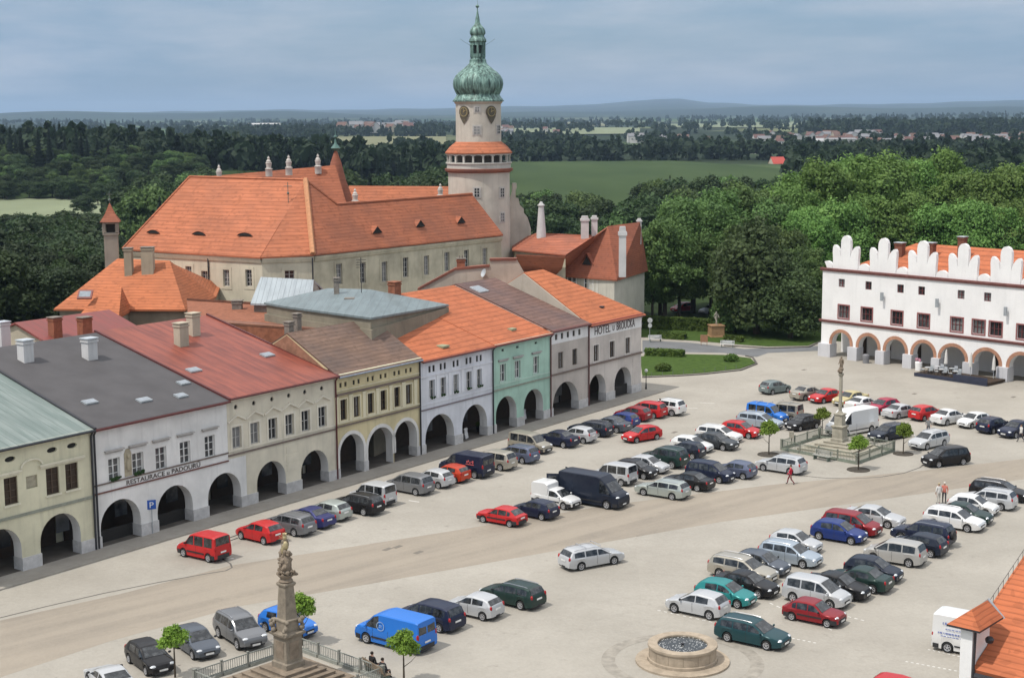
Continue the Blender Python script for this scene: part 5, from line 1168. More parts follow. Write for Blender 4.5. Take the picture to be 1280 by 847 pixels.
    # wheels
    tm = MB(); tm.lathe([(wr*.62, -.1), (wr*.94, -.1), (wr, -.06), (wr, .06), (wr*.94, .1), (wr*.7, .1), (wr*.66, .03)], 20); tme = tm.mesh('wheel', TYRE, 40)
    rm = MB(); rm.lathe([(wr*.52, .05), (wr*.52, .09), (wr*.66, .104), (wr*.66, .05)], 18, cap=False); rm.lathe([(.01, .095), (wr*.16, .095), (wr*.17, .05)], 10, cap=False)
    for k in range(5): rm.box(-wr*.09, wr*.1, .06, wr*.09, wr*.55, .092, Matrix.Rotation(2*math.pi*k/5, 4, 'Z'))
    rme = rm.mesh('rim', RIM, 30)
    for c in (wb, -wb):
        for sg in (1, -1):
            w_ = link('wheel', tme, root); w_.location = (c, sg * (hw - .115), wr); w_.rotation_euler = (R(-90 * sg), 0, 0)
            link('rim', rme, w_)
    zl = interp(L/2 - .22, top)
    for sg in (1, -1):
        m = MB(); m.ball((L/2 - .17, sg * (wx_(L/2-.17) - .2), zl - .1), (.16, .21, .085), 10, 6); m.build('headlight', LAMP, root, 50)
        zr = min(zt(-L/2 + .12) - .1, 1.0 if kind not in ('bigvan', 'van') else 1.15)
        m = MB(); hh = .17 if not boxy else .26; m.ball((-L/2 + .075, sg * (wx_(-L/2+.08) - .1), zr - .05), (.085, .105, hh), 8, 6); m.build('tail_light', REDL, root, 50)
        m = MB(); m.ball((s['ws'][0] - .22, sg * (hw + .08), belt(s['ws'][0]-.22) + .1), (.07, .11, .075), 8, 6); m.build('wing_mirror', BLACKP, root, 50)
    bp = BLACKP
    for sg, nm in ((1, 'grille'),):
        m = MB(); m.prism([(L/2 - .1, .40), (L/2 + .012, .42), (L/2 + .012, .56), (L/2 - .06, .60)] if True else [], 'y', -hw*.42, hw*.42)
        m.build(nm, bp, root)
    if s.get('bump'):
        for sg in (1, -1):
            pts = [(sg*(L/2 - .5), -hw - .015), (sg*(L/2 - .12), -wx_(sg*(L/2-.12)) - .015), (sg*(L/2 + .035), -hw*.6), (sg*(L/2 + .05), 0), (sg*(L/2 + .035), hw*.6), (sg*(L/2 - .12), wx_(sg*(L/2-.12)) + .015), (sg*(L/2 - .5), hw + .015)]
            m = MB(); z0, z1 = cl + .05, cl + .34
            m.prism(pts, 'z', z0, z1); m.build('bumper', bp, root, 40)
        for sg in (1, -1):
            m = MB(); m.box(-wb + wr + .1, sg*hw*.995 - .012, .5, wb - wr - .1, sg*hw*.995 + .016, .6); m.build('side_strip', bp, root)
    else:
        m = MB(); m.prism([(L/2 - .3, -hw*.75), (L/2 - .03, -hw*.66), (L/2 + .022, 0), (L/2 - .03, hw*.66), (L/2 - .3, hw*.75)], 'z', cl + .0, cl + .12); m.build('bumper_lip', bp, root)
        m = MB(); m.prism([(-L/2 + .3, -hw*.8), (-L/2 + .03, -hw*.75), (-L/2 - .015, 0), (-L/2 + .03, hw*.75), (-L/2 + .3, hw*.8)], 'z', cl + .02, cl + .16); m.build('bumper_lip', bp, root)
    m = MB(); m.box(L/2 + .04, -.26, .37, L/2 + .062, .26, .48); m.build('number_plate', PLATE, root)
    zp = .78 if kind not in ('minivan', 'suv', 'van', 'bigvan') else .9; xr = -L/2 - .02
    m = MB(); m.box(-L/2 - .03, -.26, zp - .1 if not s.get('bump') else .66, -L/2 - .006, .26, zp + .01 if not s.get('bump') else .77); m.build('number_plate', PLATE, root)
    if s.get('rails'):
        for sg in (1, -1):
            p = [(x, sg * (edge(x)[0] - .1), zt(x) + .05) for x in np.linspace(s['ws'][1] - .15, (s['rw'][0] if s['rw'] else -1) + .15, 8)]; m = MB(); m.tube(p, .022, 6); m.build('roof_rail', CHROME, root)
    if s.get('boxbed'):
        m = MB(); m.prism([(-2.02, .88), (-2.02, 1.72), (-1.85, 1.88), (-.62, 1.92), (-.3, 1.78), (-.26, 1.42), (-.34, .92)], 'y', -hw*.94, hw*.94); b_ = m.build('cargo_box', paint('paint_white', PAINTS['white']), root)
        bv = b_.modifiers.new('b', 'BEVEL'); bv.width = .07; bv.segments = 3
    # gaps between the doors
    for x in ([.95, -.05, -1.0] if kind not in ('bigvan', 'van', 'pickup') else [1.0, -.2]):
        if kind in ('bigvan',): x += .6
        for sg in (1, -1):
            if abs(abs(x) - wb) < wr + .06: continue
            z0, z1 = cl + .12, belt(x) - .005; P = []
            def Ys(z):
                hs = sect(x); 
                for (y0_, a_), (y1_, b_) in zip(hs[2:], hs[3:]):
                    if a_ <= z <= b_: return y0_ + (y1_ - y0_) * (z - a_) / (b_ - a_ or 1)
                return hs[3][0]
            v = []
            for k in range(6):
                z = z0 + (z1 - z0) * k / 5; y = sg * (Ys(z) + .004); v += [(x - .012, y, z), (x + .012, y, z)]
            m = MB(); m.add(v, [(2*k, 2*k+1, 2*k+3, 2*k+2) for k in range(5)]); m.build('door_seam', BLACKP, root, recalc=False)
    return root
PROTO = {k: car_proto(k) for k in CARS}
A_H, B_H, C_H, D_H, F_H = 144, -36, 216, 36, -55
ctr = dict(minivan=.9, suv=.85, van=1.0, bigvan=1.3, mpv=.82)
CARLIST = [
 ('minivan','red',254.5,681,A_H,'red high-roofed family car parked nearest the restaurant arches'),
 ('hatch','red',325,663,A_H,'bright red hatchback beside the red high-roofed family car'),
 ('wagon','grey',361,653,A_H,'grey estate car with silver roof rails next to the red hatchback'),
 ('sedan','violet',386,644,A_H,'violet blue saloon between the grey estate and the pale green small estate'),
 ('hatch','palegreen',410,636,A_H,'pale grey green tall hatchback beside the violet blue saloon'),
 ('wagon','black',446,628,A_H,'black estate car in front of the sand coloured house, beside a silver box van car'),
 ('minivan','silver',466,615.5,A_H,'silver high-roofed passenger van in front of the ochre yellow house'),
 ('mpv','grey',512,602.5,A_H,'grey compact people carrier before the ochre yellow house'),
 ('hatch3','silver',541,596,A_H,'silver sporty hatchback between the grey people carrier and an orange red car'),
 ('hatch3','orangered',562,590,A_H,'orange red small hatchback tucked beside the navy delivery van'),
 ('van','navy',583,579,A_H,'navy delivery van with red emblem in front of the lavender house'),
 ('mpv','champagne',616,573,A_H,'champagne people carrier parked next to the navy delivery van'),
 ('wagon','slate',645,566,A_H,'blue grey small estate between the champagne people carrier and beige minivan'),
 ('minivan','beige',663,552,B_H,'beige silver minivan facing the road in front of the mint green house'),
 ('sedan','navy',696,547,A_H,'navy liftback parked beside the beige minivan before the mint house'),
 ('hatch3','silver',721,542,A_H,'small silver hatchback squeezed between two navy cars by the arcade'),
 ('wagon','darkblue',738,534,A_H,'dark blue estate car right after the small silver hatchback near the arcade'),
 ('sedan','steel',762,529,A_H,'steel blue saloon in front of the taupe house'),
 ('hatch','blue',776,523,A_H,'dark blue hatchback between the steel saloon and the wine red car'),
 ('hatch','darkred',791,516,A_H,'wine red hatchback in front of the corner hotel'),
 ('mpv','red',808,510.5,A_H,'bright red tall car with a person standing beside it near the hotel'),
 ('suv','white',831,507,A_H,'white off-roader at the end of the row near the corner hotel'),
 ('hatch','red',802,541,C_H,'red hatchback driving alone between the two parking rows'),
 ('oldhatch','red',627,642,A_H,'old red hatchback with dark bumpers at the head of the middle parking row'),
 ('hatch','navy',669,634,A_H,'navy hatchback between the old red hatchback and the white box pickup'),
 ('pickup','white',695,621,B_H,'white pickup with a rounded white cargo box beside the big navy van'),
 ('bigvan','darkblue',742,610,B_H,'big navy panel van with its rear doors standing open'),
 ('minivan','silver',767,590,A_H,'silver high-roofed family van parked behind the big navy panel van'),
 ('hatch','black',795,585,B_H,'black hatchback facing the road behind the light green silver estate'),
 ('hatch3','silver',811,579,B_H,'silver three-door car between the black hatchback and the dark green off-roader'),
 ('suv','darkgreen',830,570,A_H,'dark green off-roader with its tail toward the road in the middle row'),
 ('hatch','darkblue',856,561,A_H,'dark blue black hatchback between the dark green off-roader and a white hatchback'),
 ('hatch','white',865,553.5,B_H,'white hatchback nose to the road in the middle row beside a charcoal saloon'),
 ('sedan','darkgrey',893,550,B_H,'charcoal saloon with shining headlamp between two white cars of the middle row'),
 ('wagon','white',899,541,B_H,'white estate car beside the bright red hatchback of the middle row'),
 ('hatch','red',926,536,B_H,'bright red hatchback facing the monument in the middle row'),
 ('wagon','lightblue',950,525,B_H,'pale blue silver estate between the red hatchback and the bright blue van'),
 ('minivan','brightblue',959,516,B_H,'bright blue high-roofed van with roof bars near the monument'),
 ('minivan','beige',979,513,A_H,'beige van with roof rack and dark side window beside the bright blue van'),
 ('wagon','palegreen',828,609,A_H,'light green silver estate at the front of the middle row near the road'),
 ('sedan','black',860,599,A_H,'black saloon with a glowing tail lamp next to the light green silver estate'),
 ('mpv','navy',888,588,B_H,'navy people carrier with headlamps toward the road beside the black saloon'),
 ('hatch3','slate',918,585,A_H,'small blue violet hatchback beside the navy people carrier'),
 ('wagon','silver',976,579,A_H,'long silver estate parked by the fence of the far column'),
 ('hatch','greygreen',969,483,D_H,'grey green hatchback alone at the far edge of the square near the lawn'),
 ('sedan','champagne',1010,490,D_H,'champagne saloon showing its boot next to a red saloon, behind the far column'),
 ('sedan','red',1033,493.5,C_H,'red saloon just behind the slim far column statue'),
 ('sedan','sand',1063,497,C_H,'sand yellow old saloon between a red saloon and a white car in the far row'),
 ('sedan','white',1079,503,D_H,'white old saloon half hidden behind the tall white van'),
 ('hatch','raspberry',1104,507,C_H,'raspberry red hatchback behind the tall white van'),
 ('sedan','silver',1127,512,D_H,'silver saloon between the raspberry hatchback and a red hatchback in the far row'),
 ('hatch','red',1158,515,D_H,'red hatchback between a silver saloon and a white saloon in the far row'),
 ('sedan','white',1187,520,D_H,'white saloon with its boot to the square in the far row'),
 ('hatch3','white',1217,524,C_H,'little white hatchback with its nose to the square in the far row'),
 ('hatch','navy',1243,530,D_H,'navy hatchback beside the little white hatchback in the far row'),
 ('sedan','navy',1271,535,C_H,'navy saloon at the end of the far row behind a person in white'),
 ('hatch','black',1003,527,C_H,'black hatchback left of the tall white van behind the far column'),
 ('bigvan','white',1065,525,C_H,'tall white delivery van right behind the far column'),
 ('wagon','darkblue',1111,539,C_H,'dark blue estate half hidden by a round tree near the far column'),
 ('wagon','silver',1161,549,C_H,'silver estate with roof rails behind the big black people carrier'),
 ('mpv','black',1182,569.5,200,'big black people carrier standing alone by the kerb arc'),
 ('wagon','black',1250,612,B_H,'black estate at the far end of the near right rows'),
 ('wagon','silver',1235,622,A_H,'silver estate with red tail lamps beside the black estate'),
 ('hatch','white',1217,629,B_H,'white hatchback in front of the silver estate where a couple stands'),
 ('sedan','darkgreen',1204,640,B_H,'dark green saloon between a white hatchback and a white estate'),
 ('wagon','white',1193,647.5,B_H,'white estate car at the edge of the open cobbles on the near right'),
 ('suv','navy',1154,664,A_H,'navy off-roader with a spare wheel on its tail'),
 ('hatch','darkblue',1148,678,A_H,'dark wine blue liftback between the spare wheel off-roader and two-tone people carrier'),
 ('mpv','grey',1119,688,A_H,'grey two-tone people carrier with silver lower body'),
 ('sedan','silver',1093,643,B_H,'silver saloon beside the dark red car, farthest of its row'),
 ('mpv','darkred',1065,652,B_H,'dark red compact people carrier between a blue hatchback and silver saloon'),
 ('hatch','blue',1049,663,B_H,'royal blue hatchback on the near right next to the dark red car'),
 ('hatch3','silver',995,675,B_H,'silver white hatchback at the start of the left inner row'),
 ('wagon','lightblue',988,691,B_H,'light blue silver estate next to the silver white hatchback'),
 ('hatch','steel',953,702,B_H,'steel grey hatchback between the light blue estate and silver brown estate'),
 ('wagon','champagne',929,710,B_H,'silver brown estate behind the black hatchback and teal car'),
 ('sedan','black',933,727,B_H,'black saloon next to the teal estate'),
 ('hatch','teal',907,739,B_H,'teal hatchback near the fountain'),
 ('hatch','silver',872,752.5,A_H,'small silver hatchback just behind the round fountain'),
 ('wagon','petrol',941,788,B_H,'dark petrol green estate nearest the fountain'),
 ('oldhatch','darkred',1018,762,B_H,'old dark red hatchback parked in front of the silver people carrier'),
 ('mpv','silver',1021,738,B_H,'silver people carrier behind the old dark red hatchback'),
 ('sedan','black',1046,730,B_H,'black saloon nose forward beside the silver people carrier'),
 ('sedan','darkgreen',1074,721,A_H,'dark green black liftback with red tail lamp between two black cars'),
 ('hatch','darkblue',1092,710,B_H,'midnight blue hatchback in front of the grey two-tone people carrier'),
 ('wagon','silver',739.5,693.5,29,'silver estate with roof bars driving along the open road'),
 ('wagon','darkgreen',640,740,A_H,'dark green estate with tall red tail lamps standing in the open square'),
 ('hatch3','silver',593,754,A_H,'silver three-door hatchback between the dark green estate and the dark violet car'),
 ('mpv','navy',538,765,A_H,'dark violet navy compact people carrier behind the bright blue van'),
 ('van','brightblue',494,785,A_H,'bright blue delivery van with a faded round emblem'),
 ('hatch','brightblue',360,776,B_H,'bright blue hatchback half hidden behind the near column'),
 ('suv','grey',300,784,F_H,'grey off-roader facing the camera beside the near column'),
 ('hatch','steel',245,799,F_H,'dark steel hatchback behind the small round tree near the column'),
 ('hatch','black',187,818,F_H,'black hatchback in front of the silver coupe'),
 ('coupe','silver',137,845,125,'silver coupe with a red tail at the bottom of the square'),
 ('hatch','red',1130,864,B_H,'red car of which only the roof shows beside the dashed bay line'),
 ('bigvan','white',1226,790,-33,'white van with blue lettering behind the white pilaster'),
 ('hatch','red',853,384,C_H,'red car parked under the trees behind the hedge'),
 ('sedan','silver',890,386,C_H,'silver car parked under the trees behind the plinth statue'),
]
def setpaint(o, m):
    o.material_slots[0].link = 'OBJECT'; o.material_slots[0].material = m
ROOTS = {}
for idx, (kind, col, px, py, hd, lab) in enumerate(CARLIST):
    r = copy_tree(PROTO[kind]); g = G(px, py, ctr.get(kind, .72)); r.location = (g.x, g.y, .006 if idx not in (97,) else .006); r.rotation_euler = (0, 0, R(hd + rnd.uniform(-2, 2))); r.scale = (rnd.uniform(.955, 1.035), rnd.uniform(.975, 1.02), rnd.uniform(.955, 1.05))
    r.name = {'van': 'delivery_van', 'bigvan': 'panel_van', 'pickup': 'box_pickup'}.get(kind, 'parked_car')
    tag(r, lab, 'van' if 'van' in r.name and kind in ('van', 'bigvan') else 'car', 'cars parked in the square'); ROOTS[lab] = r
    dark_bump = kind in ('minivan',) and col in ('silver', 'beige', 'brightblue')
    for c in r.children:
        nm = c.name.split('.')[0]
        if nm in ('body', 'wing_mirror', 'cargo_box') and (nm != 'wing_mirror' or idx % 2): setpaint(c, paint('paint_' + col, PAINTS[col], .0 if col in ('white', 'red', 'brightblue', 'sand') else .45 if col in ('silver', 'grey', 'champagne', 'lightblue', 'steel', 'slate', 'palegreen', 'beige') else .2))
for p in PROTO.values(): drop_tree(p)
def car_part(lab): return next(v for k, v in ROOTS.items() if k.startswith(lab))
# open rear doors, spare wheel, lettering, emblems
v = car_part('big navy'); pm = paint('paint_darkblue', PAINTS['darkblue'])
for sg in (1, -1):
    m = MB(); m.box(-.02, -.5, .55, .03, .5, 2.35); d_ = m.build('rear_door', pm, v); d_.location = (-3.28, sg * 1.22, 0); d_.rotation_euler = (0, 0, R(62 * sg))
    m = MB(); m.box(.032, -.35, 1.45, .04, .35, 2.15); m.build('door_window', CARGLASS, d_)
v = car_part('navy off-roader'); m = MB(); m.lathe([(.12, -.1), (.36, -.1), (.38, -.05), (.38, .08), (.3, .12), (.05, .12)], 20); w_ = m.build('spare_wheel', BLACKP, v, 40); w_.location = (-2.32, .1, 1.0); w_.rotation_euler = (0, R(-90), 0)
v = car_part('navy delivery'); RT_ = flat('emblem_red_white', (.55, .12, .12), .5)
m = MB(); 
for k in range(5): m.box(-1.5 + .16*k, .985, 1.35 + .1*(k % 2), -1.38 + .16*k, .992, 1.62 - .08*(k % 3))
m.box(-1.55, .985, 1.2, -.65, .992, 1.28); m.build('emblem', RT_, v)
v = car_part('bright blue delivery'); m = MB(); m.lathe([(.25, 0), (.3, 0)], 20, cap=False); e_ = m.build('emblem', flat('emblem_pale', (.3, .42, .62), .5), v); e_.location = (.35, .99, 1.35); e_.rotation_euler = (R(-90), 0, 0)
m = MB(); m.box(.22, .984, 1.27, .48, .99, 1.3); m.box(.25, .984, 1.37, .45, .99, 1.41); m.build('emblem_bars', flat('emblem_pale', (.3, .42, .62), .5), v)
v = car_part('white van with'); v.scale = (.9, .95, .88); BL_ = flat('blue_lettering', (.16, .2, .42), .5); m = MB()
for z, x0, x1, h in [(1.95, -2.2, .3, .16), (1.62, -2.0, -.2, .06), (1.3, -2.5, .6, .10), (1.12, -2.3, 0, .05)]:
    x = x0
    while x < x1: w__ = rnd.uniform(.06, .2); m.box(x, -1.035, z, x + w__, -1.027, z + h); x += w__ + rnd.uniform(.03, .09)
m.build('side_lettering', BL_, v)
v = car_part('grey two-tone'); m = MB(); m.box(-2.0, -.905, .25, 2.0, .905, .0) if False else None
for p in list(v.children):
    if p.name.startswith('body'): setpaint(p, paint('paint_silver_beige', (.40, .39, .37), .2))
for lab in ('bright blue high', 'beige van', 'silver estate with roof bars'):
    v = car_part(lab); hgt = 1.86 if 'estate' not in lab else 1.52
    for x in (.3, -.9): m = MB(); m.tube([(x, -.66, hgt), (x, -.62, hgt + .09), (x, .62, hgt + .09), (x, .66, hgt)], .028, 6); m.build('roof_bar', CHROME, v)
# tow bar between the two red cars
ta, tb_ = G(286, 672, .5), G(297, 668, .5); m = MB(); m.tube([ta, tb_], .03, 6); m.tube([ta + Vector((.1, -.5, -.1)), tb_ + Vector((.1, -.5, -.1))], .03, 6)
tag(m.build('tow_bar', GUTTER_D), 'dark tow bar between the red high-roofed car and red hatchback', 'tow bar')

# ------------------------------------------------------------------ people and statues (one continuous skinned body)
def skinned(name, joints, edges, rad, mats, mat_of=None, parent=None, sub=2):
    me = bpy.data.meshes.new(name); me.from_pydata(joints, edges, []); o = bpy.data.objects.new(name, me); COL.objects.link(o)
    md = o.modifiers.new('s', 'SKIN'); sv = me.skin_vertices[0].data
    for k, q in enumerate(rad): sv[k].radius = (q, q) if not isinstance(q, tuple) else q; sv[k].use_root = (k == 0)
    sb = o.modifiers.new('u', 'SUBSURF'); sb.levels = sb.render_levels = sub
    bpy.context.view_layer.update(); dg = bpy.context.evaluated_depsgraph_get(); nm = bpy.data.meshes.new_from_object(o.evaluated_get(dg)); bpy.data.objects.remove(o)
    nm.materials.clear()
    for m_ in mats: nm.materials.append(m_)
    if mat_of:
        for p in nm.polygons: p.material_index = mat_of(p.center)
    nm.shade_smooth(); nm.name = name
    o = link(name, nm, parent); return o
SKIN_ = flat('skin_tone', (.42, .25, .18), .6, 0, .3, .05)
def figure(pose):
    # joints: pelvis, chest, neck, head, head top, shoulders/elbows/hands, hips/knees/ankles/toes
    J = [(0, 0, .95), (0, 0, 1.12), (0, .0, 1.36), (0, .0, 1.50), (0, .02, 1.60), (0, .02, 1.70)]
    E = [(0, 1), (1, 2), (2, 3), (3, 4), (4, 5)]; Rr = [.135, .125, .15, .055, .092, .075]
    for sg, key in ((1, 'l'), (-1, 'r')):
        n = len(J); el, ha = pose['arm' + key]
        J += [(sg*.19, 0, 1.39), el, ha, tuple(h + d for h, d in zip(ha, (0, .02, -.09)))]; E += [(2, n), (n, n+1), (n+1, n+2), (n+2, n+3)]; Rr += [.07, .048, .036, .03]
        n = len(J); kn, an, to = pose['leg' + key]
        J += [(sg*.1, 0, .88), kn, an, to]; E += [(0, n), (n, n+1), (n+1, n+2), (n+2, n+3)]; Rr += [.095, .065, .045, .04]
    return J, E, Rr
WALK = dict(arml=((.26, -.12, 1.12), (.25, .0, .9)), armr=((-.26, .1, 1.12), (-.24, .25, .95)), legl=((.1, .2, .5), (.1, .28, .08), (.1, .42, .05)), legr=((-.1, -.06, .48), (-.1, -.34, .14), (-.1, -.24, .04)))
STAND = dict(arml=((.27, -.02, 1.1), (.2, .18, .98)), armr=((-.27, -.02, 1.1), (-.25, .06, .86)), legl=((.11, .02, .48), (.11, 0, .07), (.12, .15, .04)), legr=((-.11, .02, .48), (-.12, 0, .07), (-.13, .15, .04)))
SIT = dict(arml=((.27, .05, 1.1), (.16, .3, .95)), armr=((-.27, .05, 1.1), (-.16, .3, .95)), legl=((.12, .45, .92), (.12, .48, .5), (.13, .62, .46)), legr=((-.12, .45, .92), (-.12, .48, .5), (-.13, .62, .46)))
def person(label, p, rz, pose, jacket, legs, hair, dz=0, group=None, skirt=False):
    J, E, Rr = figure(pose); r = empty('person', p + Vector((0, 0, dz)), rz, label, 'person', group)
    def mo(c):
        if c.z > 1.47: return 2
        if abs(c.x) > .13 and (abs(c.y - pose['arml'][1][1]) < .12 or abs(c.y - pose['armr'][1][1]) < .12) and c.z < pose['arml'][1][2] + .02 and abs(c.x) > .17: return 2
        return 0 if c.z > .9 and not (pose is SIT and c.y > .16 and c.z < 1.0) else (3 if c.z < .11 and pose is not SIT else 1)
    skinned('body', J, E, Rr, [flat('cloth_' + '_'.join(map(str, jacket)), jacket, .85), flat('cloth_' + '_'.join(map(str, legs)), legs, .85), SKIN_, BLACKP], mo, r)
    m = MB(); m.ball((0, -.015, 1.66), (.098, .105, .09), 12, 8); m.build('hair', flat('hair_' + str(hair[0]), hair, .8), r, 60)
    return r
person('person in a red coat walking across the edge of the road', G(988, 605), R(75), WALK, (.5, .02, .05), (.16, .03, .04), (.05, .035, .025))
person('person in a red top standing beside the bright red tall car', G(825, 518), R(-60), STAND, (.45, .02, .08), (.05, .05, .07), (.04, .03, .02))
person('person in a salmon shirt and cap behind the white hatchback', G(1180, 628), R(160), STAND, (.5, .16, .12), (.05, .05, .06), (.6, .58, .5))
person('person in white leaning by the dark green saloon', G(1173, 629), R(20), STAND, (.65, .63, .6), (.5, .48, .44), (.4, .33, .2))
person('person in a white top and dark trousers by the navy saloon', G(1276, 552), R(100), WALK, (.62, .6, .56), (.04, .04, .05), (.06, .045, .03))
person('grey clad person walking behind the silver estate in the far group', G(1160, 543), R(180), STAND, (.22, .22, .22), (.1, .1, .11), (.07, .05, .04))
s1, s2 = G(455, 834, .45) + Vector((.45, .3, 0)), G(468, 842, .45) + Vector((.45, .3, 0))
for lab, g, jk, rz in (('dark haired person in black sitting beside the column railing', s1, (.018, .016, .016), R(-40)), ('person in a dark jacket sitting hunched on the bench end', s2, (.03, .028, .03), R(-40))):
    person(lab, Vector((g.x, g.y, 0)), rz, SIT, jk, (.03, .03, .035), (.02, .014, .01), -.42)
WOODB = flat('bench_wood', (.22, .17, .12), .75); BSTONE = stonemat('bench_grey', (.33, .33, .30), .2)
def bench(label, p, rz, mat, group=None, back=True, L=1.9):
    r = empty('park_bench', p, rz, label, 'bench', group)
    m = MB()
    for k in range(4): m.box(-L/2, -.24 + .125*k, .42, L/2, -.14 + .125*k, .46)
    m.build('seat', mat, r)
    if back:
        m = MB()
        for k in range(3): m.box(-L/2, .26 + .03*k, .55 + .13*k, L/2, .29 + .03*k, .65 + .13*k)
        m.build('backrest', mat, r)
    for sg in (-1, 1): m = MB(); m.box(sg*(L/2-.2)-.04, -.22, 0, sg*(L/2-.2)+.04, .25, .415); m.box(sg*(L/2-.2)-.035, .22, .3, sg*(L/2-.2)+.035, .255, .9) if back else None; m.build('leg', IRON, r)
    return r
g = (s1 + s2) / 2; dvec = (s2 - s1); bench('low wooden bench with two dark clad people sitting beside the near column', Vector((g.x, g.y, 0)), math.atan2(dvec.y, dvec.x) + math.pi, WOODB, None, True, 2.4)

SAND = stonemat('sandstone_grey', (.26, .22, .17), .35); SANDB = stonemat('sandstone_brown', (.25, .20, .15), .35); SANDL = stonemat('sandstone_light', (.38, .35, .28), .3); GILT = flat('gilded', (.42, .35, .20), .5, .3)
def statue(parent, z, h, mat, lump=True, name='statue', pose=STAND):
    J, E, Rr = figure(pose); k = h / 1.75
    Rr = [q * 1.15 for q in Rr]; J = [(x*k, y*k, zz*k + z) for x, y, zz in J]; Rr = [q*k for q in Rr]
    o = skinned(name, J, E, Rr, [mat], None, parent); return o
def fence(label, corners, posts_every, h, mat, base=None, parent_name='railing', skip=()):
    c0 = corners[0]; r = empty(parent_name, (c0.x, c0.y, 0), 0, label, 'railing')
    n = len(corners)
    for i in range(n):
        if i in skip: continue
        a, b = corners[i], corners[(i + 1) % n]; L = (b - a).length; k = max(1, round(L / posts_every)); u = (b - a).normalized(); rz = math.atan2(u.y, u.x)
        for j in range(k):
            p = a + (b - a) * j / k - c0; w = L / k; m = MB(); p.z = 0
            q = empty('panel_frame', p, rz) if False else None
            M = Matrix.Translation(p) @ Matrix.Rotation(rz, 4, 'Z')
            m.box(.09, -.02, h - .06, w - .09, .02, h, M); m.box(.09, -.02, .22, w - .09, .02, .27, M)
            nb = max(3, int(w / .15))
            for t in range(1, nb): x = w * t / nb; m.box(x - .014, -.014, .27, x + .014, .014, h - .06, M)
            m.box(.09, -.1, 0, w - .09, .1, .2, M); m.build('rail_panel', mat, r)
            m = MB(); pw = .05 if j else .1; m.box(-pw, -pw, 0, pw, pw, h + .06, M); m.box(-pw-.02, -pw-.02, h + .06, pw+.02, pw+.02, h + .11, M); m.build('post', base or mat, r)
    return r
# near Marian column (its square steps stand diagonally to the view)
mc = G(360.5, 831, 1.05); mc = Vector((mc.x, mc.y, 0)); MA = R(-43)
mon = empty('marian_column', mc, MA, 'tall grey brown sandstone column with a gilded Madonna over stepped base', 'monument')
for k in range(6):
    s_ = 1.15 + .36 * (5 - k); m = MB(); z0 = .175 * k; m.box(-s_, -s_, z0, s_, s_, z0 + .175); m.box(-s_-.03, -s_-.03, z0+.135, s_+.03, s_+.03, z0+.17); m.build('step', SANDB, mon)
def sq(prof, mat, name, z0=0):
    m = MB(); vs = []; fs = []
    for s_, z in prof: vs += [(-s_, -s_, z0+z), (s_, -s_, z0+z), (s_, s_, z0+z), (-s_, s_, z0+z)]
    for j in range(len(prof) - 1): fs += [(4*j+i, 4*j+(i+1) % 4, 4*j+4+(i+1) % 4, 4*j+4+i) for i in range(4)]
    fs += [(3, 2, 1, 0), tuple(4*(len(prof)-1)+i for i in range(4))]; m.add(vs, fs); return m.build(name, mat, mon_)
mon_ = mon
ped = sq([(.66, 0), (.66, .3), (.58, .38), (.56, 1.75), (.6, 1.82), (.72, 1.9), (.74, 2.02), (.5, 2.1)], SAND, 'pedestal', 1.05)
m = MB(); m.box(-.34, -.59, 1.6, .34, -.555, 2.6); m.box(.555, -.34, 1.6, .59, .34, 2.6); m.build('relief_panel', SANDB, ped)
sq([(.46, 0), (.46, .55), (.52, .6), (.52, .68), (.4, .74), (.40, .8), (.30, 2.55), (.36, 2.6), (.40, 2.72), (.36, 2.8)], SAND, 'shaft', 3.15)
m = MB(); m.lathe([(.32, 0), (.42, .1), (.3, .25), (.44, .4), (.46, .46)], 12, (0, 0, 5.92)); m.build('capital', SANDB, mon, 50)
cl = MB(); rr_ = random.Random(3)
for k in range(150):
    a_ = rr_.uniform(0, 6.28); zz = rr_.uniform(0, 1.4); rad_ = (.40 - .16*zz + .1*math.sin(zz*6 + 2*a_)) * rr_.uniform(.8, 1.12); q = rr_.uniform(.045, .11)
    Mr = Matrix.Rotation(rr_.uniform(0, 6), 3, 'Z') @ Matrix.Rotation(rr_.uniform(0, 3), 3, 'X')
    cl.ball((rad_*math.cos(a_), rad_*math.sin(a_), 6.35 + zz), (q, q*rr_.uniform(.8, 1.3), q*rr_.uniform(1.2, 2.4)), 7, 5, Mr)
cl.ball((0, 0, 6.95), (.36, .36, .75), 10, 8); cl.build('cloud_and_putti', SANDB, mon, 70)
st = statue(mon, 7.35, 1.25, SANDB); st.rotation_euler = (0, 0, R(180) - MA)
m = MB(); m.ball((0, 0, 8.5), (.12, .12, .15), 10, 7); m.lathe([(.10, 8.6), (.15, 8.74), (.11, 8.72), (.06, 8.66)], 10, cap=False); m.ball((.05, -.1, 8.05), (.16, .12, .28), 8, 6); m.ball((-.1, -.05, 7.8), (.13, .14, .3), 8, 6)
for k in range(9): m.box(-.01, -.01, .1, .01, .01, .34, Matrix.Translation((0, 0, 8.48)) @ Matrix.Rotation(R(-100 + 25*k), 4, 'Y'))
gl = m.build('gilded_crown', GILT, mon, 50); gl.rotation_euler = (0, 0, -MA)
for k, (x, y) in enumerate([(1, 1), (1, -1), (-1, 1), (-1, -1)]):
    m = MB(); [m.ball((x*.55 + rr_.uniform(-.12, .12), y*.55 + rr_.uniform(-.12, .12), 3.1 + rr_.uniform(0, .75)), rr_.uniform(.09, .17), 7, 5) for _ in range(9)]; m.build('corner_putto', SAND, mon, 70)
hs_ = 3.75; uM, vM = Vector((math.cos(MA), math.sin(MA), 0)), Vector((-math.sin(MA), math.cos(MA), 0))
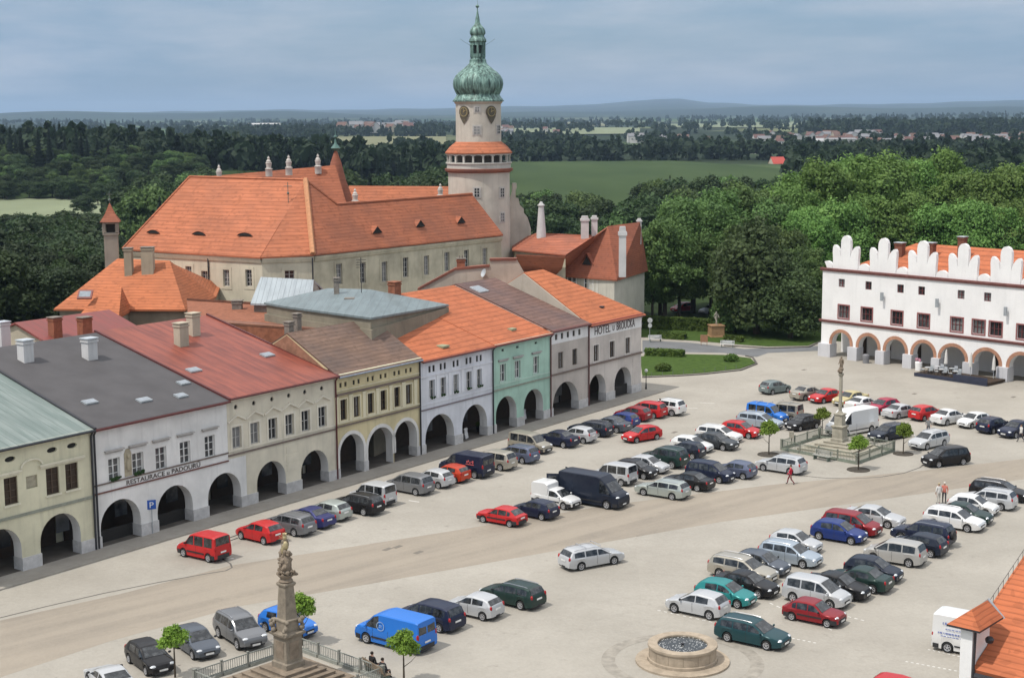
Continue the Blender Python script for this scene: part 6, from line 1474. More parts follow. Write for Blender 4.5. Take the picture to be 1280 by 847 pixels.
fence('iron and stone railing round the steps of the near column', [mc + uM*sx*hs_ + vM*sy*hs_ for sx, sy in ((-1, 1), (1, 1), (1, -1), (-1, -1))], 1.9, .85, flat('railing_grey', (.27, .28, .25), .6), stonemat('rail_post_grey', (.25, .25, .22), .2))
# far column
fc = G(1049, 561); FA = R(-39)
mon2 = empty('trinity_column', fc, FA, 'slim pale stone column with a statue on stepped base near the white hall', 'monument'); mon_ = mon2
for k in range(4): s_ = 1.0 + .55 * (3 - k); m = MB(); m.box(-s_*1.15, -s_, .2*k, s_*1.15, s_, .2*k + .2); m.box(-s_*1.15-.03, -s_-.03, .2*k+.16, s_*1.15+.03, s_+.03, .2*k+.195); m.build('step', SANDL, mon2)
sq([(.62, 0), (.62, .25), (.54, .32), (.52, 1.3), (.62, 1.38), (.64, 1.5), (.4, 1.56), (.38, 2.5), (.46, 2.56), (.46, 2.66), (.2, 2.75)], SANDL, 'pedestal', .8)
m = MB(); m.lathe([(.24, 3.5), (.26, 3.6), (.17, 3.7), (.165, 6.5), (.15, 7.0), (.2, 7.05), (.27, 7.2), (.25, 7.3)], 14); m.build('shaft', SANDL, mon2, 40)
st = statue(mon2, 7.28, 1.7, SANDB); st.rotation_euler = (0, 0, R(160))
m = MB(); [m.ball((rr_.uniform(-.18, .18), rr_.uniform(-.18, .18), 7.35 + rr_.uniform(0, .5)), rr_.uniform(.12, .2), 7, 5) for _ in range(10)]; m.build('cloud_base', SANDB, mon2, 70)
L_, F_, R_ = G(977, 562), G(1071, 580), G(1117, 564); Bk = L_ + R_ - F_
fence('grey green balustrade railing round the slim far column', [L_, F_, R_, Bk], 2.3, .95, flat('railing_green_grey', (.19, .215, .17), .7), stonemat('post_stone', (.22, .23, .19), .2))
u_ = (F_ - L_).normalized(); nrm = Vector((u_.y, -u_.x, 0)); ba = math.atan2(u_.y, u_.x)
bench('grey slatted bench before the balustrade of the far column', (L_ + (F_ - L_) * .62) + nrm * .9, ba, BSTONE)
m = MB(); m.tube([(0, 0, 0), (0, 0, 1.15)], .05, 8); m.box(-.2, -.2, .9, .2, .2, 1.5); tag(m.build('stone_bollard', SANDL, loc=Bk + (L_ - Bk) * .75), 'short grey stone post at the corner behind the far balustrade', 'post')

# fountain
ft = empty('fountain', FC, 0, 'round sandstone fountain basin with coins glinting in dark water', 'fountain')
FST = stonemat('fountain_stone', (.40, .33, .25), .25)
m = MB(); m.lathe([(2.75, .0), (2.75, .12), (2.05, .15)], 56, cap=False); m.build('step', FST, ft, 30)
m = MB(); m.lathe([(2.03, .14), (2.03, .3), (1.97, .34), (1.97, .92), (2.03, .96), (2.05, 1.02), (2.03, 1.12), (1.95, 1.14), (1.5, 1.13), (1.46, 1.1), (1.44, .85)], 56, cap=False); m.build('basin', FST, ft, 30)
for k in range(14):
    a_ = 2*math.pi*(k+.3)/14; m = MB(); m.box(1.95, -.012, .36, 1.976, .012, .9, Matrix.Rotation(a_, 4, 'Z')); m.build('block_joint', flat('joint_dark', (.2, .165, .125), .9), ft)
t = NT('fountain_water'); vo = t.n('ShaderNodeTexVoronoi'); vo.inputs['Scale'].default_value = 9; t.l(t.obj(), vo.inputs['Vector'])
sp = t.n('ShaderNodeSeparateColor'); t.l(vo.outputs['Color'], sp.inputs[0])
wt = t.fin(t.mix(t.math('MULTIPLY', t.math('GREATER_THAN', sp.outputs[0], .55), t.math('LESS_THAN', vo.outputs['Distance'], .38)), (.03, .032, .03), (.5, .5, .48)), .25, 0, .5)
m = MB(); m.lathe([(.001, 1.02), (1.45, 1.02)], 48, cap=False); m.build('water', wt, ft, 30)
m = MB(); m.lathe([(.08, .9), (.08, 1.1), (.12, 1.12), (.03, 1.16)], 12); m.build('spout', GUTTER_D, ft, 40)

# ------------------------------------------------------------------ leaves
def leaf_cloud(lobes, count, size, seed, inner=.25):
    rs = np.random.RandomState(seed); L = np.array(lobes, float)       # x y z r [flatten]
    pr = L[:, 3] ** 2; pr /= pr.sum(); k = rs.choice(len(L), count, p=pr)
    d = rs.normal(size=(count, 3)); d /= np.linalg.norm(d, axis=1)[:, None]; d[:, 2] = np.where(d[:, 2] < -.55, -d[:, 2] * .6, d[:, 2])
    rf = np.where(rs.rand(count) < inner, rs.uniform(.35, .85, count), rs.normal(.96, .14, count))
    fl = L[k, 4] if L.shape[1] > 4 else np.ones(count)
    p = L[k, :3] + d * (L[k, 3] * rf)[:, None] * np.stack([np.ones(count), np.ones(count), fl], -1)
    n = d + rs.normal(scale=.55, size=(count, 3)); n /= np.linalg.norm(n, axis=1)[:, None]
    u = np.cross(n, rs.normal(size=(count, 3))); u /= np.linalg.norm(u, axis=1)[:, None]; w = np.cross(n, u)
    s = size * rs.uniform(.6, 1.35, count)[:, None]; a = s * rs.uniform(.55, .9, count)[:, None]
    v = np.stack([p - u*s, p + w*a - n*s*.15, p + u*s, p - w*a - n*s*.15], 1).reshape(-1, 3)
    return v, np.arange(count * 4).reshape(-1, 4)
def trunk_mb(h, r, limbs, seed):
    rs = random.Random(seed); m = MB(); m.tube([(0, 0, -1.0), (0, 0, h*.3), (rs.uniform(-.1, .1)*r*4, 0, h*.7), (0, 0, h)], [r*1.25, r, r*.75, r*.4], 8)
    for k in range(limbs):
        a = 2*math.pi*k/limbs + rs.uniform(-.3, .3); z = h * rs.uniform(.45, .85); l = h * rs.uniform(.25, .45)
        m.tube([(0, 0, z), (math.cos(a)*l*.6, math.sin(a)*l*.6, z + l*.45), (math.cos(a)*l, math.sin(a)*l, z + l*.9)], [r*.45, r*.3, r*.12], 6)
    return m
BARK = stonemat('bark', (.085, .068, .05), .35)
def broadleaf(seed, H_, Rc, count, size, tall=1.0):
    rs = random.Random(seed); lb = [(0, 0, H_*.56, Rc*.72, 1.2), (rs.uniform(-1, 1), rs.uniform(-1, 1), H_*.78, Rc*.45, 1.0)]
    for k in range(24):
        a = rs.uniform(0, 6.28); zz = rs.uniform(.26, .9); q = Rc * max(.12, 1.0 - 1.35 * abs(zz - .5) ** 1.25) * rs.uniform(.5, .85)
        lb.append((q*math.cos(a), q*math.sin(a), H_*zz, Rc * rs.uniform(.2, .42), rs.uniform(.8, 1.25)))
    for k in range(26):                         # loose sprays that break the outline
        a = rs.uniform(0, 6.28); zz = rs.uniform(.3, .95); q = Rc * max(.15, 1.0 - 1.3 * abs(zz - .5) ** 1.25) * rs.uniform(.9, 1.12)
        lb.append((q*math.cos(a), q*math.sin(a), H_*zz, Rc * rs.uniform(.08, .17), rs.uniform(.7, 1.3)))
    v, f = leaf_cloud(lb, count, size, seed, .22); return v, f
def conifer(seed, H_, Rc, count, size):
    rs = np.random.RandomState(seed); z = H_ * (1 - np.sqrt(rs.rand(count)) * .9); f = 1 - z / H_
    tier = .72 + .28 * np.cos(z / H_ * 2*math.pi * 11); r_ = Rc * f ** .85 * tier * np.where(rs.rand(count) < .3, rs.rand(count), rs.uniform(.75, 1.08, count)); a = rs.rand(count) * 6.283
    p = np.stack([r_*np.cos(a), r_*np.sin(a), z], -1); o = np.stack([np.cos(a), np.sin(a), np.full(count, -.45)], -1); o /= np.linalg.norm(o, axis=1)[:, None]
    w = np.stack([-np.sin(a), np.cos(a), rs.normal(scale=.3, size=count)], -1); s = size * rs.uniform(.6, 1.3, count)[:, None]
    v = np.stack([p - o*s*1.2, p + w*s*.6, p + o*s*1.2, p - w*s*.6], 1).reshape(-1, 3)
    return v, np.arange(count * 4).reshape(-1, 4)
LF_PARK = leafmat('leaf_park', (.065, .11, .035), (.115, .185, .055), (.17, .25, .08), .28)
LF_BRIGHT = leafmat('leaf_bright', (.092, .165, .040), (.155, .265, .065), (.24, .36, .10), .28)
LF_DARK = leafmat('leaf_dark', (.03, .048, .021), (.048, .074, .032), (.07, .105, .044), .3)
LF_YEW = leafmat('leaf_yew', (.055, .092, .034), (.088, .138, .05), (.125, .185, .07), .3)
LF_WOOD = leafmat('leaf_wood', (.030, .052, .018), (.05, .082, .028), (.08, .12, .04), .12)
LF_CON = leafmat('needle_dark', (.012, .023, .012), (.019, .036, .019), (.03, .052, .025), .2)
LF_BALL = leafmat('leaf_ball', (.11, .175, .025), (.19, .285, .04), (.29, .39, .07), 2.2)
LF_HEDGE = leafmat('leaf_hedge', (.06, .10, .018), (.10, .165, .03), (.15, .22, .05), .9)
def tree_proto(name, cr, leaf, H_, r, limbs, seed, trunk_h=None):
    root = empty(name, (0, 0, 0)); trunk_mb(trunk_h or H_*.62, r, limbs, seed).build('trunk', BARK, root, 50)
    link('crown', raw_mesh('crown', *cr, leaf), root); return root
def setleaf(root, mat):
    for c in root.children:
        if c.name.startswith('crown'): setpaint(c, mat)
BL = [tree_proto('broadleaf_tree', broadleaf(s_, 20, 6.8 + .5*(s_ % 3), 26000, .25), LF_PARK, 20, .42, 6, s_) for s_ in (1, 2, 3, 4)]
DKT = tree_proto('dark_tree', leaf_cloud([(0, 0, 6.5, 4.2, 1.5)] + [(3.0*math.cos(a), 3.0*math.sin(a), z, 2.4, 1.1) for a, z in zip(np.arange(0, 19, 1.35), [2.5, 4, 6, 8, 3, 5, 9, 10, 4, 7, 11, 6, 3, 5, 8])] + [(0, 0, 12, 2.2, 1.3)], 15000, .27, 9), LF_DARK, 14, .35, 5, 9)
WB = [tree_proto('woodland_tree', broadleaf(20 + s_, 18, 5.8, 11000, .34), LF_WOOD, 18, .35, 4, s_) for s_ in range(3)]
CN = [tree_proto('conifer', conifer(40 + s_, 25, 4.2, 8000, .38), LF_CON, 25, .3, 0, s_, 23) for s_ in range(3)]
def plant_tree(proto, x, y, h, H0, label, name, group, leaf=None, wide=1.0, z=None):
    r = copy_tree(proto); r.name = name; k = h / H0; r.location = (x, y, th(x, y) if z is None else z); r.scale = (k*wide, k*wide, k); r.rotation_euler = (0, 0, rnd.uniform(0, 6.28))
    tag(r, label, 'tree', group)
    if leaf: setleaf(r, leaf)
    return r
def tree_at(px, pyt, Y, proto, H0, label, name, group, leaf=None, wide=1.0, zb=None, hmin=4):
    p = at(px, pyt, Y); zb = th(p.x, Y) if zb is None else zb
    return plant_tree(proto, p.x, Y, max(hmin, p.z - zb), H0, label, name, group, leaf, wide, zb)
# park trees
PG = 'tall trees of the park behind the lawn'
PARK = [(832, 262, 232, 0, 'P'), (868, 246, 240, 1, 'P'), (905, 233, 246, 2, 'P'), (935, 231, 250, 3, 'P'), (960, 240, 246, 0, 'P'), (985, 232, 262, 1, 'B'), (1008, 212, 272, 2, 'B'), (1035, 201, 268, 3, 'B'), (1068, 184, 282, 0, 'B'),
        (1104, 192, 276, 1, 'B'), (1140, 196, 290, 2, 'B'), (1172, 188, 296, 3, 'B'), (1205, 203, 284, 0, 'B'), (1240, 208, 276, 1, 'B'), (1275, 200, 286, 2, 'B'), (1010, 262, 240, 3, 'B'), (1045, 250, 248, 1, 'B'), (1085, 240, 252, 2, 'B'), (1130, 242, 250, 3, 'B'),
        (1180, 246, 246, 0, 'B'), (1230, 250, 244, 1, 'B'), (1280, 246, 246, 2, 'B'), (890, 290, 236, 3, 'P'), (850, 300, 233, 2, 'P'), (1000, 300, 226, 0, 'P'), (826, 285, 234, 1, 'P'), (816, 312, 231, 3, 'P'), (975, 285, 230, 1, 'P'), (925, 280, 234, 2, 'P')]
PLAB = {'P': 'tall deep green tree in the park behind the hedge and plinth statue', 'B': 'tall fresh green tree rising behind the white arcaded hall'}
for px, py, Y, k, c in PARK:
    tree_at(px, py, Y, BL[k], 20.3, PLAB[c], 'park_tree', PG, LF_PARK if c == 'P' else LF_BRIGHT, rnd.uniform(.9, 1.1), 0)
tree_at(948, 272, 216, DKT, 14.6, 'dark bushy yew like tree leaning over the lawn by the plinth statue', 'dark_tree', None, LF_YEW, 1.1, 0)
tree_at(990, 330, 212, DKT, 14.6, 'low dark bushy tree close to the end of the white hall', 'dark_tree', None, LF_YEW, 1.3, 0)
tree_at(918, 345, 218, DKT, 14.6, 'small dark tree directly behind the plinth statue', 'dark_tree', None, LF_PARK, 1.1, 0)
# valley wood on the left, close to the castle
WG = 'trees of the wood below the castle'
for k in range(64):
    px = rnd.uniform(-40, 150) if k < 52 else rnd.uniform(60, 330); Y = rnd.uniform(215, 330); t_ = (Y - 215) / 115
    x = (px - 640) / F * Y
    if x > -66 - (Y - 185) * -.2 and Y < 262: continue
    top = 325 - 52 * t_ + rnd.uniform(-6, 26) + max(0, 60 - px) * -.05
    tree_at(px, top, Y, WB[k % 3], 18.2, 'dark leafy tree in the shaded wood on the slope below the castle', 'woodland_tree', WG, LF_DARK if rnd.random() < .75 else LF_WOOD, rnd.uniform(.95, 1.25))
for k in range(26):
    px = 128 - 168 * (k % 13) / 12 if k < 22 else rnd.uniform(118, 138); Y = 693 + rnd.uniform(-6, 6) if k < 22 else rnd.uniform(600, 690)
    p = at(px, 200, Y); plant_tree(WB[k % 3], p.x + rnd.uniform(-6, 6), Y, rnd.uniform(5, 10), 18.2, 'shrubby tree along the far edge of the pale meadow', 'woodland_tree', 'shrubby trees round the pale meadow', LF_WOOD, rnd.uniform(1.3, 1.9))
for k in range(16):                            # hedge trees round the pale meadow and lit trees behind it
    px = rnd.uniform(-40, 135); Y = rnd.uniform(430, 560)
    tree_at(px, rnd.uniform(264, 276), Y, WB[k % 3], 18.2, 'low leafy tree on the near edge of the pale meadow', 'woodland_tree', WG, LF_WOOD, rnd.uniform(1.2, 1.7))
for k in range(135):
    px = rnd.uniform(-40, 265); Y = 697 + 120 * ((k * .618) % 1); top = 240 - (Y - 697) * .42 + rnd.uniform(-5, 7)
    tree_at(px, top, Y, WB[k % 3], 18.2, 'rounded lighter tree behind the pale meadow in front of the spruces', 'woodland_tree', 'leafy trees in the valley beyond the castle', LF_PARK if rnd.random() < .3 else LF_WOOD, rnd.uniform(1.1, 1.6), None, 10)
CG = 'conifers on the ridge beyond the castle'
LINE = [(-30, 146), (20, 149), (70, 148), (105, 152), (140, 162), (180, 178), (215, 186), (250, 183), (300, 175), (340, 178), (400, 183), (450, 184), (500, 182), (560, 186)]
for k in range(125):
    px = -30 + 610 * ((k * .618) % 1); Y = 770 + 130 * rnd.random(); top = interp(px, LINE) + rnd.uniform(0, 12) + (900 - Y) * .06
    tree_at(px, top, Y, CN[k % 3], 25, 'dark spruce in the conifer wood on the ridge beyond the castle', 'conifer', CG, None, rnd.uniform(.85, 1.2))
MG = 'leafy trees in the valley beyond the castle'
for k in range(150):
    px = rnd.uniform(150, 1010); Y = rnd.uniform(390, 560)
    base = interp(px, [(-30, 190), (140, 212), (260, 215), (420, 205), (560, 205), (640, 226), (700, 236), (760, 228), (830, 214), (900, 218), (1000, 216)])
    top = base + (560 - Y) * .16 + rnd.uniform(-3, 16)
    con = rnd.random() < (.35 if px < 560 else .12)
    tree_at(px, top, Y, CN[k % 3] if con else WB[k % 3], 25 if con else 18.2, 'dark spruce among leafy trees in the valley beyond the castle' if con else 'rounded leafy tree in the valley wood beyond the castle', 'conifer' if con else 'woodland_tree', CG if con else MG, None if con else (LF_WOOD if rnd.random() < .75 else LF_PARK), rnd.uniform(.9, 1.3))
# small clipped trees in the square
SB = tree_proto('ball_tree', leaf_cloud([(0, 0, 2.15, .6, .92), (.42, .2, 2.2, .42, .9), (-.45, -.15, 2.1, .4, .9), (.1, -.45, 1.95, .4, .9), (-.15, .42, 2.3, .4, .9), (.25, -.1, 2.6, .36, .9), (-.3, -.3, 2.5, .33, .9), (.5, -.3, 2.0, .3, .8), (-.1, .1, 2.75, .25, 1)], 3000, .075, 77, .35), LF_BALL, 2.6, .055, 4, 5, 1.95)
BG = 'round clipped trees in the square'
BT = [(505, 855, 1.08, 'round clipped young tree by the bright blue van and the sitting people'), (378, 806, 1.1, 'round clipped tree behind the near column'), (219, 846, 1.05, 'round clipped tree in front of the dark steel hatchback'), (961, 568, 1.12, 'round clipped tree in a soil ring beside the long silver estate'),
      (1027.5, 546, 1.0, 'round clipped tree behind the far balustrade next to the black hatchback'), (1073, 587, 1.08, 'round clipped tree before the front corner of the far balustrade'), (1129, 567, 1.0, 'round clipped tree beside the silver estate with roof rails')]
SOIL = flat('planting_soil', (.06, .05, .038), .95)
for px, py, k, lab in BT:
    g = G(px, py); r = copy_tree(SB); r.name = 'ball_tree'; r.location = g; r.scale = (k, k, k); r.rotation_euler = (0, 0, rnd.uniform(0, 6)); tag(r, lab, 'tree', BG)
    if py < 600: m = MB(); m.lathe([(.01, .02), (.85, .02), (.88, .05), (.94, .05), (.96, .0)], 24, cap=False); m.build('soil_ring', SOIL, r, 30)
for p in BL + [DKT] + WB + CN + [SB]: drop_tree(p)

# ------------------------------------------------------------------ park in front of the trees
sheet('path', [G(*p) for p in [(803, 425), (860, 428), (930, 436), (1030, 432), (1030, 438), (960, 441), (946, 446), (905, 441), (850, 440), (803, 441)]], .008, ASPH)
sheet('lawn', [G(*p) for p in [(800, 446), (850, 443), (905, 444), (938, 448), (944, 454), (925, 461), (880, 466), (850, 468), (803, 470)]], .08, LAWN, thick=.13)
sheet('lawn', [G(*p) for p in [(800, 408), (830, 406), (900, 408), (960, 412), (1024, 414), (1030, 424), (1010, 432), (960, 433), (930, 431), (870, 426), (800, 421)]], .08, LAWN, thick=.13)
kerb_line('kerb', [G(*p) for p in [(803, 472), (850, 470), (880, 468), (926, 463), (946, 455), (941, 447), (932, 445)]], .2, .14)
kerb_line('kerb', [G(*p) for p in [(905, 432), (960, 435.5), (1011, 434), (1024, 428)]], .2, .14)
def hedge(label, px0, py0, px1, py1, w, h, n):
    a, b = G(px0, py0), G(px1, py1); L = (b - a).length; rs = np.random.RandomState(int(px0)); c = n
    r = empty('hedge', a, math.atan2((b - a).y, (b - a).x), label, 'hedge')
    f = rs.randint(0, 4, c); x = rs.rand(c) * L; y = rs.rand(c) * w; z = rs.rand(c) * h
    y = np.where(f == 0, 0, np.where(f == 1, w, y)); z = np.where(f >= 2, h, z); p = np.stack([x, y, z], -1) + rs.normal(scale=.07, size=(c, 3))
    nn = np.stack([rs.normal(scale=.5, size=c), np.where(f == 0, -1, np.where(f == 1, 1, 0)) + rs.normal(scale=.5, size=c), np.where(f >= 2, 1, 0) + rs.normal(scale=.5, size=c)], -1); nn /= np.linalg.norm(nn, axis=1)[:, None]
    u = np.cross(nn, rs.normal(size=(c, 3))); u /= np.linalg.norm(u, axis=1)[:, None]; v_ = np.cross(nn, u); s = .13 * rs.uniform(.6, 1.4, c)[:, None]
    link('foliage', raw_mesh('foliage', np.stack([p-u*s, p+v_*s, p+u*s, p-v_*s], 1).reshape(-1, 3), np.arange(c*4).reshape(-1, 4), LF_HEDGE), r)
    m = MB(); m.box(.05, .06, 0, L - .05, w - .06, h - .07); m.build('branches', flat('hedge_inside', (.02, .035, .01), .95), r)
hedge('long tall clipped hedge behind the plinth statue', 803, 411, 918, 417, 1.2, 1.75, 9000)
hedge('low clipped hedge strip on the lawn beside the grey path', 806, 445, 853, 447, 1.2, .8, 3000)
hedge('short low hedge beyond the grey path near the white bench', 822, 423, 854, 425, 1.4, .8, 2500)
hedge('low hedge in front of the plinth statue', 905, 427, 926, 428.5, 1.0, .7, 1800)
for px, py, r_, lab in [(829, 464, 1.0, 'round shrub low on the front lawn near the hotel'), (914, 452, .95, 'round shrub at the pointed end of the front lawn')]:
    g = G(px, py); r = empty('shrub', g, 0, lab, 'shrub'); v, f = leaf_cloud([(0, 0, .5, r_*.75, .7), (.5, .2, .45, .5, .7), (-.5, -.1, .45, .5, .7)], 1600, .11, int(px)); link('foliage', raw_mesh('foliage', v, f, LF_HEDGE), r)
    m = MB(); m.tube([(0, 0, 0), (0, 0, .4)], .05, 6); m.build('stem', BARK, r)
sp_g = G(895, 421); sp = empty('plinth_statue', sp_g, R(10), 'weathered statue of a figure on a brick coloured plinth in front of the hedge', 'statue'); mon_ = sp
sq([(1.05, 0), (1.05, .2), (.95, .25), (.92, 1.55), (1.02, 1.62), (1.02, 1.75)], stonemat('plinth_ochre', (.36, .22, .12), .3), 'plinth')
st = statue(sp, 1.72, 2.0, stonemat('statue_grey', (.33, .31, .26), .3), pose=WALK); st.rotation_euler = (0, 0, R(200))
PW = flat('white_slats', (.6, .6, .6), .6)
bench('white bench beside the low hedge near the hotel corner', G(819, 427), R(8), PW, 'white benches along the path'); bench('white bench along the grey path below the plinth statue', G(909, 434), R(-12), PW, 'white benches along the path')
m = MB(); m.box(-.5, -.04, .5, .5, .04, 1.5); m.tube([(-.4, .05, 0), (-.4, .05, 1.4)], .03, 6); m.tube([(.4, .05, 0), (.4, .05, 1.4)], .03, 6); o = m.build('notice_board', flat('board_brown', (.3, .16, .09), .7), loc=G(880, 432), rz=R(-10)); tag(o, 'small brown notice board standing on the edge of the grey path', 'notice board')
def post_sign(label, g, h, rz, plate):
    r = empty('road_sign', g, rz, label, 'sign'); m = MB(); m.tube([(0, 0, 0), (0, 0, h)], .035, 8); m.build('post', TIN, r); plate(r, h); return r
def park_plate(r, h):
    m = MB(); m.box(-.33, -.06, h - .72, .33, -.04, h); p = m.build('plate', flat('sign_blue', (.02, .09, .38), .5), r)
    lettering('P', p, -.15, .15, h - .36, .46, flat('sign_white', (.75, .75, .75), .5), -.066)
post_sign('blue parking sign on a post before the restaurant pier', G(191, 668), 2.75, R(20), park_plate)
def round_plate(r, h):
    for z, q in ((h - .3, .36), (h - 1.0, .3)):
        m = MB(); m.lathe([(q, 0), (q, .03)], 18); o = m.build('plate', flat('sign_pale', (.55, .56, .54), .5), r); o.location = (0, -.05, z); o.rotation_euler = (R(90), 0, 0)
post_sign('pair of pale round signs on a post beyond the hotel corner', G(812, 437), 4.3, R(20), round_plate)
lp_ = empty('street_lamp', G(807.5, 486), 0, 'slender lamp post with a pale globe at the hotel corner', 'lamp')
m = MB(); m.tube([(0, 0, 0), (0, 0, .8), (0, 0, 2.0)], [.12, .05, .04], 8); m.build('post', GUTTER_D, lp_); m = MB(); m.ball((0, 0, 2.18), .2); m.build('globe', PLATE, lp_, 60)
for px, py, lab in [(584, 549, 'white menu board leaning at the second arch of the lavender house'), (657, 525, 'white framed board standing at the mint house pier')]:
    r = empty('menu_board', G(px, py), ROWA + R(15), lab, 'menu board'); m = MB(); m.box(-.35, -.03, .12, .35, .02, 1.15, Matrix.Rotation(R(-10), 4, 'X')); m.build('panel', PW, r); m = MB(); m.box(-.33, .25, 0.1, .33, .28, 1.05, Matrix.Rotation(R(10), 4, 'X')); m.build('rear_panel', PW, r)
for px, py, lab in [(752, 499, 'dark flower tub beside the first arch of the corner hotel'), (600, 540, 'dark flower tub inside the second arch of the lavender house')]:
    g = G(px, py); r = empty('flower_tub', g, 0, lab, 'flower tub'); m = MB(); m.lathe([(.3, .0), (.42, .6), (.36, .62)], 14); m.build('tub', BLACKP, r, 40)
    v, f = leaf_cloud([(0, 0, .8, .38, .8)], 400, .09, int(px)); link('plant', raw_mesh('plant', v, f, LF_HEDGE), r)
# low fence of thin posts along the lawn
fp0 = None
for k in range(9):
    g = G(815 + k * 13.2, 471 - k * .9 - max(0, k - 5) * .6); m = MB()
    if fp0 is None: m.tube([(0, 0, 0), (0, 0, .55)], .03, 6); fp0 = m.build('lawn_post', IRON)
    o = fp0 if k == 0 else fp0.copy()
    if k: COL.objects.link(o)
    o.location = g + Vector((0, .35, 0)); tag(o, 'thin low iron post along the front edge of the lawn', 'post', 'low posts round the lawn')

# ------------------------------------------------------------------ far country: fields, woods, villages
FIELD = NT('green_field'); FIELD = FIELD.fin(FIELD.ramp(FIELD.noise(.02, 4, FIELD.scl(FIELD.pos(), (1, .25, 0))), [(.35, (.042, .066, .026)), (.65, (.056, .084, .032))]), .95, 0, .05)
PALEF = flat('pale_meadow', (.20, .225, .14), .95, 0, .05, .12, .02); TANF = flat('tan_field', (.19, .19, .11), .95, 0, .05, .12, .02)
def field(name, px0, px1, Y0, Y1, mat, lift=.5, curve=None):
    v = []; f = []; NX, NY = 24, 14
    for j in range(NY + 1):
        Y = Y0 + (Y1 - Y0) * j / NY
        for i in range(NX + 1):
            px = px0 + (px1 - px0) * i / NX; Yk = Y + (curve(i / NX) if curve else 0) * (j / NY); x = (px - 640) / F * Yk; v.append((x, Yk, th(x, Yk) + lift))
    f = [(j*(NX+1)+i, j*(NX+1)+i+1, (j+1)*(NX+1)+i+1, (j+1)*(NX+1)+i) for j in range(NY) for i in range(NX)]
    m = MB(); m.add(v, f); o = m.build(name, mat, recalc=False); o.data.shade_smooth(); return tag(o, kind='structure')
field('field', 636, 1015, 640, 1230, FIELD, .6, lambda u: -260 * max(0, u - .55) / .45)
field('field', -60, 128, 585, 690, PALEF, .8)
field('field', 425, 560, 1900, 2500, TANF, 1.5); field('field', 250, 420, 3600, 4600, TANF, 2); field('field', 820, 1010, 3300, 5200, PALEF, 2); field('field', 640, 800, 2600, 3300, PALEF, 2); field('field', 560, 760, 4800, 6200, TANF, 2)
def wood_mass(name, pts, seed, mat, label=None, base=8):
    """a far wood read as one mass: every tree a small leafy clump of faces"""
    rs = np.random.RandomState(seed); n = len(pts); K = 46
    P = np.array(pts); c = np.repeat(P[:, :3], K, 0); h = np.repeat(P[:, 3], K)
    d = rs.normal(size=(n*K, 3)); d /= np.linalg.norm(d, axis=1)[:, None]; d[:, 2] = np.abs(d[:, 2]) * 1.0 - .25
    con = np.repeat(rs.rand(n) < .4, K); zf = rs.rand(n*K)
    rad_ = np.where(con, h*.22*(1 - zf), h*.34); zz = np.where(con, h*zf, h*.55 + d[:, 2]*h*.42)
    p = c + np.stack([d[:, 0]*rad_, d[:, 1]*rad_, zz], -1); s = (h * .12)[:, None] * rs.uniform(.7, 1.4, (n*K, 1))
    nn = d + rs.normal(scale=.5, size=(n*K, 3)); nn /= np.linalg.norm(nn, axis=1)[:, None]; u = np.cross(nn, rs.normal(size=(n*K, 3))); u /= np.linalg.norm(u, axis=1)[:, None]; w_ = np.cross(nn, u)
    v = np.stack([p-u*s, p+w_*s, p+u*s, p-w_*s], 1).reshape(-1, 3)
    return tag(link(name, raw_mesh(name, v, np.arange(n*K*4).reshape(-1, 4), mat)), label, None, None, 'stuff')
LF_FAR = leafmat('leaf_far', (.018, .034, .015), (.028, .05, .022), (.042, .07, .03), .02)
def strip(px0, px1, Y0, Y1, n, h0=14, h1=22, gaps=0, seed=0):
    rs = random.Random(seed); o = []
    for k in range(n):
        px = rs.uniform(px0, px1); Y = rs.uniform(Y0, Y1); x = (px - 640) / F * Y
        if gaps and math.sin(px * .045 + Y * .004 + seed) + .6 * math.sin(px * .013 + Y * .0021 + 2 * seed) < gaps - 1: continue
        if px > 960 and 1380 < Y < 2200 and rs.random() < .78: continue
        o.append((x, Y, th(x, Y) - 1, rs.uniform(h0, h1)))
    return o
far_pts = strip(-80, 620, 800, 1000, 900, 14, 20, 0, 1) + strip(560, 1400, 1235, 1330, 420, 12, 20, 0, 2) + strip(990, 1400, 640, 1100, 500, 14, 20, 0, 3) + strip(-80, 640, 920, 1500, 700, 14, 22, .9, 4) \
    + strip(-100, 420, 1500, 2600, 900, 14, 22, 1.0, 5) + strip(300, 560, 2500, 2950, 420, 16, 22, 0, 6) + strip(600, 1450, 1400, 2300, 1100, 12, 20, 1.05, 7) + strip(1010, 1400, 2350, 2900, 900, 18, 26, 0, 8) \
    + strip(-150, 1450, 2600, 4200, 1600, 14, 22, 1.0, 9) + strip(-150, 1450, 4200, 7000, 2200, 16, 26, .9, 10)
wood_mass('far_woods', far_pts, 5, LF_FAR, 'dark far woods and tree lines between the distant fields')
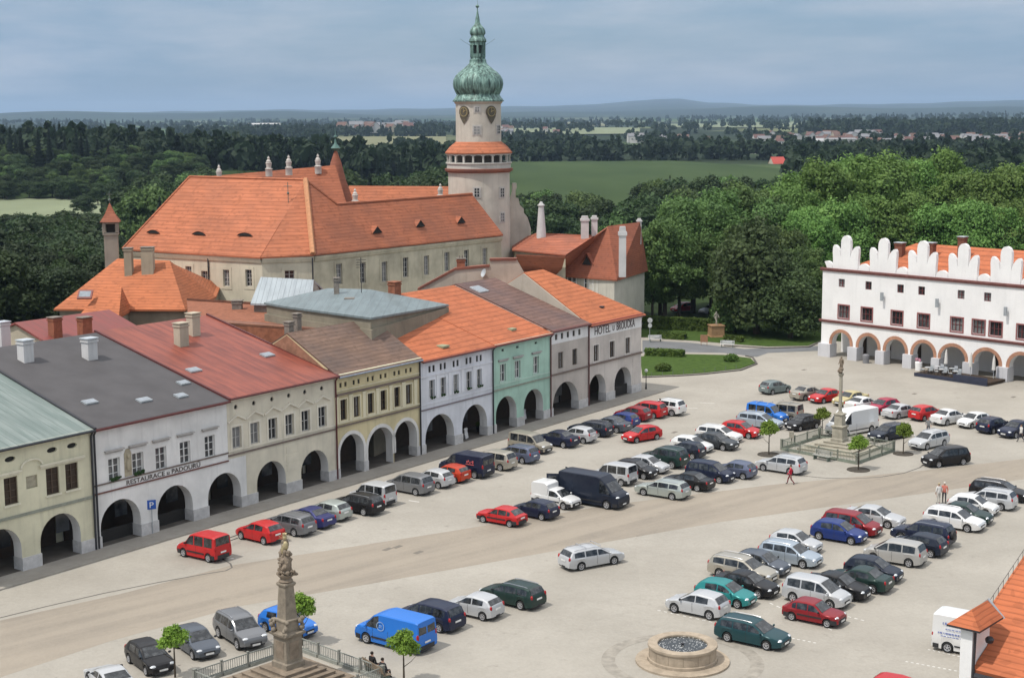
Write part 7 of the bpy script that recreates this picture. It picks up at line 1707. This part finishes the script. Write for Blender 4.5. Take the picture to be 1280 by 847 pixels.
# villages, every house its own
VW = [flat('village_white', (.52, .51, .49), .8, 0, .2, .05, .1), flat('village_cream', (.5, .44, .34), .8, 0, .2, .05, .1), flat('village_grey', (.4, .4, .4), .8, 0, .2, .05, .1)]
VR = [flat('village_red', (.15, .085, .075), .8, 0, .2, .1, .1), flat('village_brown', (.15, .09, .07), .8, 0, .2, .1, .1), flat('village_greyroof', (.2, .2, .21), .8, 0, .2, .1, .1)]
def vmesh(w, d, h, rh, wm, rm):
    m = MB(); m.box(-w/2, -d/2, -2, w/2, d/2, h); m.prism([(-d/2, h), (d/2, h), (d/2, h + .02), (0, h + rh - .1), (-d/2, h + .02)], 'x', -w/2, w/2); m.mi = 1
    m.add([(-w/2-.3, -d/2-.4, h-.1), (w/2+.3, -d/2-.4, h-.1), (w/2+.3, 0, h+rh), (-w/2-.3, 0, h+rh), (w/2+.3, d/2+.4, h-.1), (-w/2-.3, d/2+.4, h-.1)], [(0, 1, 2, 3), (3, 2, 4, 5)]); m.mi = 2
    for k in range(3): x = -w/2 + w*(k+.5)/3; m.box(x-.6, -d/2-.06, 1.2, x+.6, -d/2+.1, 2.8)
    return m.mesh('village_house', [wm, rm, GLASS], recalc=False)
VM = [vmesh(*a) for a in [(10, 8, 4, 3.4, VW[0], VR[0]), (9, 8, 4, 3.4, VW[1], VR[1]), (13, 9, 5, 3, VW[0], VR[2]), (9, 7, 3.6, 3.4, VW[2], VR[1])]]
VL = ['white village house with red roof among the trees of the far village', 'cream village house with brown roof among the trees of the far village', 'long white village house with grey roof among the trees of the far village', 'grey village house with brown roof among the trees of the far village']
def village(px0, px1, Y0, Y1, n, seed, lift=1.5, big=1.0):
    rs = random.Random(seed)
    for k in range(n):
        px = rs.uniform(px0, px1); Y = rs.uniform(Y0, Y1); x = (px - 640) / F * Y; i_ = rs.randrange(4)
        o = link('village_house', VM[i_]); o.location = (x, Y, th(x, Y) + lift); o.rotation_euler = (0, 0, rs.choice([.2, .2, 1.77, -.4]) + rs.uniform(-.15, .15)); q = big * rs.uniform(.9, 1.3); o.scale = (q, q, q)
        tag(o, VL[i_], 'house', 'houses of the far villages')
village(1090, 1300, 1560, 2000, 60, 1, 3, 1.0); village(960, 1100, 1700, 2200, 34, 2, 4); village(790, 960, 1650, 2000, 9, 3, 6); village(430, 520, 2550, 3100, 24, 4, 10, 1.5); village(620, 720, 2300, 2800, 8, 5, 6)
# singled out far buildings
def far_building(label, px, py, Y, w, d, h, rh, wm, rm, rz=.2):
    p = at(px, py, Y); o = link('far_building', vmesh(w, d, h, rh, wm, rm)); o.location = (p.x, Y, p.z); o.rotation_euler = (0, 0, rz)
    z0 = th(p.x, Y)
    if p.z > z0: m = MB(); m.box(-w/2+.1, -d/2+.1, z0 - p.z - 1, w/2-.1, d/2-.1, -1.9); m.build('foundation', wm, o)
    tag(o, label, 'building')
far_building('red roofed farmhouse at the far edge of the green field', 976, 211, 1150, 16, 11, 4, 5, VW[1], flat('farm_red', (.42, .07, .05), .8))
far_building('long white apartment block in the far village', 1050, 184, 1700, 34, 12, 9, 1.5, VW[0], VR[2]); far_building('white hall with a pale curved roof beside the apartment block', 1024, 186, 1750, 24, 14, 9, 3, VW[0], VW[2], .5)
far_building('large pale barn roof rising among the far trees', 952, 191, 1500, 22, 16, 3, 6, VW[0], VW[0], .6)
far_building('long low white industrial hall on the far horizon', 945, 159, 6000, 260, 40, 12, 3, VW[0], VW[0], 0)
far_building('pale greenhouse like long roof in the distant left country', 330, 158, 4300, 90, 30, 6, 3, VW[0], VW[0], 0)

# ------------------------------------------------------------------ light, air and sky
AZ, EL = math.atan2(-.83, -.55), R(60)             # sun to the left and behind the camera
sd = Vector((math.sin(AZ) * math.cos(EL), math.cos(AZ) * math.cos(EL), math.sin(EL)))
sun_d = bpy.data.lights.new('sun', 'SUN'); sun = bpy.data.objects.new('sun', sun_d); COL.objects.link(sun)
sun_d.energy = 2.85; sun_d.angle = R(.6); sun_d.color = (1, .95, .88); sun.rotation_euler = (-sd).to_track_quat('-Z', 'Y').to_euler(); sun.location = (0, 0, 120)
w = bpy.data.worlds.new('World'); S.world = w; w.use_nodes = True; nt = w.node_tree; bg = nt.nodes['Background']
sky = nt.nodes.new('ShaderNodeTexSky'); sky.sky_type = 'NISHITA'; sky.sun_disc = False; sky.sun_elevation = EL; sky.sun_rotation = AZ; sky.air_density = 1.0; sky.dust_density = 1.5; sky.altitude = 300
tc = nt.nodes.new('ShaderNodeTexCoord'); mp = nt.nodes.new('ShaderNodeMapping'); mp.inputs['Scale'].default_value = (1.5, 1.5, 9.0); nt.links.new(tc.outputs['Generated'], mp.inputs[0])
nz = nt.nodes.new('ShaderNodeTexNoise'); nz.inputs['Scale'].default_value = 1.7; nz.inputs['Detail'].default_value = 7; nz.inputs['Roughness'].default_value = .55; nt.links.new(mp.outputs[0], nz.inputs['Vector'])
rp = nt.nodes.new('ShaderNodeValToRGB'); rp.color_ramp.elements[0].position = .34; rp.color_ramp.elements[0].color = (.62, .62, .62, 1); rp.color_ramp.elements[1].position = .66; rp.color_ramp.elements[1].color = (.92, .92, .92, 1); nt.links.new(nz.outputs['Fac'], rp.inputs[0])
nz2 = nt.nodes.new('ShaderNodeTexNoise'); nz2.inputs['Scale'].default_value = 3.4; nz2.inputs['Detail'].default_value = 7; nz2.inputs['Roughness'].default_value = .6; nt.links.new(mp.outputs[0], nz2.inputs['Vector'])
rp2 = nt.nodes.new('ShaderNodeValToRGB'); rp2.color_ramp.elements[0].position = .38; rp2.color_ramp.elements[0].color = (2.2, 3.55, 5.3, 1); rp2.color_ramp.elements[1].position = .64; rp2.color_ramp.elements[1].color = (4.4, 5.1, 6.2, 1); nt.links.new(nz2.outputs['Fac'], rp2.inputs[0])
mx = nt.nodes.new('ShaderNodeMix'); mx.data_type = 'RGBA'; nt.links.new(rp.outputs[0], mx.inputs[0]); nt.links.new(sky.outputs[0], mx.inputs[6]); nt.links.new(rp2.outputs[0], mx.inputs[7])
# sky brightened high overhead, above the view, to lift the shaded facades
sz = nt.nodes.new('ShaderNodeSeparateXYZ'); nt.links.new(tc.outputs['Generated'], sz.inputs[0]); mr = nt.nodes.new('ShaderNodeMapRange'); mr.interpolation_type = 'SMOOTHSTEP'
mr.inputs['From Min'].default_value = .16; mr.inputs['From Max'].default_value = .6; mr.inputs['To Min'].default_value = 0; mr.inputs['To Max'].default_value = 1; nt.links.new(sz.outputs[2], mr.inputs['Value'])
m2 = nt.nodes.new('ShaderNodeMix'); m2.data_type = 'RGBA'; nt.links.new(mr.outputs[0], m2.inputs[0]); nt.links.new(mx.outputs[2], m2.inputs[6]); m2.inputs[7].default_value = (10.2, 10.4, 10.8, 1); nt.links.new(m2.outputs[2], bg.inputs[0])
bg.inputs[1].default_value = .1
hz = bpy.data.materials.new('haze_air'); hz.use_nodes = True; ht = hz.node_tree; ht.nodes.remove(ht.nodes['Principled BSDF']); pv_ = ht.nodes.new('ShaderNodeVolumePrincipled')
pv_.inputs['Color'].default_value = (.55, .75, 1, 1); pv_.inputs['Density'].default_value = 6e-5; pv_.inputs['Anisotropy'].default_value = .2; ht.links.new(pv_.outputs[0], ht.nodes['Material Output'].inputs['Volume'])
zmin = float(gz.min()) - 1; zmax = float(gz.max()) + 15
m = MB(); m.box(-36000, -36000, zmin, 36000, 36000, zmax); hb_ = m.build('haze', hz); tag(hb_, kind='stuff')
S.view_settings.view_transform = 'Standard'; S.view_settings.look = 'None'; S.view_settings.exposure = .12; S.view_settings.gamma = 1; S.view_settings.use_curve_mapping = False
S.cycles.max_bounces = 6; S.cycles.diffuse_bounces = 3; S.cycles.glossy_bounces = 3; S.cycles.transmission_bounces = 3; S.cycles.volume_bounces = 0; S.cycles.use_adaptive_sampling = True
